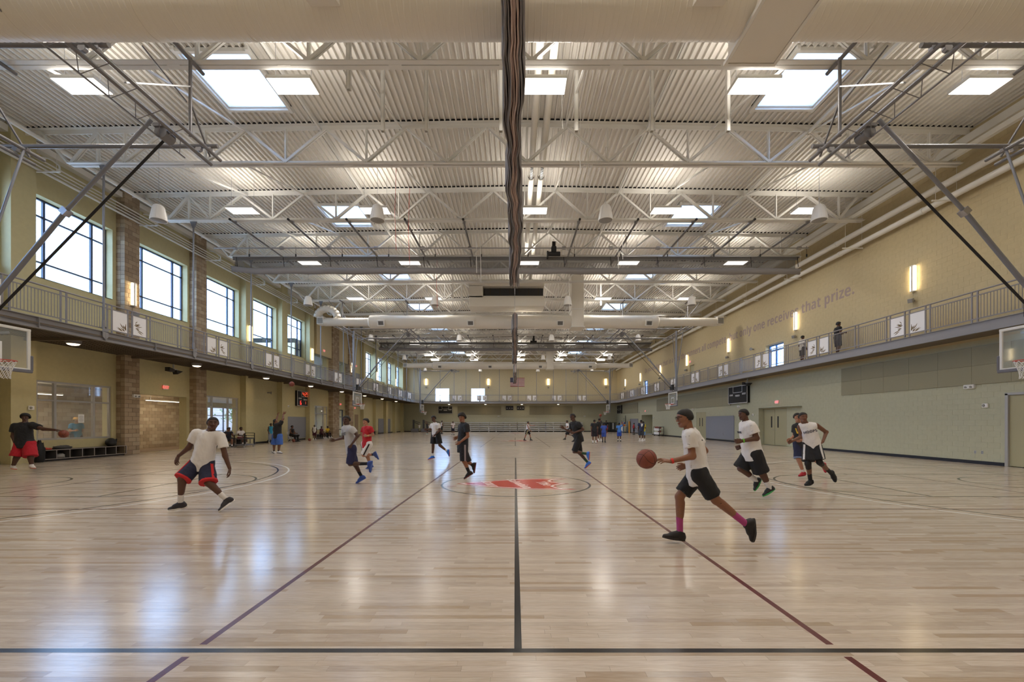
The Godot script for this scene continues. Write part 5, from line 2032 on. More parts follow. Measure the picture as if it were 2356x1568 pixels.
func signs() -> void:
	for q in [["over the corridor opening of the left wall", P(-LW, 3.38, 22.27), 1], ["over the double doors of the right wall", P(RW, 2.83, 27.0), -1], ["over the far alcove of the right wall", P(RW, 3.0, 54.3), -1], ["over the bright exit doors of the left wall", P(-LW, 3.45, 44.6), 1], ["beyond the bright exit doors of the left wall", P(-LW, 3.2, 48.6), 1], ["on the upper left wall by the lobby bulkhead", P(-18.25, 8.35, 40.0), 1], ["over the upper door of the right wall", P(RW, 7.35, 40.4), -1], ["on the upper left wall past the lobby", P(-LW, 8.1, 49.0), 1]]:
		var o := thing("exit_sign", "white exit sign with red letters " + q[0], "exit sign", q[1], 0.0, "exit signs")
		o.basis = basis_for(q[2])
		var mb := MB.new()
		mb.cbox(Vector3(0, 0, 0.03), Vector3(0.32, 0.24, 0.06), 0.008)
		part("case", mb, M.exit_white, o)
		var p := part("word", text("EXIT", 0.2, 0.004, "Droid Sans", 700), M.exit_red, o)
		p.position = Vector3(0, 0, 0.061)
	for q in [["on the block pier left of the corridor", P(-18.2, 2.78, 20.1), 1], ["on the left wall above the grey pad", P(-LW, 2.85, 34.2), 1], ["on the right wall under the acoustic panel", P(RW, 2.84, 15.55), -1], ["under the unlit scoreboard of the right wall", P(RW, 2.7, 31.6), -1], ["under the long acoustic panel of the right wall", P(RW, 2.75, 39.7), -1], ["on the far wall left of the middle", P(-2.7, 2.55, BACK), 0], ["on the far wall right of the middle", P(11.5, 2.55, BACK), 0], ["on the right wall right of the far panel", P(RW, 2.9, 57.0), -1]]:
		var o := thing("emergency_light", "small white emergency light " + q[0], "emergency light", q[1], 0.0, "white emergency lights")
		o.basis = basis_for(q[2])
		var mb := MB.new()
		mb.cbox(Vector3(0, 0, 0.05), Vector3(0.36, 0.15, 0.1), 0.012)
		part("case", mb, M.white_plastic, o)
		mb = MB.new()
		for e in [-0.09, 0.09]:
			mb.tube(Vector3(e, -0.02, 0.1), Vector3(e, -0.03, 0.115), 0.045, 0.045, 12)
		part("lamps", mb, M.louver, o)
	for q in [["above the boy in red shorts", P(-18.2, 2.06, 15.75), 1], ["on the right wall near the picture edge", P(RW, 2.12, 15.05), -1], ["on the right wall left of the door recess", P(RW, 2.05, 29.75), -1], ["on the right wall beside the far alcove", P(RW, 2.1, 51.2), -1], ["on the left wall near the seated people", P(-LW, 2.06, 29.6), 1]]:
		var o := thing("alarm_box", "white alarm box with a strobe " + q[0], "alarm", q[1], 0.0, "white alarm boxes")
		o.basis = basis_for(q[2])
		var mb := MB.new()
		mb.cbox(Vector3(0, 0, 0.03), Vector3(0.2, 0.16, 0.06), 0.02)
		part("case", mb, M.white_plastic, o)
		mb = MB.new()
		mb.tube(Vector3(-0.03, 0, 0.06), Vector3(-0.03, 0, 0.075), 0.05, 0.04, 12)
		part("strobe", mb, M.louver, o)
	for k in 2:
		var o := thing("power_outlet", "small grey wall outlet plate low on the right wall, %s of two" % ["left", "right"][k], "outlet", P(RW, 0.43, [15.4, 15.17][k]), 0.0, "wall outlets")
		o.basis = basis_for(-1)
		var mb := MB.new()
		mb.cbox(Vector3(0, 0, 0.005), Vector3(0.075, 0.115, 0.01), 0.003)
		part("plate", mb, M.alu, o)
		mb = MB.new()
		for y in [-0.025, 0.025]:
			mb.box(Vector3(0, y, 0.011), Vector3(0.035, 0.03, 0.004))
		part("sockets", mb, M.pad_gray, o)
	for q in [["under the left track beside the exit sign", P(-18.0, 4.28, 22.1), 1], ["under the right track above the unlit scoreboard", P(16.4, 4.3, 29.6), -1]]:
		var o := thing("folding_bracket", "black folded wall loudspeaker bracket " + q[0], "bracket", q[1])
		o.basis = basis_for(q[2])
		var mb := MB.new()
		mb.prism(PackedVector2Array([Vector2(-0.42, 0.1), Vector2(-0.1, 0.02), Vector2(-0.1, -0.12), Vector2(-0.42, -0.1)]), 0.25, Transform3D(Basis.IDENTITY, Vector3(0, 0, -0.1)))
		part("horn", mb, M.black, o)
		mb = MB.new()
		mb.prism(PackedVector2Array([Vector2(0.02, 0.0), Vector2(0.46, -0.03), Vector2(0.1, -0.22)]), 0.25, Transform3D(Basis.IDENTITY, Vector3(0, 0, -0.1)))
		part("flap", mb, M.black, o)
		mb = MB.new()
		mb.box(Vector3(0, 0.02, 0), Vector3(0.3, 0.05, 0.2))
		mb.box(Vector3(0, 0.15, 0), Vector3(0.06, 0.3, 0.06))
		part("arm", mb, M.alu, o)
	for q in [["under the track at the left wall", P(-LW, 3.75, 31.5), 1], ["on the upper right wall beside a wall lamp", P(RW, 6.7, 29.7), -1]]:
		var o := thing("wall_horn", "small grey horn loudspeaker " + q[0], "loudspeaker", q[1])
		o.basis = basis_for(q[2])
		var mb := MB.new()
		mb.tube(Vector3(0, 0, 0), Vector3(0.02, 0, 0.14), 0.05, 0.05, 10)
		mb.tube(Vector3(0.02, 0, 0.14), Vector3(0.1, -0.01, 0.26), 0.04, 0.11, 14)
		part("horn", mb, M.louver, o)
	var mb := MB.new()
	mb.cbox(P(-LW - 0.02, 1.68, 18.0), Vector3(0.004, 0.36, 0.25), 0.0008)
	var o := solo("paper_notice", mb, M.white_paint, "white paper notice taped on the room window", "notice")
	mb = MB.new()
	for i in 9:
		mb.box(P(-LW - 0.0175, 1.80 - i * 0.03, 18.0), Vector3(0.001, 0.01, 0.18 if i % 4 else 0.12))
	part("text_lines", mb, M.louver, o)

func pads() -> void:
	for q in [["on the left wall behind the shooter and seated man", -LW, 32.8, 37.5, 0.17, 2.0, 1], ["far down the left wall beyond the exit doors", -LW, 57.0, 62.4, 0.1, 2.05, 1], ["on the right wall between two doors", RW, 32.3, 37.0, 0.15, 2.05, -1], ["on the right wall behind the players, near the far end", RW, 57.5, 61.5, 0.1, 2.05, -1]]:
		var s: int = q[6]
		var o := thing("wall_pad", "grey safety wall pad " + q[0], "wall pad", P(q[1], (q[4] + q[5]) / 2, (q[2] + q[3]) / 2), 0.0, "grey wall pads")
		var l: float = (q[3] - q[2]) / 2
		var h: float = (q[5] - q[4]) / 2
		var poly := PackedVector2Array()
		for c in 4:
			var cx := l - 0.14 if c in [0, 3] else -l + 0.14
			var cy := h - 0.14 if c < 2 else -h + 0.14
			for k in 5:
				var a := c * PI / 2 + k * PI / 8
				poly.append(Vector2(cx + cos(a) * 0.14, cy + sin(a) * 0.14))
		var mb := MB.new()
		mb.prism(poly, 0.06, Transform3D(basis_for(s), Vector3.ZERO))
		part("pad", mb, M.gray_pad, o)
		mb = MB.new()
		mb.box(Vector3(s * 0.063, -h * 0.55, -l * 0.3 * s), Vector3(0.006, 0.2, 0.04))
		part("pull", mb, M.pad_gray, o)

func cubby(label: String, d0: float, n: int) -> void:
	var o := thing("cubby_bench", label, "bench", P(-18.38, 0, d0))
	var l := n * 0.497
	var mb := MB.new()
	mb.box(Vector3(0, 0.43, -l / 2), Vector3(0.44, 0.025, l + 0.03))
	part("seat", mb, M.cubby, o)
	mb = MB.new()
	mb.box(Vector3(0, 0.075, -l / 2), Vector3(0.44, 0.02, l + 0.03))
	part("shelf", mb, M.cubby, o)
	mb = MB.new()
	mb.box(Vector3(-0.03, 0.033, -l / 2), Vector3(0.36, 0.065, l))
	part("plinth", mb, M.black_base, o)
	mb = MB.new()
	mb.box(Vector3(-0.21, 0.25, -l / 2), Vector3(0.02, 0.34, l))
	part("back", mb, M.cubby_inside, o)
	for k in n + 1:
		mb = MB.new()
		mb.box(Vector3(0, 0.252, -k * 0.497), Vector3(0.43, 0.334, 0.025))
		part("divider", mb, M.cubby_inside if k > 0 and k < n else M.cubby, o)
	mb = MB.new()
	for y in [0.43, 0.078]:
		mb.box(Vector3(0.222, y, -l / 2), Vector3(0.006, 0.022, l + 0.03))
	for k in n + 1:
		mb.box(Vector3(0.222, 0.252, -k * 0.497), Vector3(0.006, 0.33, 0.022))
	part("edging", mb, M.cubby_edge, o)

func lump(called: String, mat: Material, label: String, cat: String, at: Vector3, size: Vector3, sd: int) -> Node3D:
	# a soft crumpled thing resting on its base
	var mb := MB.new()
	mb.ball(Vector3.ZERO, Vector3(0.5, 0.5, 0.5), 22, 14)
	var fn := FastNoiseLite.new()
	fn.seed = sd
	fn.frequency = 1.3
	for i in mb.v.size():
		var p := mb.v[i]
		var k := 1.0 + fn.get_noise_3dv(p * 2.0) * 0.55
		p *= k
		p.y = maxf(p.y, -0.3)
		mb.v[i] = p * size + Vector3(0, 0.3 * size.y, 0)
		mb.n[i] = (mb.n[i] / size).normalized()
	return solo(called, mb, mat, label, cat, "", at)

func benches() -> void:
	cubby("long low black cubby bench under the room window", 16.12, 7)
	cubby("short end of a black cubby bench beside the seated people", 27.3, 4)
	cubby("black cubby bench under the office window, with two people on it", 38.4, 6)
	cubby("small black cubby bench far down the left wall", 53.5, 4)
	var o := thing("backpack", "black backpack on the right end of the long bench", "backpack", P(-18.36, 0.4425, 19.05))
	var mb := MB.new()
	mb.ball(Vector3(0, 0.17, 0), Vector3(0.17, 0.2, 0.22), 18, 12)
	mb.ball(Vector3(0.1, 0.12, 0.03), Vector3(0.12, 0.12, 0.17), 14, 10)
	for i in mb.v.size():
		mb.v[i].y = maxf(mb.v[i].y, 0.0)
	part("bag", mb, M.black, o)
	mb = MB.new()
	var loop := PackedVector3Array()
	for i in 9:
		var a := PI * i / 8.0
		loop.append(Vector3(0.05, 0.02 + sin(a) * 0.3, -0.18 - sin(a) * 0.12 + 0.02 * i))
	mb.path(loop, 0.018, 6)
	part("strap", mb, M.black, o)
	lump("duffel_bag", M.grille_dark, "soft dark grey bag lying on the long bench", "bag", P(-18.36, 0.4425, 17.0), Vector3(0.3, 0.17, 0.7), 3)
	lump("red_cloth", M.rim_red, "small crumpled red cloth on the left end of the long bench", "cloth", P(-18.32, 0.4425, 16.4), Vector3(0.25, 0.1, 0.3), 5)
	lump("grey_cloth", M.louver, "crumpled pale grey cloth inside the second cubby", "cloth", P(-18.3, 0.086, 16.85), Vector3(0.25, 0.22, 0.36), 8)
	lump("black_jacket", M.black, "black jacket heaped against the left end of the long bench", "jacket", P(-18.05, 0.0, 15.92), Vector3(0.25, 0.95, 0.3), 10)
	lump("black_bag", M.black, "black bag on the floor by the wall, beside the leaning person", "bag", P(-18.3, 0.0, 31.3), Vector3(0.3, 0.3, 0.5), 15)

func ball_at(label: String, p: Vector3, r := 0.121, group := "") -> Node3D:
	var o := thing("basketball", label, "basketball", p, 0.0, group)
	if not meshes.has("ball"):
		var mb := MB.new()
		mb.ball(Vector3.ZERO, Vector3(0.121, 0.121, 0.121), 28, 18)
		var sm := MB.new()
		for k in 4:
			for i in 28:
				var f := func(a: float) -> Vector3:
					if k == 0: return Vector3(cos(a), sin(a), 0)
					if k == 1: return Vector3(0, cos(a), sin(a))
					var y := (0.42 + 0.3 * cos(2 * a)) * (1.0 if k == 2 else -1.0)
					return Vector3(cos(a) * sqrt(1 - y * y), y, sin(a) * sqrt(1 - y * y))
				sm.tube(f.call(TAU * i / 28) * 0.1205, f.call(TAU * (i + 1) / 28) * 0.1205, 0.0028, 0.0028, 4, false)
		meshes["ball"] = mb.mesh()
		meshes["seam"] = sm.mesh()
	var b := part("skin", meshes["ball"], M.brass_ball, o)
	part("seams", meshes["seam"], M.ball_seam, o)
	o.rotation = Vector3(0.5, 0.7, 0.3)
	o.scale = Vector3.ONE * (r / 0.121)
	return o

func far_end() -> void:
	# folded bleachers: rows of bright planks on a frame
	var secs := [[-11.7, -4.3], [-4.2, 0.3], [0.45, 5.0], [5.05, 11.1]]
	for k in 4:
		var s: Array = secs[k]
		var w: float = s[1] - s[0]
		var o := thing("bleacher", "bank of silver aluminium bleachers along the far wall, %s from the left" % ORD[k], "bleacher", P(s[0], 0, 68.0), 0.0, "silver bleachers along the far wall")
		for r in 5:
			var mb := MB.new()
			mb.cbox(Vector3(w / 2, 0.26 + r * 0.3, -r * 0.22), Vector3(w, 0.13, 0.04), 0.006)
			part("plank", mb, M.alu, o)
			mb = MB.new()
			mb.cbox(Vector3(w / 2, 0.345 + r * 0.3, -0.12 - r * 0.22), Vector3(w, 0.03, 0.22), 0.006)
			part("seat", mb, M.alu, o)
		var n := int(w / 1.5) + 1
		for i in n + 1:
			var x := w * i / n
			var mb := MB.new()
			mb.bar(Vector3(x, 0.0, 0.03), Vector3(x, 1.6, -1.0), 0.05, 0.05)
			mb.bar(Vector3(x, 0.0, -1.0), Vector3(x, 1.6, -1.0), 0.05, 0.05)
			mb.bar(Vector3(x, 0.03, 0.03), Vector3(x, 0.03, -1.0), 0.05, 0.05)
			part("frame", mb, M.alu if i % 2 else M.pad_gray, o)
	# portable goals folded by the far left corner
	for k in 3:
		var o := thing("portable_goal", "dark portable basketball goal at the far left corner, %s of three" % ["left", "middle", "right"][k], "portable goal", P([-16.2, -14.6, -12.9][k], 0, 67.4), 0.0, "portable goals at the far end")
		var mb := MB.new()
		mb.cbox(Vector3(0.1, 0.28, 0), Vector3(1.1, 0.5, 0.9), 0.06)
		part("base", mb, M.pad_gray, o)
		mb = MB.new()
		mb.bar(Vector3(-0.1, 0.5, 0), Vector3(-0.1, 1.95, 0), 0.3, 0.25)
		part("post", mb, M.grille_dark, o)
		mb = MB.new()
		mb.bar(Vector3(-0.1, 1.6, 0), Vector3(0.8, 1.2, 0), 0.09, 0.09)
		mb.bar(Vector3(-0.1, 1.75, 0), Vector3(0.95, 1.5, 0), 0.09, 0.09)
		part("arm", mb, M.grille_dark, o)
		mb = MB.new()
		for i in 16:
			var a0 := TAU * i / 16.0
			var a1 := TAU * (i + 1) / 16.0
			mb.tube(Vector3(0.82 + cos(a0) * 0.2, 1.12, sin(a0) * 0.2), Vector3(0.82 + cos(a1) * 0.2, 1.12, sin(a1) * 0.2), 0.012, 0.012, 5, false)
		part("rim", mb, M.rim_red, o)
		mb = MB.new()
		mb.lathe(PackedVector2Array([Vector2(0.19, 1.11), Vector2(0.12, 0.8), Vector2(0.11, 0.62)]), 14, Transform3D(Basis.IDENTITY, Vector3(0.82, 0, 0)))
		part("net", mb, M.net_white, o)

func right_end() -> void:
	# rack of basketballs against the right wall
	var o := thing("ball_rack", "wheeled white rack with basketballs against the right wall", "ball rack", P(16.3, 0, 47.6))
	var mb := MB.new()
	for e in [-0.9, 0.9]:
		mb.bar(Vector3(-0.25, 0.12, e), Vector3(-0.25, 1.05, e), 0.05, 0.05)
		mb.bar(Vector3(0.25, 0.12, e), Vector3(0.25, 1.05, e), 0.05, 0.05)
		mb.bar(Vector3(-0.25, 1.03, e), Vector3(0.25, 1.03, e), 0.05, 0.05)
		mb.bar(Vector3(-0.25, 0.15, e), Vector3(0.25, 0.15, e), 0.05, 0.05)
	part("frame", mb, M.grille_dark, o)
	for y in [0.3, 0.72]:
		mb = MB.new()
		mb.box(Vector3(0, y + 0.08, 0), Vector3(0.48, 0.02, 1.76))
		mb.box(Vector3(-0.24, y + 0.0, 0), Vector3(0.02, 0.28, 1.76))
		part("tray", mb, M.white_plastic, o)
	for e in [-0.8, 0.8]:
		for x in [-0.22, 0.22]:
			mb = MB.new()
			mb.tube(Vector3(x, 0.06, e - 0.02), Vector3(x, 0.06, e + 0.02), 0.06, 0.06, 10)
			part("wheel", mb, M.black, o)
	for i in 6:
		ball_at("dark red ball on the top tray of the ball rack, %s from the left" % ORD[i], P(16.24, 0.932, 48.35 - i * 0.29), 0.121, "balls on the ball rack")
	for i in 2:
		ball_at("dark red ball on the lower tray of the ball rack, %s of two" % ["left", "right"][i], P(16.24, 0.512, 47.3 - i * 0.36), 0.121, "balls on the ball rack")
	# dark carts in the far right corner
	for k in 3:
		o = thing("storage_cart", "dark cage cart with pale panels in the far right corner, %s of three" % ["left", "middle", "right"][k], "cart", P(14.0 + k * 0.95, 0, 67.9), 0.0, "dark carts in the far right corner")
		mb = MB.new()
		for sx in [-0.42, 0.42]:
			for sz in [-0.35, 0.35]:
				mb.bar(Vector3(sx, 0.12, sz), Vector3(sx, 1.55, sz), 0.05, 0.05)
			mb.bar(Vector3(sx, 1.53, -0.35), Vector3(sx, 1.53, 0.35), 0.05, 0.05)
		for sz in [-0.35, 0.35]:
			mb.bar(Vector3(-0.42, 1.53, sz), Vector3(0.42, 1.53, sz), 0.05, 0.05)
		mb.box(Vector3(0, 0.16, 0), Vector3(0.9, 0.1, 0.75))
		part("cage", mb, M.black, o)
		mb = MB.new()
		mb.box(Vector3(0, 0.85, -0.3), Vector3(0.8, 1.25, 0.03))
		part("back_panel", mb, M.grille_dark, o)
		mb = MB.new()
		mb.box(Vector3(-0.1, 0.95, 0.33), Vector3(0.26, 1.0, 0.02))
		part("pale_panel", mb, M.alu, o)
		for e in [-0.35, 0.35]:
			mb = MB.new()
			mb.tube(Vector3(e, 0.06, 0.33), Vector3(e, 0.06, 0.37), 0.06, 0.06, 10)
			part("wheel", mb, M.black, o)
	# rack of coloured play things
	o = thing("equipment_rack", "white shelf rack crowded with coloured play balls near the far right corner", "rack", P(16.2, 0, 62.8))
	mb = MB.new()
	for e in [-1.0, 1.0]:
		for x in [-0.3, 0.3]:
			mb.bar(Vector3(x, 0.0, e), Vector3(x, 1.7, e), 0.05, 0.05)
	part("uprights", mb, M.blue_tint, o)
	for y in [0.2, 0.95, 1.3]:
		mb = MB.new()
		mb.box(Vector3(0, y, 0), Vector3(0.62, 0.03, 2.0))
		part("shelf", mb, M.white_plastic, o)
	mb = MB.new()
	mb.box(Vector3(-0.28, 0.6, 0), Vector3(0.02, 0.66, 1.9))
	part("front_sheet", mb, M.white_panel, o)
	rng.seed = 3
	var cs := [["red", rgb(190, 50, 44)], ["orange", rgb(224, 120, 40)], ["yellow", rgb(220, 180, 50)], ["blue", rgb(50, 70, 150)], ["dark", rgb(40, 40, 46)]]
	for i in 14:
		var c: Array = cs[i % 5]
		var key: String = "play " + c[0]
		if not M.has(key):
			m3(key, c[1], 0.5)
		var y := 0.965 if i < 7 else 1.315
		var r := 0.12 + rng.randf() * 0.03
		var bb := MB.new()
		bb.ball(Vector3.ZERO, Vector3(r, r, r), 14, 9)
		solo("play_ball", bb, M[key], "%s play ball, %s from the left on the %s shelf of the equipment rack" % [c[0], ORD[i % 7], ["middle", "top"][0 if i < 7 else 1]], "ball", "play balls on the equipment rack", P(16.14, y + r, 63.65 - (i % 7) * 0.285))
	var hoop := MB.new()
	for i in 28:
		var a0 := TAU * i / 28.0
		var a1 := TAU * (i + 1) / 28.0
		hoop.tube(Vector3(0, cos(a0) * 0.42, sin(a0) * 0.42), Vector3(0, cos(a1) * 0.42, sin(a1) * 0.42), 0.015, 0.015, 5, false)
	solo("play_hoop", hoop, M.black, "dark hoop standing on the equipment rack", "hoop", "", P(16.4, 1.75, 63.2))
	for k in 2:
		var st := MB.new()
		st.tube(Vector3.ZERO, Vector3(0, 1.25, 0), 0.03, 0.025, 8)
		st.box(Vector3(0, 0.02, 0), Vector3(0.1, 0.04, 0.1))
		solo("pole", st, M.black, "black upright pole standing on the equipment rack, %s of two" % ["left", "right"][k], "pole", "", P(16.42, 1.315, 62.5 - k * 0.3))
	var mt := MB.new()
	mt.cbox(Vector3(0, 0.85, 0), Vector3(0.12, 1.7, 0.55), 0.05)
	m3("orange_mat", rgb(214, 150, 60), 0.6)
	solo("rolled_mat", mt, M.orange_mat, "upright yellow orange mat leaning beside the equipment rack", "mat", "", P(16.7, 0, 61.3))

func flag() -> void:
	var o := thing("flag", "flag of red and white stripes with a blue corner on the far wall", "flag", P(-0.8, 7.45, BACK - 0.02))
	m3("flag_red", rgb(150, 40, 48), 0.8)
	m3("flag_white", rgb(228, 222, 216), 0.8)
	m3("flag_blue", rgb(46, 48, 84), 0.8)
	var w := 2.38
	var h := 1.43
	for i in 13:
		var mb := MB.new()
		var n := 24
		var x0 := 0.0
		for k in n:
			var a := w * k / n
			var b := w * (k + 1) / n
			var y0 := h - (i + 1) * h / 13
			var y1 := h - i * h / 13
			var za := 0.012 * sin(a * 6.0)
			var zb := 0.012 * sin(b * 6.0)
			mb.quad(Vector3(a, y0, za), Vector3(b, y0, zb), Vector3(b, y1, zb), Vector3(a, y1, za), Vector3(0, 0, 1))
		part("stripe", mb, M.flag_red if i % 2 == 0 else M.flag_white, o)
	var cn := MB.new()
	cn.box(Vector3(w * 0.2, h * 10 / 13.0, 0.018), Vector3(w * 0.4, h * 7 / 13.0, 0.004))
	var c := part("canton", cn, M.flag_blue, o)
	var st := MB.new()
	for r in 9:
		for q in (6 if r % 2 == 0 else 5):
			var cx := w * 0.4 * ((q + 0.5 if r % 2 == 0 else q + 1.0) / 6.0)
			var cy := h - h * 7 / 13.0 * (r + 0.7) / 9.4
			var pl := PackedVector2Array()
			for k in 10:
				var a := PI / 2 + k * PI / 5
				var rr := 0.032 if k % 2 == 0 else 0.013
				pl.append(Vector2(cx + cos(a) * rr, cy + sin(a) * rr))
			st.prism(pl, 0.002, Transform3D(Basis.IDENTITY, Vector3(0, 0, 0.0205)))
	part("stars", st, M.flag_white, c)

# ---- smooth bodies: tapered capsules joined on a grid, meshed as surface nets ----
class Field:
	var lo: Vector3
	var cell: float
	var nx: int
	var ny: int
	var nz: int
	var f := PackedFloat32Array()
	func _init(a: Vector3, b: Vector3, c: float) -> void:
		cell = c
		lo = a - Vector3(c, c, c) * 2.5
		var s := (b - a) / c
		nx = int(s.x) + 7; ny = int(s.y) + 7; nz = int(s.z) + 7
		f.resize(nx * ny * nz)
		f.fill(1.0)
	# capsule from a to b; flat < 1 thins it along dir; cuts: [point, outward normal, ...]
	func cap(a: Vector3, b: Vector3, ra: float, rb: float, k := 0.03, cuts := [], dir := Vector3.ZERO, flat := 1.0, minus := false) -> void:
		var r := maxf(ra, rb) + k + cell * 1.5
		var p0 := (a.min(b) - Vector3(r, r, r) - lo) / cell
		var p1 := (a.max(b) + Vector3(r, r, r) - lo) / cell
		var ba := b - a
		var inv := 1.0 / maxf(ba.length_squared(), 1e-9)
		var dr := rb - ra
		var squash := flat < 1.0
		var g := 1.0 / flat - 1.0
		var c1 := cuts.size() > 0
		var c2 := cuts.size() > 2
		var q1 := Vector3.ZERO
		var n1 := Vector3.ZERO
		var q2 := Vector3.ZERO
		var n2 := Vector3.ZERO
		if c1:
			q1 = cuts[0]; n1 = cuts[1]
		if c2:
			q2 = cuts[2]; n2 = cuts[3]
		for z in range(maxi(0, int(p0.z)), mini(nz, int(p1.z) + 2)):
			for y in range(maxi(0, int(p0.y)), mini(ny, int(p1.y) + 2)):
				var i := (z * ny + y) * nx
				for x in range(maxi(0, int(p0.x)), mini(nx, int(p1.x) + 2)):
					var p := lo + Vector3(x, y, z) * cell
					var pa := p - a
					var h := clampf(pa.dot(ba) * inv, 0.0, 1.0)
					var e := pa - ba * h
					if squash:
						e += dir * (e.dot(dir) * g)
					var d := e.length() - (ra + dr * h)
					if c1:
						d = maxf(d, (p - q1).dot(n1))
						if c2:
							d = maxf(d, (p - q2).dot(n2))
					if minus:
						f[i + x] = maxf(f[i + x], -d)
					else:
						var o := f[i + x]
						var t := maxf(k - absf(o - d), 0.0)
						f[i + x] = minf(o, d) - t * t * 0.25 / k
	func clip(p: Vector3, n: Vector3) -> void:
		var i := 0
		for z in nz:
			for y in ny:
				for x in nx:
					if f[i] < 0.2:
						f[i] = maxf(f[i], (lo + Vector3(x, y, z) * cell - p).dot(n))
					i += 1
	func net(mb: MB, crumple := 0.0, fn: FastNoiseLite = null) -> void:
		var at := {}
		var sy := nx
		var sz := nx * ny
		var base := mb.v.size()
		var band := cell * 1.8
		var off := [0, 1, sy, sy + 1, sz, sz + 1, sz + sy, sz + sy + 1]
		var pos := [Vector3(0, 0, 0), Vector3(1, 0, 0), Vector3(0, 1, 0), Vector3(1, 1, 0), Vector3(0, 0, 1), Vector3(1, 0, 1), Vector3(0, 1, 1), Vector3(1, 1, 1)]
		var ea := [0, 2, 4, 6, 0, 1, 4, 5, 0, 1, 2, 3]
		var eb := [1, 3, 5, 7, 2, 3, 6, 7, 4, 5, 6, 7]
		var cells := PackedInt32Array()
		var total := f.size() - sz - sy - 1
		for i in total:
			var v0 := f[i]
			if v0 > band or v0 < -band:
				continue
			var m := 0
			var s0 := v0 < 0.0
			for k in range(1, 8):
				if (f[i + off[k]] < 0.0) != s0:
					m = 1
					break
			if m == 0:
				continue
			var sum := Vector3.ZERO
			var n := 0
			for e in 12:
				var a: float = f[i + off[ea[e]]]
				var b: float = f[i + off[eb[e]]]
				if (a < 0.0) != (b < 0.0):
					sum += (pos[ea[e]] as Vector3).lerp(pos[eb[e]], a / (a - b))
					n += 1
			at[i] = mb.v.size()
			cells.append(i)
			var c := Vector3(i % nx, (i / nx) % ny, i / sz)
			mb.vert(lo + (c + sum / n) * cell, Vector3.ZERO)
		# quads round the crossed edges
		for i in cells:
			var s := f[i] < 0.0
			for ax in 3:
				var o1: int = [1, sy, sz][ax]
				if (f[i + o1] < 0.0) == s:
					continue
				var u: int = [sy, sz, 1][ax]
				var w: int = [sz, 1, sy][ax]
				if not (at.has(i - u) and at.has(i - w) and at.has(i - u - w)):
					continue
				var q := [at[i], at[i - u], at[i - u - w], at[i - w]]
				var nn: Vector3 = (mb.v[q[1]] - mb.v[q[0]]).cross(mb.v[q[2]] - mb.v[q[0]])
				var outw := Vector3.ZERO
				outw[ax] = 1.0 if s else -1.0
				if nn.dot(outw) < 0.0:
					nn = -nn
				for k in 4:
					mb.n[q[k]] += nn
				mb_face(mb, q[0], q[1], q[2], nn)
				mb_face(mb, q[0], q[2], q[3], nn)
		for k in range(base, mb.v.size()):
			mb.n[k] = mb.n[k].normalized()
			if crumple > 0.0:
				var p := mb.v[k]
				mb.v[k] = p + mb.n[k] * (fn.get_noise_3d(p.x, p.y * 0.6, p.z) * crumple)
	func mb_face(mb: MB, a: int, b: int, d: int, nn: Vector3) -> void:
		if (mb.v[b] - mb.v[a]).cross(mb.v[d] - mb.v[a]).dot(nn) > 0.0:
			mb.ix.append(a); mb.ix.append(d); mb.ix.append(b)
		else:
			mb.ix.append(a); mb.ix.append(b); mb.ix.append(d)

# normals again after vertices have been moved
func renormal(mb: MB) -> void:
	for i in mb.n.size():
		mb.n[i] = Vector3.ZERO
	for i in range(0, mb.ix.size(), 3):
		var a := mb.ix[i]
		var b := mb.ix[i + 1]
		var d := mb.ix[i + 2]
		var nn := (mb.v[d] - mb.v[a]).cross(mb.v[b] - mb.v[a])
		mb.n[a] += nn; mb.n[b] += nn; mb.n[d] += nn
	for i in mb.n.size():
		mb.n[i] = mb.n[i].normalized()

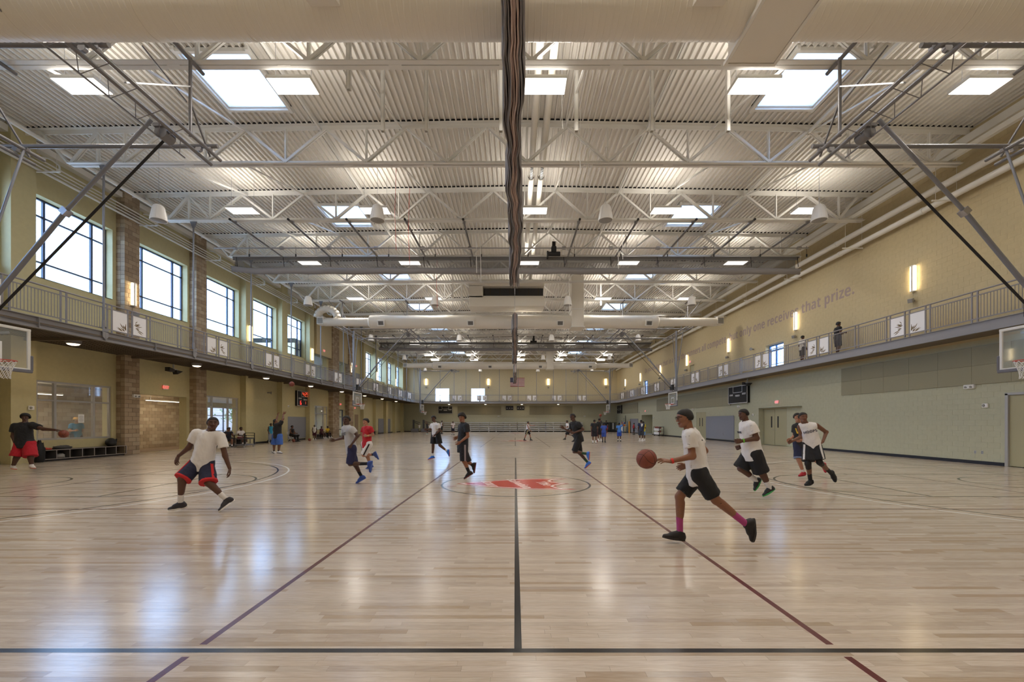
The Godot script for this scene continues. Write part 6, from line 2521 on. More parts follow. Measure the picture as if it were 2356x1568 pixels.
# a head of height 0.235 about its middle, looking along +z
func head_mesh(fine: bool) -> MB:
	var key := "head %s" % fine
	if meshes.has(key):
		return meshes[key]
	var c := 0.0048 if fine else 0.011
	var fd := Field.new(Vector3(-0.1, -0.15, -0.12), Vector3(0.1, 0.14, 0.13), c)
	fd.cap(Vector3(0, 0.03, -0.022), Vector3(0, 0.032, 0.012), 0.084, 0.08, 0.02)
	fd.cap(Vector3(0, 0.0, 0.0), Vector3(0, -0.06, 0.03), 0.068, 0.046, 0.03)
	fd.cap(Vector3(-0.02, -0.098, 0.055), Vector3(0.02, -0.098, 0.055), 0.024, 0.024, 0.03)
	for s in [-1.0, 1.0]:
		fd.cap(Vector3(s * 0.055, -0.05, -0.005), Vector3(s * 0.026, -0.096, 0.05), 0.02, 0.018, 0.03)
		fd.cap(Vector3(s * 0.05, -0.012, 0.045), Vector3(s * 0.036, -0.03, 0.065), 0.02, 0.016, 0.03)
		fd.cap(Vector3(s * 0.045, 0.03, 0.07), Vector3(s * 0.015, 0.026, 0.084), 0.009, 0.01, 0.015)
		fd.cap(Vector3(s * 0.032, 0.008, 0.1), Vector3(s * 0.034, 0.008, 0.1), 0.019, 0.019, 0.01, [], Vector3.ZERO, 1.0, true)
		if fine:
			fd.cap(Vector3(s * 0.032, 0.008, 0.068), Vector3(s * 0.033, 0.008, 0.068), 0.0145, 0.0145, 0.004)
		fd.cap(Vector3(s * 0.079, 0.02, -0.012), Vector3(s * 0.077, -0.025, -0.002), 0.018, 0.011, 0.008, [], Vector3(s, 0, 0.35).normalized(), 0.4)
		fd.cap(Vector3(s * 0.011, -0.033, 0.092), Vector3(s * 0.013, -0.033, 0.09), 0.009, 0.009, 0.008)
	fd.cap(Vector3(0, 0.015, 0.084), Vector3(0, -0.028, 0.104), 0.009, 0.012, 0.012)
	fd.cap(Vector3(-0.016, -0.062, 0.086), Vector3(0.016, -0.062, 0.086), 0.008, 0.008, 0.008)
	fd.cap(Vector3(-0.014, -0.076, 0.084), Vector3(0.014, -0.076, 0.084), 0.009, 0.009, 0.008)
	fd.cap(Vector3(0, -0.07, -0.025), Vector3(0, -0.14, -0.03), 0.05, 0.052, 0.03)
	var mb := MB.new()
	fd.net(mb)
	for i in mb.v.size():
		var p := mb.v[i]
		var col := Color(1, 1, 1)
		if p.z > 0.05 and absf(p.x) < 0.03 and p.y < -0.053 and p.y > -0.086:
			col = Color(0.78, 0.5, 0.48)
		if p.z > 0.06 and p.y > 0.026 and p.y < 0.037 and absf(p.x) > 0.013 and absf(p.x) < 0.052:
			col = Color(0.2, 0.16, 0.14)
		if fine and p.z > 0.072:
			for s in [-1.0, 1.0]:
				var r := Vector2(p.x - s * 0.0325, p.y - 0.008)
				if absf(r.y) < 0.0062 and absf(r.x) < 0.0125:
					col = Color(0.05, 0.04, 0.04) if r.length() < 0.006 else Color(1.5, 1.5, 1.5)
		elif not fine and p.z > 0.06 and absf(p.y - 0.008) < 0.008 and absf(absf(p.x) - 0.0325) < 0.012:
			col = Color(0.3, 0.25, 0.25)
		mb.c[i] = col
	meshes[key] = mb
	return mb

func hair_mesh(style: String, fine: bool) -> MB:
	var key := "hair %s %s" % [style, fine]
	if meshes.has(key):
		return meshes[key]
	var c := 0.007 if fine else 0.012
	var t: float = {"crop": 0.005, "short": 0.012, "curly": 0.024, "afro": 0.04, "high": 0.03}[style]
	var fd := Field.new(Vector3(-0.14, -0.1, -0.16), Vector3(0.14, 0.2, 0.14), c)
	var cut := [Vector3(0, 0.045, 0.06), Vector3(0, -0.86, 0.5).normalized()]
	if style == "curly" or style == "high":
		cut = [Vector3(0, 0.05, 0.07), Vector3(0, -0.9, 0.43).normalized()]
	fd.cap(Vector3(0, 0.03, -0.022), Vector3(0, 0.032, 0.012), 0.084 + t, 0.08 + t, 0.01, cut)
	if style == "high":
		fd.cap(Vector3(-0.03, 0.09, 0.02), Vector3(0.03, 0.1, 0.0), 0.06, 0.06, 0.03, cut)
	# a lower patch at the nape and temples
	fd.cap(Vector3(-0.05, 0.0, -0.05), Vector3(0.05, 0.0, -0.05), 0.045 + t * 0.6, 0.045 + t * 0.6, 0.03, [Vector3(0, -0.035, 0), Vector3(0, -1, 0), Vector3(0, 0, -0.015), Vector3(0, 0, 1)])
	var mb := MB.new()
	var fn := FastNoiseLite.new()
	fn.seed = 2
	fn.frequency = 55.0
	fd.net(mb, 0.006 if style != "crop" else 0.001, fn)
	meshes[key] = mb
	return mb

# right hand: wrist at the origin, fingers along -y, palm towards +z, thumb towards -x
func hand_mesh(pose: String, fine: bool) -> MB:
	var key := "hand %s %s" % [pose, fine]
	if meshes.has(key):
		return meshes[key]
	var c := 0.0042 if fine else 0.0095
	var fd := Field.new(Vector3(-0.085, -0.21, -0.05), Vector3(0.07, 0.03, 0.1), c)
	var curl: float = {"relaxed": 0.42, "open": 0.1, "fist": 1.25, "hold": 0.3}[pose]
	fd.cap(Vector3(0, 0.02, 0), Vector3(0, -0.02, 0), 0.026, 0.026, 0.015, [], Vector3(0, 0, 1), 0.75)
	fd.cap(Vector3(-0.02, -0.03, 0.0), Vector3(-0.026, -0.085, 0.0), 0.021, 0.016, 0.012, [], Vector3(0, 0, 1), 0.7)
	fd.cap(Vector3(0.016, -0.03, 0.0), Vector3(0.024, -0.08, 0.0), 0.02, 0.015, 0.012, [], Vector3(0, 0, 1), 0.7)
	fd.cap(Vector3(0, -0.03, 0.0), Vector3(0, -0.08, 0.0), 0.022, 0.018, 0.012, [], Vector3(0, 0, 1), 0.7)
	var spread: float = {"relaxed": 0.05, "open": 0.16, "fist": 0.0, "hold": 0.2}[pose]
	for i in 4:
		var x := -0.03 + i * 0.0195
		var l: float = [0.074, 0.084, 0.078, 0.06][i]
		var p := Vector3(x, -0.083 + absf(i - 1.2) * 0.004, 0)
		var a := curl * 0.7 + i * 0.05
		var sp := (i - 1.4) * spread
		var r := 0.0092 if i < 3 else 0.0078
		for s in 3:
			var seg: float = l * [0.45, 0.31, 0.24][s]
			var q := p + Vector3(sin(sp) * cos(a), -cos(a) * cos(sp), sin(a)) * seg
			fd.cap(p, q, r, r - 0.0009, 0.004)
			p = q
			r -= 0.0008
			a += curl * (0.95 if s == 0 else 0.7)
	var t0 := Vector3(-0.02, -0.028, 0.006)
	var t1 := Vector3(-0.048, -0.056, 0.02) if pose != "fist" else Vector3(-0.034, -0.06, 0.03)
	var t2 := t1 + (Vector3(-0.012, -0.03, 0.012) if pose != "fist" else Vector3(0.02, -0.016, 0.018))
	var t3 := t2 + (Vector3(-0.002, -0.024, 0.008) if pose != "fist" else Vector3(0.022, -0.004, 0.004))
	fd.cap(t0, t1, 0.016, 0.0115, 0.01)
	fd.cap(t1, t2, 0.0108, 0.0098, 0.004)
	fd.cap(t2, t3, 0.0098, 0.0085, 0.004)
	var mb := MB.new()
	fd.net(mb)
	meshes[key] = mb
	return mb

const JOINTS := ["head", "neck", "shL", "elL", "wrL", "haL", "shR", "elR", "wrR", "haR", "hipL", "knL", "anL", "toL", "hipR", "knR", "anR", "toR"]
const UP_OF := {"elL": "shL", "wrL": "elL", "haL": "wrL", "elR": "shR", "wrR": "elR", "haR": "wrR", "knL": "hipL", "anL": "knL", "toL": "anL", "knR": "hipR", "anR": "knR", "toR": "anR"}

func ang(f: float) -> Vector3:     # 0 faces the camera, 90 the right of the picture
	var r := deg_to_rad(f)
	return Vector3(sin(r), 0, cos(r))

# the spec's joints, as [x, y, towards the camera], become points in the hall
func pose_from(spec: Dictionary) -> Dictionary:
	var j := {}
	var zo := {}
	var d: float = spec.d
	var o: Vector2 = spec.o
	var s: float = spec.s
	var fw := ang(spec.face)
	var left := Vector3(fw.z, 0, -fw.x)
	var h: float = spec.get("h", 1.75)
	for i in JOINTS.size():
		var q: Array = spec.pts[i]
		var k: String = JOINTS[i]
		var z := 0.0
		if k.begins_with("sh"):
			z = left.z * 0.19 * h / 1.75 * (1.0 if k == "shL" else -1.0)
		elif k.begins_with("hip"):
			z = left.z * 0.09 * h / 1.75 * (1.0 if k == "hipL" else -1.0)
		elif UP_OF.has(k):
			z = zo[UP_OF[k]]
		if q.size() > 2:
			z += q[2]
		zo[k] = z
		j[k] = px(o.x + q[0] / s, o.y + q[1] / s, d - z)
	j.facing = fw
	j.head_facing = ang(spec.get("look", spec.face))
	j.tilt = spec.get("tilt", 0.0)
	return j

# a plain standing, walking or sitting figure for the people farther off
func pose_plain(at: Vector3, face: float, h: float, kind: String, arms: String, ph := 0.0) -> Dictionary:
	var k := h / 1.75
	var fw := ang(face)
	var lf := Vector3(fw.z, 0, -fw.x)
	var j := {}
	var hip := at + Vector3(0, 0.93 * k, 0)
	var lean := fw * 0.02
	if kind == "sit":
		hip = at + Vector3(0, 0.47, 0)
	elif kind == "run":
		hip = at + Vector3(0, 0.88 * k, 0)
		lean = fw * 0.12
	var neck := hip + Vector3(0, 0.55 * k, 0) + lean * k
	if kind == "sit":
		neck = hip + Vector3(0, 0.54 * k, 0) + fw * 0.05
	j.neck = neck
	j.head = neck + Vector3(0, 0.16 * k, 0) + fw * 0.03
	for s in ["L", "R"]:
		var e := 1.0 if s == "L" else -1.0
		var sw := e * (1.0 if ph >= 0.0 else -1.0)
		var sh := neck + lf * (0.185 * k * e) + Vector3(0, -0.06 * k, 0)
		j["sh" + s] = sh
		var el := sh + Vector3(0, -0.28 * k, 0) + lf * (0.05 * e * k) - fw * (0.02 + 0.12 * ph * e) * k
		var wr := el + Vector3(0, -0.22 * k, 0) + fw * (0.1 - 0.1 * ph * e) * k
		if arms == "bent" or (arms == "shoot1" and s == "L"):
			wr = el + Vector3(0, 0.02, 0) + fw * 0.22 * k - lf * 0.06 * e
		elif arms == "up" or (arms == "shoot1" and s == "R"):
			el = sh + Vector3(0, 0.2 * k, 0) + fw * 0.16 * k + lf * 0.05 * e
			wr = el + Vector3(0, 0.23 * k, 0) + fw * 0.02
		elif arms == "point" and s == "L":
			el = sh + lf * 0.02 + fw * 0.26 * k + Vector3(0, -0.04, 0)
			wr = el + fw * 0.25 * k
		elif arms == "lap":
			el = sh + Vector3(0, -0.25 * k, 0) + fw * 0.06 + lf * 0.04 * e
			wr = el + fw * 0.22 * k + Vector3(0, -0.05, 0) - lf * 0.05 * e
		elif arms == "reach":
			el = sh + fw * 0.24 * k + Vector3(0, -0.14, 0)
			wr = el + fw * 0.24 * k + Vector3(0, 0.02, 0)
		j["el" + s] = el
		j["wr" + s] = wr
		j["ha" + s] = wr + (wr - el).normalized() * 0.1 * k
		var hp := hip + lf * (0.09 * k * e)
		j["hip" + s] = hp
		var kn := hp + Vector3(0, -0.43 * k, 0) + fw * (0.03 + 0.2 * ph * e) * k + lf * 0.02 * e
		var an := kn + Vector3(0, -0.42 * k, 0) + fw * (-0.04 + 0.12 * ph * e) * k
		if kind == "sit":
			kn = hp + fw * 0.42 * k + lf * 0.06 * e + Vector3(0, 0.02, 0)
			an = kn + Vector3(0, -0.4 * k, 0) + fw * 0.05
			an.y = 0.09
		elif kind == "run" and ph * e < 0.0:
			kn = hp + Vector3(0, -0.42 * k, 0) + fw * 0.05 * k
			an = kn + Vector3(0, -0.1 * k, 0) - fw * 0.38 * k
		elif kind != "run":
			an.y = 0.09 * k
		if kind == "run" and ph * e >= 0.0:
			an.y = 0.09 * k
			an += fw * 0.05
		j["kn" + s] = kn
		j["an" + s] = an
		var toe := an + fw * 0.18 * k + Vector3(0, -0.065 * k, 0) + lf * 0.03 * e
		if kind == "run" and ph * e < 0.0:
			toe = an - Vector3(0, 0.16, 0) - fw * 0.08
		j["to" + s] = toe
	j.facing = fw
	j.head_facing = fw
	j.tilt = 0.0
	return j

func cloth(key: String, c: Color, rough := 0.85) -> StandardMaterial3D:
	if not M.has(key):
		var m := m3(key, c, rough)
		m.rim_enabled = true
		m.rim = 0.25
	return M[key]

func skin(c: Color) -> StandardMaterial3D:
	var key := "skin %s" % c
	if not M.has(key):
		var m := m3(key, c, 0.5)
		m.vertex_color_use_as_albedo = true
	return M[key]

# look: tee, tee_c, sleeve, shorts_c, length (of thigh), sock_c, sock (of shin), shoe_c, sole_c, skin, hair, wide
func person(label: String, j: Dictionary, look: Dictionary, fine: bool, group := "") -> Node3D:
	var h: float = look.get("h", 1.75)
	var k := h / 1.75
	var wide: float = look.get("wide", 1.0)
	var mid: Vector3 = (j.hipL + j.hipR) / 2
	var o := thing("person", label, "person", Vector3(mid.x, 0, mid.z), 0.0, group)
	var off := -o.position
	var P0 := {}
	for q in JOINTS:
		P0[q] = j[q] + off
	var fw: Vector3 = j.facing
	var hip: Vector3 = (P0.hipL + P0.hipR) / 2
	var chest: Vector3 = (P0.shL + P0.shR) / 2
	var spine: Vector3 = (P0.neck - hip).normalized()
	var across: Vector3 = (P0.shL - P0.shR)
	across = (across - spine * across.dot(spine)).normalized()
	var front := across.cross(spine).normalized()
	if front.dot(fw) < 0.0:
		front = -front
	var lo: Vector3 = P0.head
	var hi: Vector3 = P0.head
	for q in JOINTS:
		lo = lo.min(P0[q]); hi = hi.max(P0[q])
	var c := (0.0125 if fine else 0.024) * k
	var pad := Vector3(0.16, 0.12, 0.16) * wide
	# skin: one continuous surface from neck to ankles, then head and hands joined to it
	var fd := Field.new(lo - pad, hi + pad, c)
	var hb: Vector3 = P0.head - j.head_facing * 0.02 - spine * 0.05
	fd.cap(P0.neck - spine * 0.05, hb, 0.058 * k * sqrt(wide), 0.055 * k, 0.03)
	fd.cap(hip + spine * 0.04, chest - spine * 0.06, 0.12 * k * wide, 0.125 * k * wide, 0.05, [], front, 0.78)
	fd.cap(P0.shL - across * 0.05 * k, P0.shR + across * 0.05 * k, 0.062 * k, 0.062 * k, 0.05)
	fd.cap(P0.hipL, P0.hipR, 0.1 * k * wide, 0.1 * k * wide, 0.05)
	var aw := 1.0 + (wide - 1.0) * 0.8
	for s in ["L", "R"]:
		fd.cap(P0["sh" + s], P0["el" + s], 0.05 * k * aw, 0.041 * k * aw, 0.03)
		fd.cap(P0["el" + s], P0["wr" + s], 0.042 * k * aw, 0.027 * k * aw, 0.025)
		fd.cap(P0["hip" + s], P0["kn" + s], 0.088 * k * wide, 0.058 * k * aw, 0.03)
		var kn: Vector3 = P0["kn" + s]
		var an: Vector3 = P0["an" + s]
		fd.cap(kn, an, 0.054 * k * aw, 0.036 * k * aw, 0.02)
		var back: Vector3 = -(P0["to" + s] - an).normalized()
		fd.cap(kn.lerp(an, 0.18) + back * 0.018 * k, kn.lerp(an, 0.5) + back * 0.014 * k, 0.05 * k * aw, 0.036 * k * aw, 0.03)
	var body := MB.new()
	body.colored = true
	fd.net(body)
	var hz: Vector3 = j.head_facing
	var hy := (Vector3.UP + hz * sin(j.tilt) * -1.0).normalized()
	hy = ((P0.head - P0.neck).normalized() * 0.5 + hy).normalized()
	var hx := hy.cross(hz).normalized()
	hz = hx.cross(hy)
	var ht := Transform3D(Basis(hx, hy, hz) * (0.93 * k * look.get("big_head", 1.0)), P0.head)
	body.add(head_mesh(fine), ht)
	for s in ["L", "R"]:
		var dir: Vector3 = (P0["ha" + s] - P0["wr" + s]).normalized()
		var e := 1.0 if s == "L" else -1.0
		var palm: Vector3 = (look.get("palm" + s, across * (-e) + front * 0.3) as Vector3)
		var by := -dir
		var bz := (palm - by * palm.dot(by)).normalized()
		var bx := by.cross(bz)
		var b := Basis(bx, by, bz)
		if s == "L":
			b = b * Basis(Vector3(-1, 0, 0), Vector3(0, 1, 0), Vector3(0, 0, 1))
		body.add(hand_mesh(look.get("hand" + s, "relaxed"), fine), Transform3D(b * (k * aw), P0["wr" + s]))
	part("body", body, skin(look.skin), o)
	if look.get("hair", "short") != "none":
		var hm := MB.new()
		hm.add(hair_mesh(look.get("hair", "short"), fine), ht)
		part("hair", hm, cloth("hair_black", look.get("hair_c", rgb(24, 20, 19)), 0.7), o)
	var fn := FastNoiseLite.new()
	fn.seed = 31
	fn.frequency = 7.0
	# shirt
	var tc: Color = look.tee_c
	var sl: float = look.get("sleeve", 0.6)
	var hem: Vector3 = hip - spine * (0.10 * k * look.get("tee_long", 1.0))
	fd = Field.new(lo - pad - Vector3(0.08, 0, 0.08), hi + pad, c)
	var tw := wide * 1.06
	fd.cap(hip - spine * 0.12 * k, chest - spine * 0.1 * k, 0.158 * k * tw, 0.147 * k * tw, 0.06, [], front, 0.84)
	fd.cap(P0.hipL + spine * 0.03 * k, P0.hipR + spine * 0.03 * k, 0.108 * k * wide, 0.108 * k * wide, 0.05)
	fd.cap(P0.shL - across * 0.04 * k, P0.shR + across * 0.04 * k, 0.078 * k, 0.078 * k, 0.06)
	fd.cap(P0.neck - spine * 0.05 * k, P0.neck - spine * 0.02 * k, 0.085 * k, 0.075 * k, 0.05)
	for s in ["L", "R"]:
		if sl > 0.05:
			var e: Vector3 = P0["sh" + s].lerp(P0["el" + s], sl)
			var d: Vector3 = (P0["el" + s] - P0["sh" + s]).normalized()
			fd.cap(P0["sh" + s], e + d * 0.08, 0.075 * k * aw, 0.083 * k * aw, 0.035, [e, d])
	fd.clip(hem, -spine)
	fd.cap(P0.neck + spine * 0.06 * k, P0.neck + spine * 0.09 * k + front * 0.02, 0.088 * k, 0.095 * k, 0.01, [], Vector3.ZERO, 1.0, true)
	if sl <= 0.05:
		for s in ["L", "R"]:
			var e := 1.0 if s == "L" else -1.0
			fd.cap(P0["sh" + s] + across * e * 0.07 * k, P0["sh" + s] + across * e * 0.06 * k - spine * 0.12 * k, 0.085 * k, 0.08 * k, 0.01, [], Vector3.ZERO, 1.0, true)
	var tm := MB.new()
	fd.net(tm, 0.016 * k, fn)
	renormal(tm)
	var tee := part("shirt", tm, cloth("cloth %s" % tc, tc), o)
	if look.has("print"):
		var pm := part("shirt_print", text(look.print, look.get("print_s", 0.05), 0.004, "Droid Sans", 700), cloth("cloth %s" % look.print_c, look.print_c), tee)
		var cc: Vector3 = chest - spine * 0.11 * k + front * (0.147 * k * tw * 0.84 + 0.012)
		pm.transform = Transform3D(Basis(across, spine, front) if across.cross(spine).dot(front) > 0.0 else Basis(-across, spine, front), cc)
	if look.has("back_mark"):
		var bm := MB.new()
		var cc: Vector3 = chest - spine * 0.1 * k - front * (0.15 * k * tw * 0.84 + 0.008)
		bm.prism(PackedVector2Array([Vector2(-0.1, 0.12), Vector2(0.1, 0.12), Vector2(0.1, 0.08), Vector2(0.09, -0.02), Vector2(0.0, -0.16), Vector2(-0.07, -0.02), Vector2(-0.03, 0.07), Vector2(-0.1, 0.09)]), 0.006, Transform3D(Basis(-across, spine, -front), cc))
		part("shirt_print", bm, cloth("cloth %s" % look.back_mark, look.back_mark), tee)
	# shorts or trousers
	var sc: Color = look.shorts_c
	var ln: float = look.get("length", 1.0)
	fd = Field.new(lo - pad - Vector3(0.05, 0, 0.05), hi + pad, c)
	var cuts := {}
	fd.cap(P0.hipL + spine * 0.05 * k, P0.hipR + spine * 0.05 * k, 0.112 * k * wide, 0.112 * k * wide, 0.05)
	for s in ["L", "R"]:
		var a: Vector3 = P0["hip" + s]
		var b: Vector3 = P0["kn" + s]
		var d := (b - a).normalized()
		var e := a + (b - a) * minf(ln, 1.0)
		cuts[s] = [e, d]
		fd.cap(a, e + d * 0.06, 0.115 * k * wide, look.get("flare", 0.105) * k * wide, 0.03, [e, d] if ln <= 1.0 else [])
		if ln > 1.0:
			fd.cap(b, b.lerp(P0["an" + s], minf(1.0, ln - 1.0)), 0.085 * k * wide, 0.07 * k, 0.03)
	fd.clip(hip + spine * 0.12 * k, spine)
	var sm := MB.new()
	sm.colored = true
	fd.net(sm, 0.013 * k, fn)
	renormal(sm)
	for i in sm.v.size():
		sm.c[i] = Color.WHITE
	var shorts := part("shorts" if ln <= 1.0 else "trousers", sm, cloth("cloth %s" % sc, sc), o)
	# stripe down the side and band along the hem
	for s in ["L", "R"]:
		var e := 1.0 if s == "L" else -1.0
		var a: Vector3 = P0["hip" + s]
		var b: Vector3 = cuts[s][0]
		if look.has("stripe_c"):
			var st := MB.new()
			var n := 9
			var sd := across * e
			var dd := (b - a).normalized()
			sd = (sd - dd * sd.dot(dd)).normalized()
			sd = (sd + front * look.get("stripe_turn", 0.3)).normalized()
			sd = (sd - dd * sd.dot(dd)).normalized()
			var t := dd.cross(sd) * 0.022 * k
			for q in n:
				var p0 := a.lerp(b, lerpf(-0.15, 0.99, float(q) / n)) + sd * (0.126 * k * wide)
				var p1 := a.lerp(b, lerpf(-0.15, 0.99, float(q + 1) / n)) + sd * (0.126 * k * wide)
				st.quad(p0 - t, p0 + t, p1 + t, p1 - t, sd)
				st.quad(p0 - t, p0 - t - sd * 0.03, p1 - t - sd * 0.03, p1 - t, -t.normalized())
				st.quad(p0 + t, p0 + t - sd * 0.03, p1 + t - sd * 0.03, p1 + t, t.normalized())
			part("stripe", st, cloth("cloth %s" % look.stripe_c, look.stripe_c), shorts)
		if look.has("hem_c"):
			var hd := Field.new((b - Vector3(0.2, 0.2, 0.2) * wide), (b + Vector3(0.2, 0.2, 0.2) * wide), c)
			var d: Vector3 = cuts[s][1]
			hd.cap(a, b + d * 0.06, 0.12 * k * wide, look.get("flare", 0.105) * k * wide + 0.007, 0.02, [b + d * 0.004, d, b - d * 0.035 * k, -d])
			var hmb := MB.new()
			hd.net(hmb, 0.01 * k, fn)
			part("hem_band", hmb, cloth("cloth %s" % look.hem_c, look.hem_c), shorts)
	for s in ["L", "R"]:
		var an: Vector3 = P0["an" + s]
		var kn: Vector3 = P0["kn" + s]
		var sk: float = look.get("sock", 0.3)
		if sk > 0.0 and ln < 1.9:
			var sd := Field.new(an.min(kn) - Vector3(0.1, 0.1, 0.1), an.max(kn) + Vector3(0.1, 0.1, 0.1), c * 0.8)
			var top := an.lerp(kn, sk)
			var up := (kn - an).normalized()
			sd.cap(an - up * 0.02, top + up * 0.05, 0.04 * k * aw, 0.046 * k * aw, 0.01, [top, up])
			var sb := MB.new()
			sd.net(sb, 0.003, fn)
			part("sock", sb, cloth("cloth %s" % look.sock_c, look.sock_c), o)
		if look.get("knee", false):
			var sd := Field.new(kn - Vector3(0.2, 0.2, 0.2), kn + Vector3(0.2, 0.2, 0.2), c * 0.8)
			var u0: Vector3 = (P0["hip" + s] - kn).normalized()
			var u1 := (an - kn).normalized()
			sd.cap(kn + u0 * 0.1, kn, 0.066 * k, 0.063 * k, 0.02)
			sd.cap(kn, kn + u1 * 0.1, 0.063 * k, 0.058 * k, 0.02)
			var sb := MB.new()
			sd.net(sb, 0.003, fn)
			part("knee_sleeve", sb, cloth("hair_black", rgb(24, 20, 19)), o)
		# shoe in the frame of the foot
		var u: Vector3 = (P0["to" + s] - an).normalized()
		var w := (kn - an) - u * (kn - an).dot(u)
		w = w.normalized() if w.length() > 0.02 else Vector3.UP
		var ax := (u * 0.944 + w * 0.33).normalized()
		var up2 := (w * 0.944 - u * 0.33).normalized()
		var sd2 := ax.cross(up2)
		var fs: float = k * 1.03 * look.get("foot", 1.0)
		var org := an - up2 * 0.092 * k
		var bs: Basis = Basis(sd2, up2, ax) * fs
		var tr := Transform3D(bs, org)
		var tr_key := "shoe %s" % fine
		if not meshes.has(tr_key):
			var c2 := 0.008 if fine else 0.016
			var f2 := Field.new(Vector3(-0.07, -0.01, -0.09), Vector3(0.07, 0.16, 0.23), c2)
			var flr := [Vector3(0, 0.02, 0), Vector3(0, -1, 0)]
			f2.cap(Vector3(0, 0.045, -0.035), Vector3(0.004, 0.04, 0.08), 0.045, 0.043, 0.02, flr)
			f2.cap(Vector3(0.004, 0.035, 0.08), Vector3(0.0, 0.022, 0.165), 0.047, 0.036, 0.02, flr, Vector3(0, 1, 0), 0.85)
			f2.cap(Vector3(0, 0.06, -0.02), Vector3(0, 0.118, -0.012), 0.05, 0.046, 0.02, [Vector3(0, 0.118, 0), Vector3(0, 1, -0.25).normalized()])
			f2.cap(Vector3(0, 0.08, 0.02), Vector3(0, 0.055, 0.09), 0.038, 0.034, 0.02)
			var m0 := MB.new()
			f2.net(m0)
			var m1 := MB.new()
			var ol := PackedVector2Array()
			for q in 26:
				var t := TAU * q / 26.0
				var zz := 0.062 + 0.143 * cos(t)
				var hw := (0.047 if zz > 0.06 else 0.041) + 0.006 * sin(zz * 18.0)
				ol.append(Vector2(hw * sin(t) * (1.0 + 0.25 * absf(sin(t)) * 0.0), zz))
			m1.prism(ol, 0.024, Transform3D(Basis(Vector3.RIGHT, Vector3.BACK, Vector3.DOWN), Vector3(0, 0.026, 0)))
			var m2 := MB.new()
			for q in 5:
				m2.bar(Vector3(-0.026, 0.098 - q * 0.011, 0.04 + q * 0.017), Vector3(0.026, 0.1 - q * 0.011, 0.046 + q * 0.017), 0.008, 0.006)
			meshes[tr_key] = [m0, m1, m2]
		var ms: Array = meshes[tr_key]
		var b0 := MB.new()
		b0.add(ms[0], tr)
		var shoe := part("shoe", b0, cloth("cloth %s" % look.shoe_c, look.shoe_c, 0.6), o)
		b0 = MB.new()
		b0.add(ms[1], tr)
		part("sole", b0, cloth("cloth %s" % look.sole_c, look.sole_c, 0.6), shoe)
		if fine:
			b0 = MB.new()
			b0.add(ms[2], tr)
			part("laces", b0, cloth("cloth %s" % look.get("lace_c", look.sole_c), look.get("lace_c", look.sole_c)), shoe)
	if look.has("band"):
		var wr: Vector3 = P0["wr" + look.band_s]
		var d: Vector3 = (P0["el" + look.band_s] - wr).normalized()
		var bb := MB.new()
		bb.tube(wr + d * 0.01, wr + d * 0.035, 0.033 * k * aw, 0.034 * k * aw, 16)
		part("wristband", bb, cloth("cloth %s" % look.band, look.band), o)
	if look.get("glasses", false):
		var g := MB.new()
		for e in [-1.0, 1.0]:
			g.bar(Vector3(e * 0.076, 0.02, -0.01), Vector3(e * 0.062, 0.016, 0.092), 0.004, 0.007)
			for q in 10:
				var a0 := TAU * q / 10.0
				var a1 := TAU * (q + 1) / 10.0
				g.tube(Vector3(e * 0.034 + cos(a0) * 0.024, 0.008 + sin(a0) * 0.018, 0.101), Vector3(e * 0.034 + cos(a1) * 0.024, 0.008 + sin(a1) * 0.018, 0.101), 0.0025, 0.0025, 5, false)
		g.bar(Vector3(-0.01, 0.012, 0.104), Vector3(0.01, 0.012, 0.104), 0.004, 0.004)
		var gg := MB.new()
		gg.add(g, ht)
		part("glasses", gg, M.black, o)
	return o

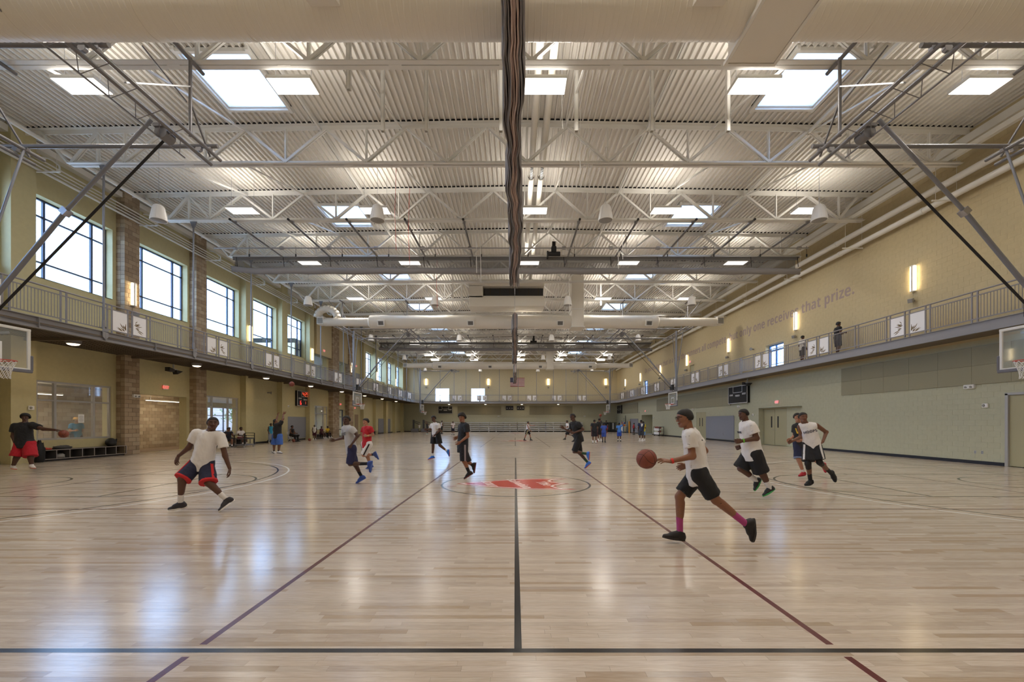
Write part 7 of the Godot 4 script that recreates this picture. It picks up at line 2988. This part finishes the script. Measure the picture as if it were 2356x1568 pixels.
func people() -> void:
	var dark := rgb(92, 60, 46)
	var mid := rgb(122, 82, 62)
	var light := rgb(176, 126, 100)
	var white := rgb(226, 222, 220)
	var black := rgb(34, 34, 38)
	var navy := rgb(36, 38, 62)
	# runner with the ball
	var j := pose_from({"d": 5.17, "o": Vector2(1450, 920), "s": 2.559, "face": -90.0, "look": -92.0, "pts": [
		[320, 104], [345, 172], [352, 212], [366, 330, 0.03], [236, 360, -0.02], [162, 348], [374, 206], [438, 298, -0.02], [330, 385, 0.06], [292, 398],
		[410, 448], [505, 588], [688, 733], [716, 826], [388, 444], [290, 568], [292, 782], [188, 800]]})
	person("boy in glasses and white tee running left with a basketball, pink socks, nearest of all", j, {"skin": rgb(140, 94, 70), "tee_c": white, "shorts_c": rgb(30, 30, 34), "length": 0.82, "sock_c": rgb(176, 70, 130), "sock": 0.46, "shoe_c": rgb(32, 28, 30), "sole_c": rgb(44, 40, 42), "lace_c": rgb(190, 44, 50), "hair": "crop", "glasses": true, "band": rgb(214, 60, 56), "band_s": "L", "handL": "hold", "palmL": Vector3(-0.6, -0.5, -0.3), "wide": 0.95}, true)
	var bp := px(1487.5, 1055, 5.02)
	ball_at("orange brown basketball pushed forward by the running boy in glasses", bp, 0.119)
	# white tee, navy and red shorts
	j = pose_from({"d": 7.2, "o": Vector2(360, 940), "s": 3.582, "face": 12.0, "look": 38.0, "tilt": 0.15, "pts": [
		[465, 118], [446, 186], [528, 224], [566, 385], [604, 492], [608, 548], [330, 202], [266, 322], [180, 390], [158, 448],
		[414, 465, 0.0], [428, 612, 0.14], [580, 748, -0.12], [520, 832, 0.1], [334, 455], [208, 582, 0.22], [197, 778, -0.1], [92, 828, 0.02]]})
	person("boy in white tee and navy shorts with red hems stepping sideways, left of centre", j, {"skin": dark, "tee_c": white, "shorts_c": navy, "stripe_c": rgb(200, 40, 44), "hem_c": rgb(200, 40, 44), "stripe_turn": 0.9, "length": 0.97, "flare": 0.13, "sock_c": white, "sock": 0.4, "shoe_c": rgb(46, 42, 48), "sole_c": white, "lace_c": rgb(120, 30, 36), "hair": "crop"}, true)
	# heavy white tee, black shorts
	j = pose_from({"d": 8.54, "o": Vector2(1670, 925), "s": 3.893, "face": -82.0, "look": -84.0, "pts": [
		[156, 106], [178, 168], [232, 212], [276, 322, 0.03], [146, 346, -0.03], [92, 350], [160, 202], [176, 330, -0.03], [138, 396, 0.02], [112, 404],
		[258, 470], [318, 628], [392, 762], [328, 838], [212, 468], [135, 592], [270, 696], [254, 788]]})
	person("heavy man in white tee and long black shorts running left, green edged shoes", j, {"skin": dark, "tee_c": white, "shorts_c": rgb(28, 28, 32), "length": 1.0, "flare": 0.12, "sock_c": white, "sock": 0.42, "shoe_c": rgb(40, 40, 42), "sole_c": rgb(60, 170, 90), "hair": "crop", "wide": 1.3, "handL": "fist", "handR": "fist", "band": rgb(110, 190, 60), "band_s": "L", "print": "HOOPS", "print_s": 0.06, "print_c": rgb(60, 64, 80)}, true)
	# sleeveless white
	j = pose_from({"d": 9.57, "o": Vector2(1800, 935), "s": 4.48, "face": -24.0, "look": -14.0, "pts": [
		[215, 106], [238, 172], [352, 192], [452, 262, -0.12], [416, 364, 0.14], [388, 390], [178, 206], [194, 310, -0.05], [106, 352, 0.2], [72, 366],
		[340, 392], [384, 574, 0.1], [508, 690, -0.3], [558, 800], [270, 396], [264, 588, 0.12], [290, 762, -0.1], [206, 830, 0.12]]})
	person("young man in sleeveless white shirt with dark print running, black knee sleeves", j, {"skin": mid, "tee_c": white, "sleeve": 0.0, "shorts_c": rgb(32, 32, 36), "stripe_c": white, "stripe_turn": 1.2, "length": 0.86, "flare": 0.13, "sock_c": rgb(30, 30, 32), "sock": 0.45, "shoe_c": rgb(30, 30, 32), "sole_c": rgb(40, 40, 42), "hair": "crop", "knee": true, "handL": "fist", "print": "HOOPS", "print_s": 0.08, "print_c": rgb(40, 44, 70)}, true)
	j = pose_from({"d": 11.5, "o": Vector2(1800, 935), "s": 4.48, "face": -22.0, "look": -15.0, "pts": [
		[157, 106], [172, 162], [228, 204], [246, 310], [206, 345, 0.15], [176, 355], [128, 206], [122, 300, -0.05], [84, 332, 0.18], [56, 346],
		[222, 382], [312, 540, -0.05], [424, 602, -0.25], [446, 684], [158, 382], [166, 540, 0.1], [216, 678, -0.05], [152, 728, 0.12]]})
	person("boy in black and yellow tee running just behind the sleeveless white shirt, red shoes", j, {"skin": light, "tee_c": rgb(36, 36, 38), "shorts_c": rgb(34, 38, 66), "hem_c": rgb(120, 130, 160), "length": 0.95, "sock_c": white, "sock": 0.25, "shoe_c": rgb(176, 34, 50), "sole_c": rgb(120, 24, 36), "hair": "short", "print": "W", "print_s": 0.2, "print_c": rgb(220, 180, 60)}, true)
	# grey tee and navy shorts
	j = pose_from({"d": 10.38, "o": Vector2(750, 945), "s": 4.979, "face": -62.0, "look": -8.0, "pts": [
		[232, 102], [238, 166], [298, 206], [364, 284, 0.0], [292, 384, 0.06], [272, 424], [212, 202], [204, 306, -0.08], [108, 333, 0.0], [62, 340],
		[302, 444], [276, 606], [488, 602], [504, 690], [280, 442], [334, 616], [408, 752], [346, 824]]})
	person("tall boy in grey printed tee and navy shorts running left, blue shoes", j, {"skin": rgb(84, 56, 44), "tee_c": rgb(182, 180, 180), "shorts_c": rgb(42, 42, 78), "length": 1.0, "sock_c": rgb(30, 30, 36), "sock": 0.5, "shoe_c": rgb(50, 76, 150), "sole_c": rgb(60, 90, 170), "hair": "crop", "print": "ARMY", "print_s": 0.1, "print_c": rgb(110, 110, 112), "wide": 0.92, "handL": "fist"}, true)
	j = pose_from({"d": 13.7, "o": Vector2(750, 945), "s": 4.979, "face": -40.0, "look": -38.0, "pts": [
		[456, 122], [466, 172], [512, 200], [538, 272, -0.05], [474, 285, 0.12], [438, 286], [432, 202], [420, 270, -0.02], [440, 288, 0.1], [428, 282],
		[492, 388], [432, 506], [552, 497, -0.05], [598, 548], [446, 386], [474, 522], [509, 620], [462, 658]]})
	person("boy in red tee and white shorts running behind the grey tee, blue shoes", j, {"skin": light, "tee_c": rgb(186, 32, 44), "shorts_c": white, "stripe_c": rgb(40, 30, 36), "stripe_turn": 0.8, "length": 0.95, "sock_c": rgb(60, 60, 66), "sock": 0.25, "shoe_c": rgb(50, 70, 130), "sole_c": rgb(60, 90, 170), "hair": "short", "band": rgb(210, 180, 80), "band_s": "L"}, true)
	# white tee, black shorts, blue shoes
	j = pose_from({"d": 16.9, "o": Vector2(970, 940), "s": 5.121, "face": -48.0, "look": -32.0, "pts": [
		[140, 112], [155, 158], [198, 192], [214, 252], [162, 300, 0.1], [148, 322], [120, 194], [106, 245, -0.05], [72, 242, 0.1], [48, 246],
		[190, 298], [214, 428, 0.02], [302, 500, -0.1], [330, 572], [148, 298], [134, 430], [128, 560], [68, 598]]})
	person("boy in white tee and black shorts jogging in the middle distance, bright blue shoes", j, {"skin": dark, "tee_c": white, "shorts_c": rgb(30, 30, 34), "length": 0.85, "flare": 0.13, "sock_c": white, "sock": 0.3, "shoe_c": rgb(50, 120, 220), "sole_c": rgb(190, 60, 60), "hair": "short"}, true)
	j = pose_from({"d": 11.16, "o": Vector2(970, 940), "s": 5.121, "face": -62.0, "look": -24.0, "pts": [
		[475, 106], [492, 160], [528, 202], [544, 322], [458, 388, 0.04], [416, 424], [462, 208], [450, 302, -0.04], [426, 326, 0.05], [402, 348],
		[496, 446], [498, 612], [560, 748], [500, 822], [470, 446], [545, 626], [602, 662], [618, 754]]})
	person("boy in black tee with red collar walking by the floor emblem, tall dark hair", j, {"skin": rgb(150, 104, 80), "tee_c": rgb(36, 38, 44), "shorts_c": rgb(34, 34, 40), "stripe_c": rgb(150, 140, 144), "stripe_turn": 0.1, "length": 1.0, "sock_c": rgb(26, 26, 28), "sock": 0.45, "shoe_c": rgb(32, 28, 30), "sole_c": rgb(112, 46, 50), "hair": "high", "tee_long": 1.5}, true)
	# all in black, hand out
	j = pose_from({"d": 13.8, "o": Vector2(1275, 940), "s": 5.975, "face": -66.0, "look": -44.0, "pts": [
		[252, 110], [270, 170], [336, 208], [398, 282], [280, 326, 0.05], [246, 332], [236, 212], [234, 320, -0.05], [134, 270, 0.0], [82, 240],
		[348, 404], [276, 588], [452, 618], [478, 716], [322, 402], [346, 606], [464, 738], [420, 812]]})
	person("boy all in black running left with one open hand, blue shoes", j, {"skin": rgb(88, 58, 46), "tee_c": rgb(34, 34, 36), "shorts_c": rgb(30, 30, 32), "length": 0.98, "sock_c": rgb(50, 80, 60), "sock": 0.45, "shoe_c": rgb(60, 120, 220), "sole_c": rgb(180, 70, 70), "hair": "crop", "handR": "open", "palmR": Vector3(-0.3, -0.2, 1.0), "tee_long": 1.3}, true)
	# boy in red shorts by the left wall
	j = pose_from({"d": 13.06, "o": Vector2(10, 935), "s": 5.6, "face": 14.0, "look": 36.0, "pts": [
		[268, 138], [268, 206], [362, 236], [500, 288], [668, 300], [730, 304], [134, 248], [112, 380], [142, 484, 0.05], [152, 524],
		[322, 490], [340, 655, 0.08], [350, 752], [426, 812, 0.1], [214, 490], [160, 655, 0.08], [112, 765], [182, 826, 0.12]]})
	person("heavy boy in black tee and red shorts bouncing a ball by the left wall", j, {"skin": rgb(84, 56, 46), "tee_c": rgb(30, 30, 34), "shorts_c": rgb(178, 24, 40), "length": 0.92, "flare": 0.13, "sock_c": white, "sock": 0.1, "shoe_c": rgb(214, 208, 204), "sole_c": rgb(196, 96, 70), "hair": "afro", "wide": 1.32, "handL": "open", "palmL": Vector3(0, -1, 0.1)}, true)
	ball_at("orange basketball under the outstretched hand of the boy in red shorts", px(146.5, 997.5, 12.9), 0.121)
	# shooter at the left
	j = pose_from({"d": 20.5, "o": Vector2(460, 860), "s": 7.84, "face": 152.0, "look": 120.0, "tilt": 0.7, "pts": [
		[1362, 850], [1392, 900], [1348, 912], [1376, 830, -0.1], [1404, 748, -0.1], [1416, 700], [1452, 900], [1500, 806, -0.1], [1506, 724, -0.1], [1544, 690],
		[1362, 1120], [1342, 1272], [1334, 1390], [1366, 1428], [1432, 1120], [1434, 1272], [1418, 1388], [1476, 1418]]})
	person("man in black tee and blue shorts throwing a ball with both arms raised", j, {"skin": mid, "tee_c": rgb(30, 30, 32), "shorts_c": rgb(62, 100, 180), "length": 1.0, "flare": 0.135, "sock_c": rgb(30, 30, 32), "sock": 0.15, "shoe_c": rgb(216, 216, 220), "sole_c": rgb(60, 66, 100), "hair": "crop", "wide": 1.25, "handR": "open"}, false)
	ball_at("basketball in the air above the shooter at the left wall", px(671.5, 883, 20.2), 0.121)
	# people farther off: [label, x px, feet y px, facing, height, kind, arms, phase, look]
	var far := [
		["child in bright blue top leaning on the left wall behind the shooter", P(-17.95, 0, 30.8), 60.0, 1.45, "stand", "down", 0.1, {"tee_c": rgb(50, 150, 190), "shorts_c": rgb(150, 156, 170), "length": 1.9, "skin": dark, "shoe_c": white, "sole_c": white, "sleeve": 0.0}],
		["seated man in black vest in front of the grey wall pad", P(-17.7, 0, 33.2), 80.0, 1.75, "sit", "lap", 0.0, {"tee_c": black, "shorts_c": rgb(30, 30, 32), "length": 1.95, "skin": mid, "shoe_c": black, "sole_c": black, "sleeve": 0.0}],
		["small boy in white tank top and dark shorts by the office window", P(-17.6, 0, 36.8), 30.0, 1.3, "stand", "down", 0.1, {"tee_c": white, "shorts_c": rgb(70, 30, 44), "skin": dark, "shoe_c": white, "sole_c": white, "sock_c": white, "sleeve": 0.0}],
		["boy in maroon top sitting on the bench under the office window with a ball", P(-18.2, 0, 39.3), 80.0, 1.5, "sit", "lap", 0.0, {"tee_c": rgb(90, 40, 56), "shorts_c": rgb(70, 34, 50), "skin": dark, "shoe_c": white, "sole_c": white, "sock_c": white}],
		["boy in yellow tee sitting on the bench under the office window", P(-18.2, 0, 40.6), 70.0, 1.5, "sit", "lap", 0.0, {"tee_c": rgb(222, 186, 52), "shorts_c": rgb(40, 34, 40), "skin": dark, "shoe_c": white, "sole_c": white, "sock_c": white}],
		["boy in dark tee sitting with arms stretched to the trolley", P(-17.3, 0, 25.3), 40.0, 1.6, "sit", "reach", 0.0, {"tee_c": rgb(36, 38, 50), "shorts_c": rgb(40, 36, 44), "skin": mid, "shoe_c": rgb(50, 50, 54), "sole_c": white, "sock_c": white}],
		["boy in white tee and maroon shorts sitting beside the trolley", P(-18.15, 0, 27.7), 70.0, 1.6, "sit", "lap", 0.0, {"tee_c": white, "shorts_c": rgb(110, 28, 40), "skin": dark, "shoe_c": rgb(60, 60, 62), "sole_c": white, "sock_c": white}],
		["boy in white tee and dark hair sitting behind the trolley", P(-18.1, 0, 26.5), 60.0, 1.6, "sit", "lap", 0.0, {"tee_c": rgb(214, 210, 206), "shorts_c": rgb(50, 50, 60), "skin": mid, "shoe_c": rgb(60, 60, 62), "sole_c": white, "sock_c": white}],
		["boy in white tank and black shorts pointing in the middle of the hall", P(1.06, 0, 35.4), 82.0, 1.6, "walk", "point", 0.9, {"tee_c": rgb(226, 226, 232), "shorts_c": rgb(32, 30, 32), "stripe_c": rgb(220, 214, 160), "skin": rgb(150, 104, 84), "sleeve": 0.0, "sock_c": rgb(30, 30, 32), "sock": 0.6, "shoe_c": rgb(32, 32, 34), "sole_c": rgb(36, 36, 38), "length": 0.85}],
		["boy in white vest over black walking away beyond the boy in black", P(4.75, 0, 37.2), -110.0, 1.75, "run", "bent", 0.8, {"tee_c": rgb(226, 226, 230), "shorts_c": rgb(30, 30, 34), "skin": mid, "shoe_c": rgb(36, 36, 38), "sole_c": rgb(40, 40, 42), "sock_c": rgb(40, 40, 42)}],
		["boy in black tee and grey shorts beyond the boy all in black", P(4.95, 0, 33.2), -130.0, 1.65, "run", "bent", 0.8, {"tee_c": rgb(32, 32, 36), "shorts_c": rgb(110, 110, 118), "skin": mid, "sock_c": rgb(26, 26, 28), "sock": 0.5, "shoe_c": rgb(30, 30, 32), "sole_c": rgb(40, 40, 42), "hair": "afro"}],
		["player in black and dark red seen from behind near the right hoop, white shoes", P(5.85, 0, 30.9), 170.0, 1.72, "stand", "down", 0.15, {"tee_c": rgb(32, 32, 36), "shorts_c": rgb(38, 32, 36), "stripe_c": rgb(130, 30, 40), "skin": mid, "sock_c": white, "shoe_c": white, "sole_c": rgb(60, 60, 66), "wide": 1.12}],
		["player in black tee raising a red ball near the far right hoop", P(6.9, 0, 34.2), -150.0, 1.85, "stand", "shoot1", 0.1, {"tee_c": rgb(34, 32, 36), "shorts_c": rgb(36, 34, 36), "skin": mid, "shoe_c": white, "sole_c": white, "sock_c": white, "wide": 1.1}],
		["child in blue tee and blue shorts among the players at the right", P(6.75, 0, 31.9), 160.0, 1.5, "stand", "down", 0.2, {"tee_c": rgb(66, 92, 176), "shorts_c": rgb(60, 84, 170), "skin": dark, "sock_c": rgb(30, 30, 34), "sock": 0.6, "shoe_c": rgb(36, 36, 42), "sole_c": rgb(40, 40, 44)}],
		["man in black tee and red shorts before the dark carts at the far end", P(12.5, 0, 57.5), 175.0, 1.8, "stand", "down", 0.1, {"tee_c": rgb(30, 30, 32), "shorts_c": rgb(176, 34, 46), "skin": mid, "shoe_c": rgb(200, 70, 80), "sole_c": white, "sock_c": rgb(200, 70, 80)}],
		["child in light blue tee and blue shorts reaching up near the equipment rack", P(8.35, 0, 33.6), 165.0, 1.5, "stand", "shoot1", 0.1, {"tee_c": rgb(76, 132, 206), "shorts_c": rgb(44, 78, 176), "skin": dark, "sock_c": white, "shoe_c": rgb(30, 30, 34), "sole_c": rgb(36, 36, 40)}],
		["small child in red top walking before the grey pad at the far right", P(15.0, 0, 53.0), 100.0, 1.45, "walk", "down", 0.5, {"tee_c": rgb(176, 40, 52), "shorts_c": rgb(34, 32, 34), "skin": dark, "shoe_c": rgb(40, 38, 40), "sole_c": rgb(40, 38, 40), "sleeve": 0.0}],
		["boy in navy tee with a white mark on his back, white shoes, far right", P(10.2, 0, 33.9), 178.0, 1.72, "stand", "down", 0.12, {"tee_c": rgb(44, 54, 84), "shorts_c": rgb(60, 64, 76), "skin": dark, "sock_c": white, "sock": 0.5, "shoe_c": white, "sole_c": white, "wide": 1.15, "back_mark": rgb(232, 232, 236)}],
		["child in yellow top and pale blue shorts beside the navy tee, far right", P(10.65, 0, 34.8), -160.0, 1.6, "stand", "bent", 0.1, {"tee_c": rgb(226, 206, 60), "shorts_c": rgb(112, 152, 204), "skin": dark, "sock_c": white, "shoe_c": white, "sole_c": white, "hair": "curly"}],
		["boy in white top and navy shorts with hands raised before the bleachers", P(-7.7, 0, 52.0), 20.0, 1.65, "stand", "bent", 0.1, {"tee_c": rgb(226, 216, 216), "shorts_c": rgb(34, 36, 58), "skin": mid, "sock_c": white, "shoe_c": rgb(34, 34, 38), "sole_c": rgb(36, 36, 40)}],
		["boy in white tank and black shorts standing left of the bleachers", P(-9.8, 0, 56.0), 120.0, 1.75, "stand", "down", 0.3, {"tee_c": rgb(224, 220, 222), "shorts_c": rgb(30, 30, 34), "skin": mid, "sleeve": 0.0, "shoe_c": rgb(36, 36, 40), "sole_c": rgb(36, 36, 40)}],
		["child in dark top with raised arms before the portable goals", P(-11.4, 0, 54.5), -60.0, 1.5, "stand", "up", 0.1, {"tee_c": rgb(48, 46, 52), "shorts_c": rgb(34, 34, 40), "skin": mid, "shoe_c": rgb(110, 160, 150), "sole_c": white}],
		["person in white top and black shorts standing on the right track", P(16.35, 4.865, 23.9), 90.0, 1.6, "stand", "down", 0.1, {"tee_c": rgb(212, 206, 196), "shorts_c": rgb(32, 30, 32), "skin": dark, "shoe_c": white, "sole_c": white, "length": 1.0}],
		["person in black standing on the right track behind the railing", P(16.3, 4.865, 21.2), 80.0, 1.72, "stand", "bent", 0.1, {"tee_c": rgb(30, 30, 34), "shorts_c": rgb(40, 44, 60), "skin": dark, "shoe_c": black, "sole_c": white, "length": 1.0, "hair": "curly", "wide": 1.1}],
		["person in straw hat and blue tee walking in the corridor behind the room window", P(-20.3, 0, 19.4), 70.0, 1.72, "walk", "bent", 0.3, {"tee_c": rgb(40, 108, 150), "shorts_c": rgb(60, 60, 70), "length": 1.9, "skin": light, "shoe_c": black, "sole_c": black, "wide": 1.15}],
	]
	for q in far:
		var at: Vector3 = q[1]
		var look: Dictionary = q[7]
		look.h = q[3]
		if not look.has("sock_c"):
			look.sock_c = rgb(40, 40, 42)
		if not look.has("hair"):
			look.hair = "short"
		var jj: Dictionary
		if at.y > 0.1 :
			jj = pose_plain(Vector3(at.x, 0, at.z), q[2], q[3], q[4], q[5], q[6])
			for k in JOINTS:
				jj[k] += Vector3(0, at.y, 0)
		else:
			jj = pose_plain(at, q[2], q[3], q[4], q[5], q[6])
		person(q[0], jj, look, false)
	props()

func props() -> void:
	# straw hat, satchel and bottle of the person in the corridor
	var o := thing("straw_hat", "wide straw hat on the person in the corridor", "hat", P(-20.27, 1.63, 19.37))
	var mb := MB.new()
	mb.lathe(PackedVector2Array([Vector2(0.21, 0.01), Vector2(0.2, 0.0), Vector2(0.11, 0.02), Vector2(0.105, 0.07), Vector2(0.08, 0.125), Vector2(0.0, 0.135)]), 24)
	m3("straw", rgb(206, 160, 84), 0.8)
	part("brim_and_crown", mb, M.straw, o)
	mb = MB.new()
	mb.lathe(PackedVector2Array([Vector2(0.113, 0.02), Vector2(0.111, 0.045)]), 24)
	part("band", mb, M.grille_dark, o)
	# folding chair, trolley and loose balls by the left wall
	o = thing("folding_chair", "white folding chair under the seated man in black vest", "chair", P(-17.75, 0, 33.2))
	mb = MB.new()
	mb.cbox(Vector3(0, 0.4, 0), Vector3(0.42, 0.03, 0.42), 0.01)
	part("seat", mb, M.white_plastic, o)
	mb = MB.new()
	mb.cbox(Vector3(-0.2, 0.68, 0), Vector3(0.03, 0.2, 0.42), 0.01)
	part("backrest", mb, M.white_plastic, o)
	for e in [-0.19, 0.19]:
		mb = MB.new()
		mb.tube(Vector3(-0.22, 0.8, e), Vector3(0.2, 0.0, e), 0.012, 0.012, 6)
		part("leg", mb, M.white_plastic, o)
		mb = MB.new()
		mb.tube(Vector3(0.16, 0.4, e), Vector3(-0.2, 0.0, e), 0.012, 0.012, 6)
		part("leg", mb, M.white_plastic, o)
	ball_at("basketball on the floor left of the seated man's feet", P(-17.05, 0.12, 32.3))
	ball_at("basketball on the floor right of the seated man's feet", P(-16.7, 0.12, 34.1))
	ball_at("red ball held up near the far right hoop", P(6.95, 2.1, 34.1), 0.115)
	ball_at("white ball on the floor among the players at the right", P(6.3, 0.1, 32.4), 0.1)
	o = thing("trolley", "black metal trolley with wheels beside the seated boys at the lobby window", "trolley", P(-16.7, 0, 25.9))
	mb = MB.new()
	for x in [-0.3, 0.3]:
		for z in [-0.5, 0.5]:
			mb.bar(Vector3(x, 0.1, z), Vector3(x, 0.85 if z < 0.0 else 0.75, z), 0.035, 0.035)
		mb.bar(Vector3(x, 0.55, -0.5), Vector3(x, 0.55, 0.5), 0.03, 0.03)
	for y in [0.55, 0.7, 0.85]:
		mb.bar(Vector3(-0.3, y, -0.5), Vector3(0.3, y, -0.5), 0.03, 0.03)
	mb.bar(Vector3(-0.3, 0.75, 0.5), Vector3(0.3, 0.75, 0.5), 0.03, 0.03)
	part("frame", mb, M.black, o)
	mb = MB.new()
	mb.cbox(Vector3(0, 0.14, 0), Vector3(0.66, 0.05, 1.05), 0.01)
	part("deck", mb, M.pad_gray, o)
	mb = MB.new()
	mb.cbox(Vector3(0, 0.5, -0.02), Vector3(0.6, 0.02, 0.98), 0.005)
	part("shelf", mb, M.grille_dark, o)
	for x in [-0.27, 0.27]:
		for z in [-0.45, 0.45]:
			mb = MB.new()
			mb.tube(Vector3(x - 0.02, 0.06, z), Vector3(x + 0.02, 0.06, z), 0.06, 0.06, 12)
			part("wheel", mb, M.louver, o)

func _ready() -> void:
	var cam := Camera3D.new()
	cam.name = "camera"
	cam.projection = Camera3D.PROJECTION_FRUSTUM
	cam.near = 0.1
	cam.far = 300.0
	cam.size = 2.0 * cam.near * 784.0 / 965.0
	cam.frustum_offset = Vector2((1178.0 - 1185.0) / 965.0, (971.5 - 784.0) / 965.0) * cam.near
	cam.position = Vector3(0, 1.51, 0)
	add_child(cam)
	cam.current = true
	var we := WorldEnvironment.new()
	we.name = "sky"
	var e := Environment.new()
	e.background_mode = Environment.BG_SKY
	var sm := ProceduralSkyMaterial.new()
	sm.sky_top_color = Color(0.62, 0.78, 1.0)
	sm.sky_horizon_color = Color(0.66, 0.81, 1.0)
	sm.ground_bottom_color = Color(0.45, 0.44, 0.42)
	sm.ground_horizon_color = Color(0.62, 0.62, 0.62)
	sm.sun_angle_max = 1.0
	e.sky = Sky.new()
	e.sky.sky_material = sm
	e.background_energy_multiplier = 5.0
	e.tonemap_mode = Environment.TONE_MAPPER_LINEAR
	e.tonemap_exposure = 2.25
	e.sdfgi_enabled = true
	e.ssao_enabled = true
	e.ssil_enabled = true
	we.environment = e
	add_child(we)
	materials()
	floor_boards()
	walls()
	ceiling()
	ceiling_things()
	track()
	annex()
	fixtures()
	people()
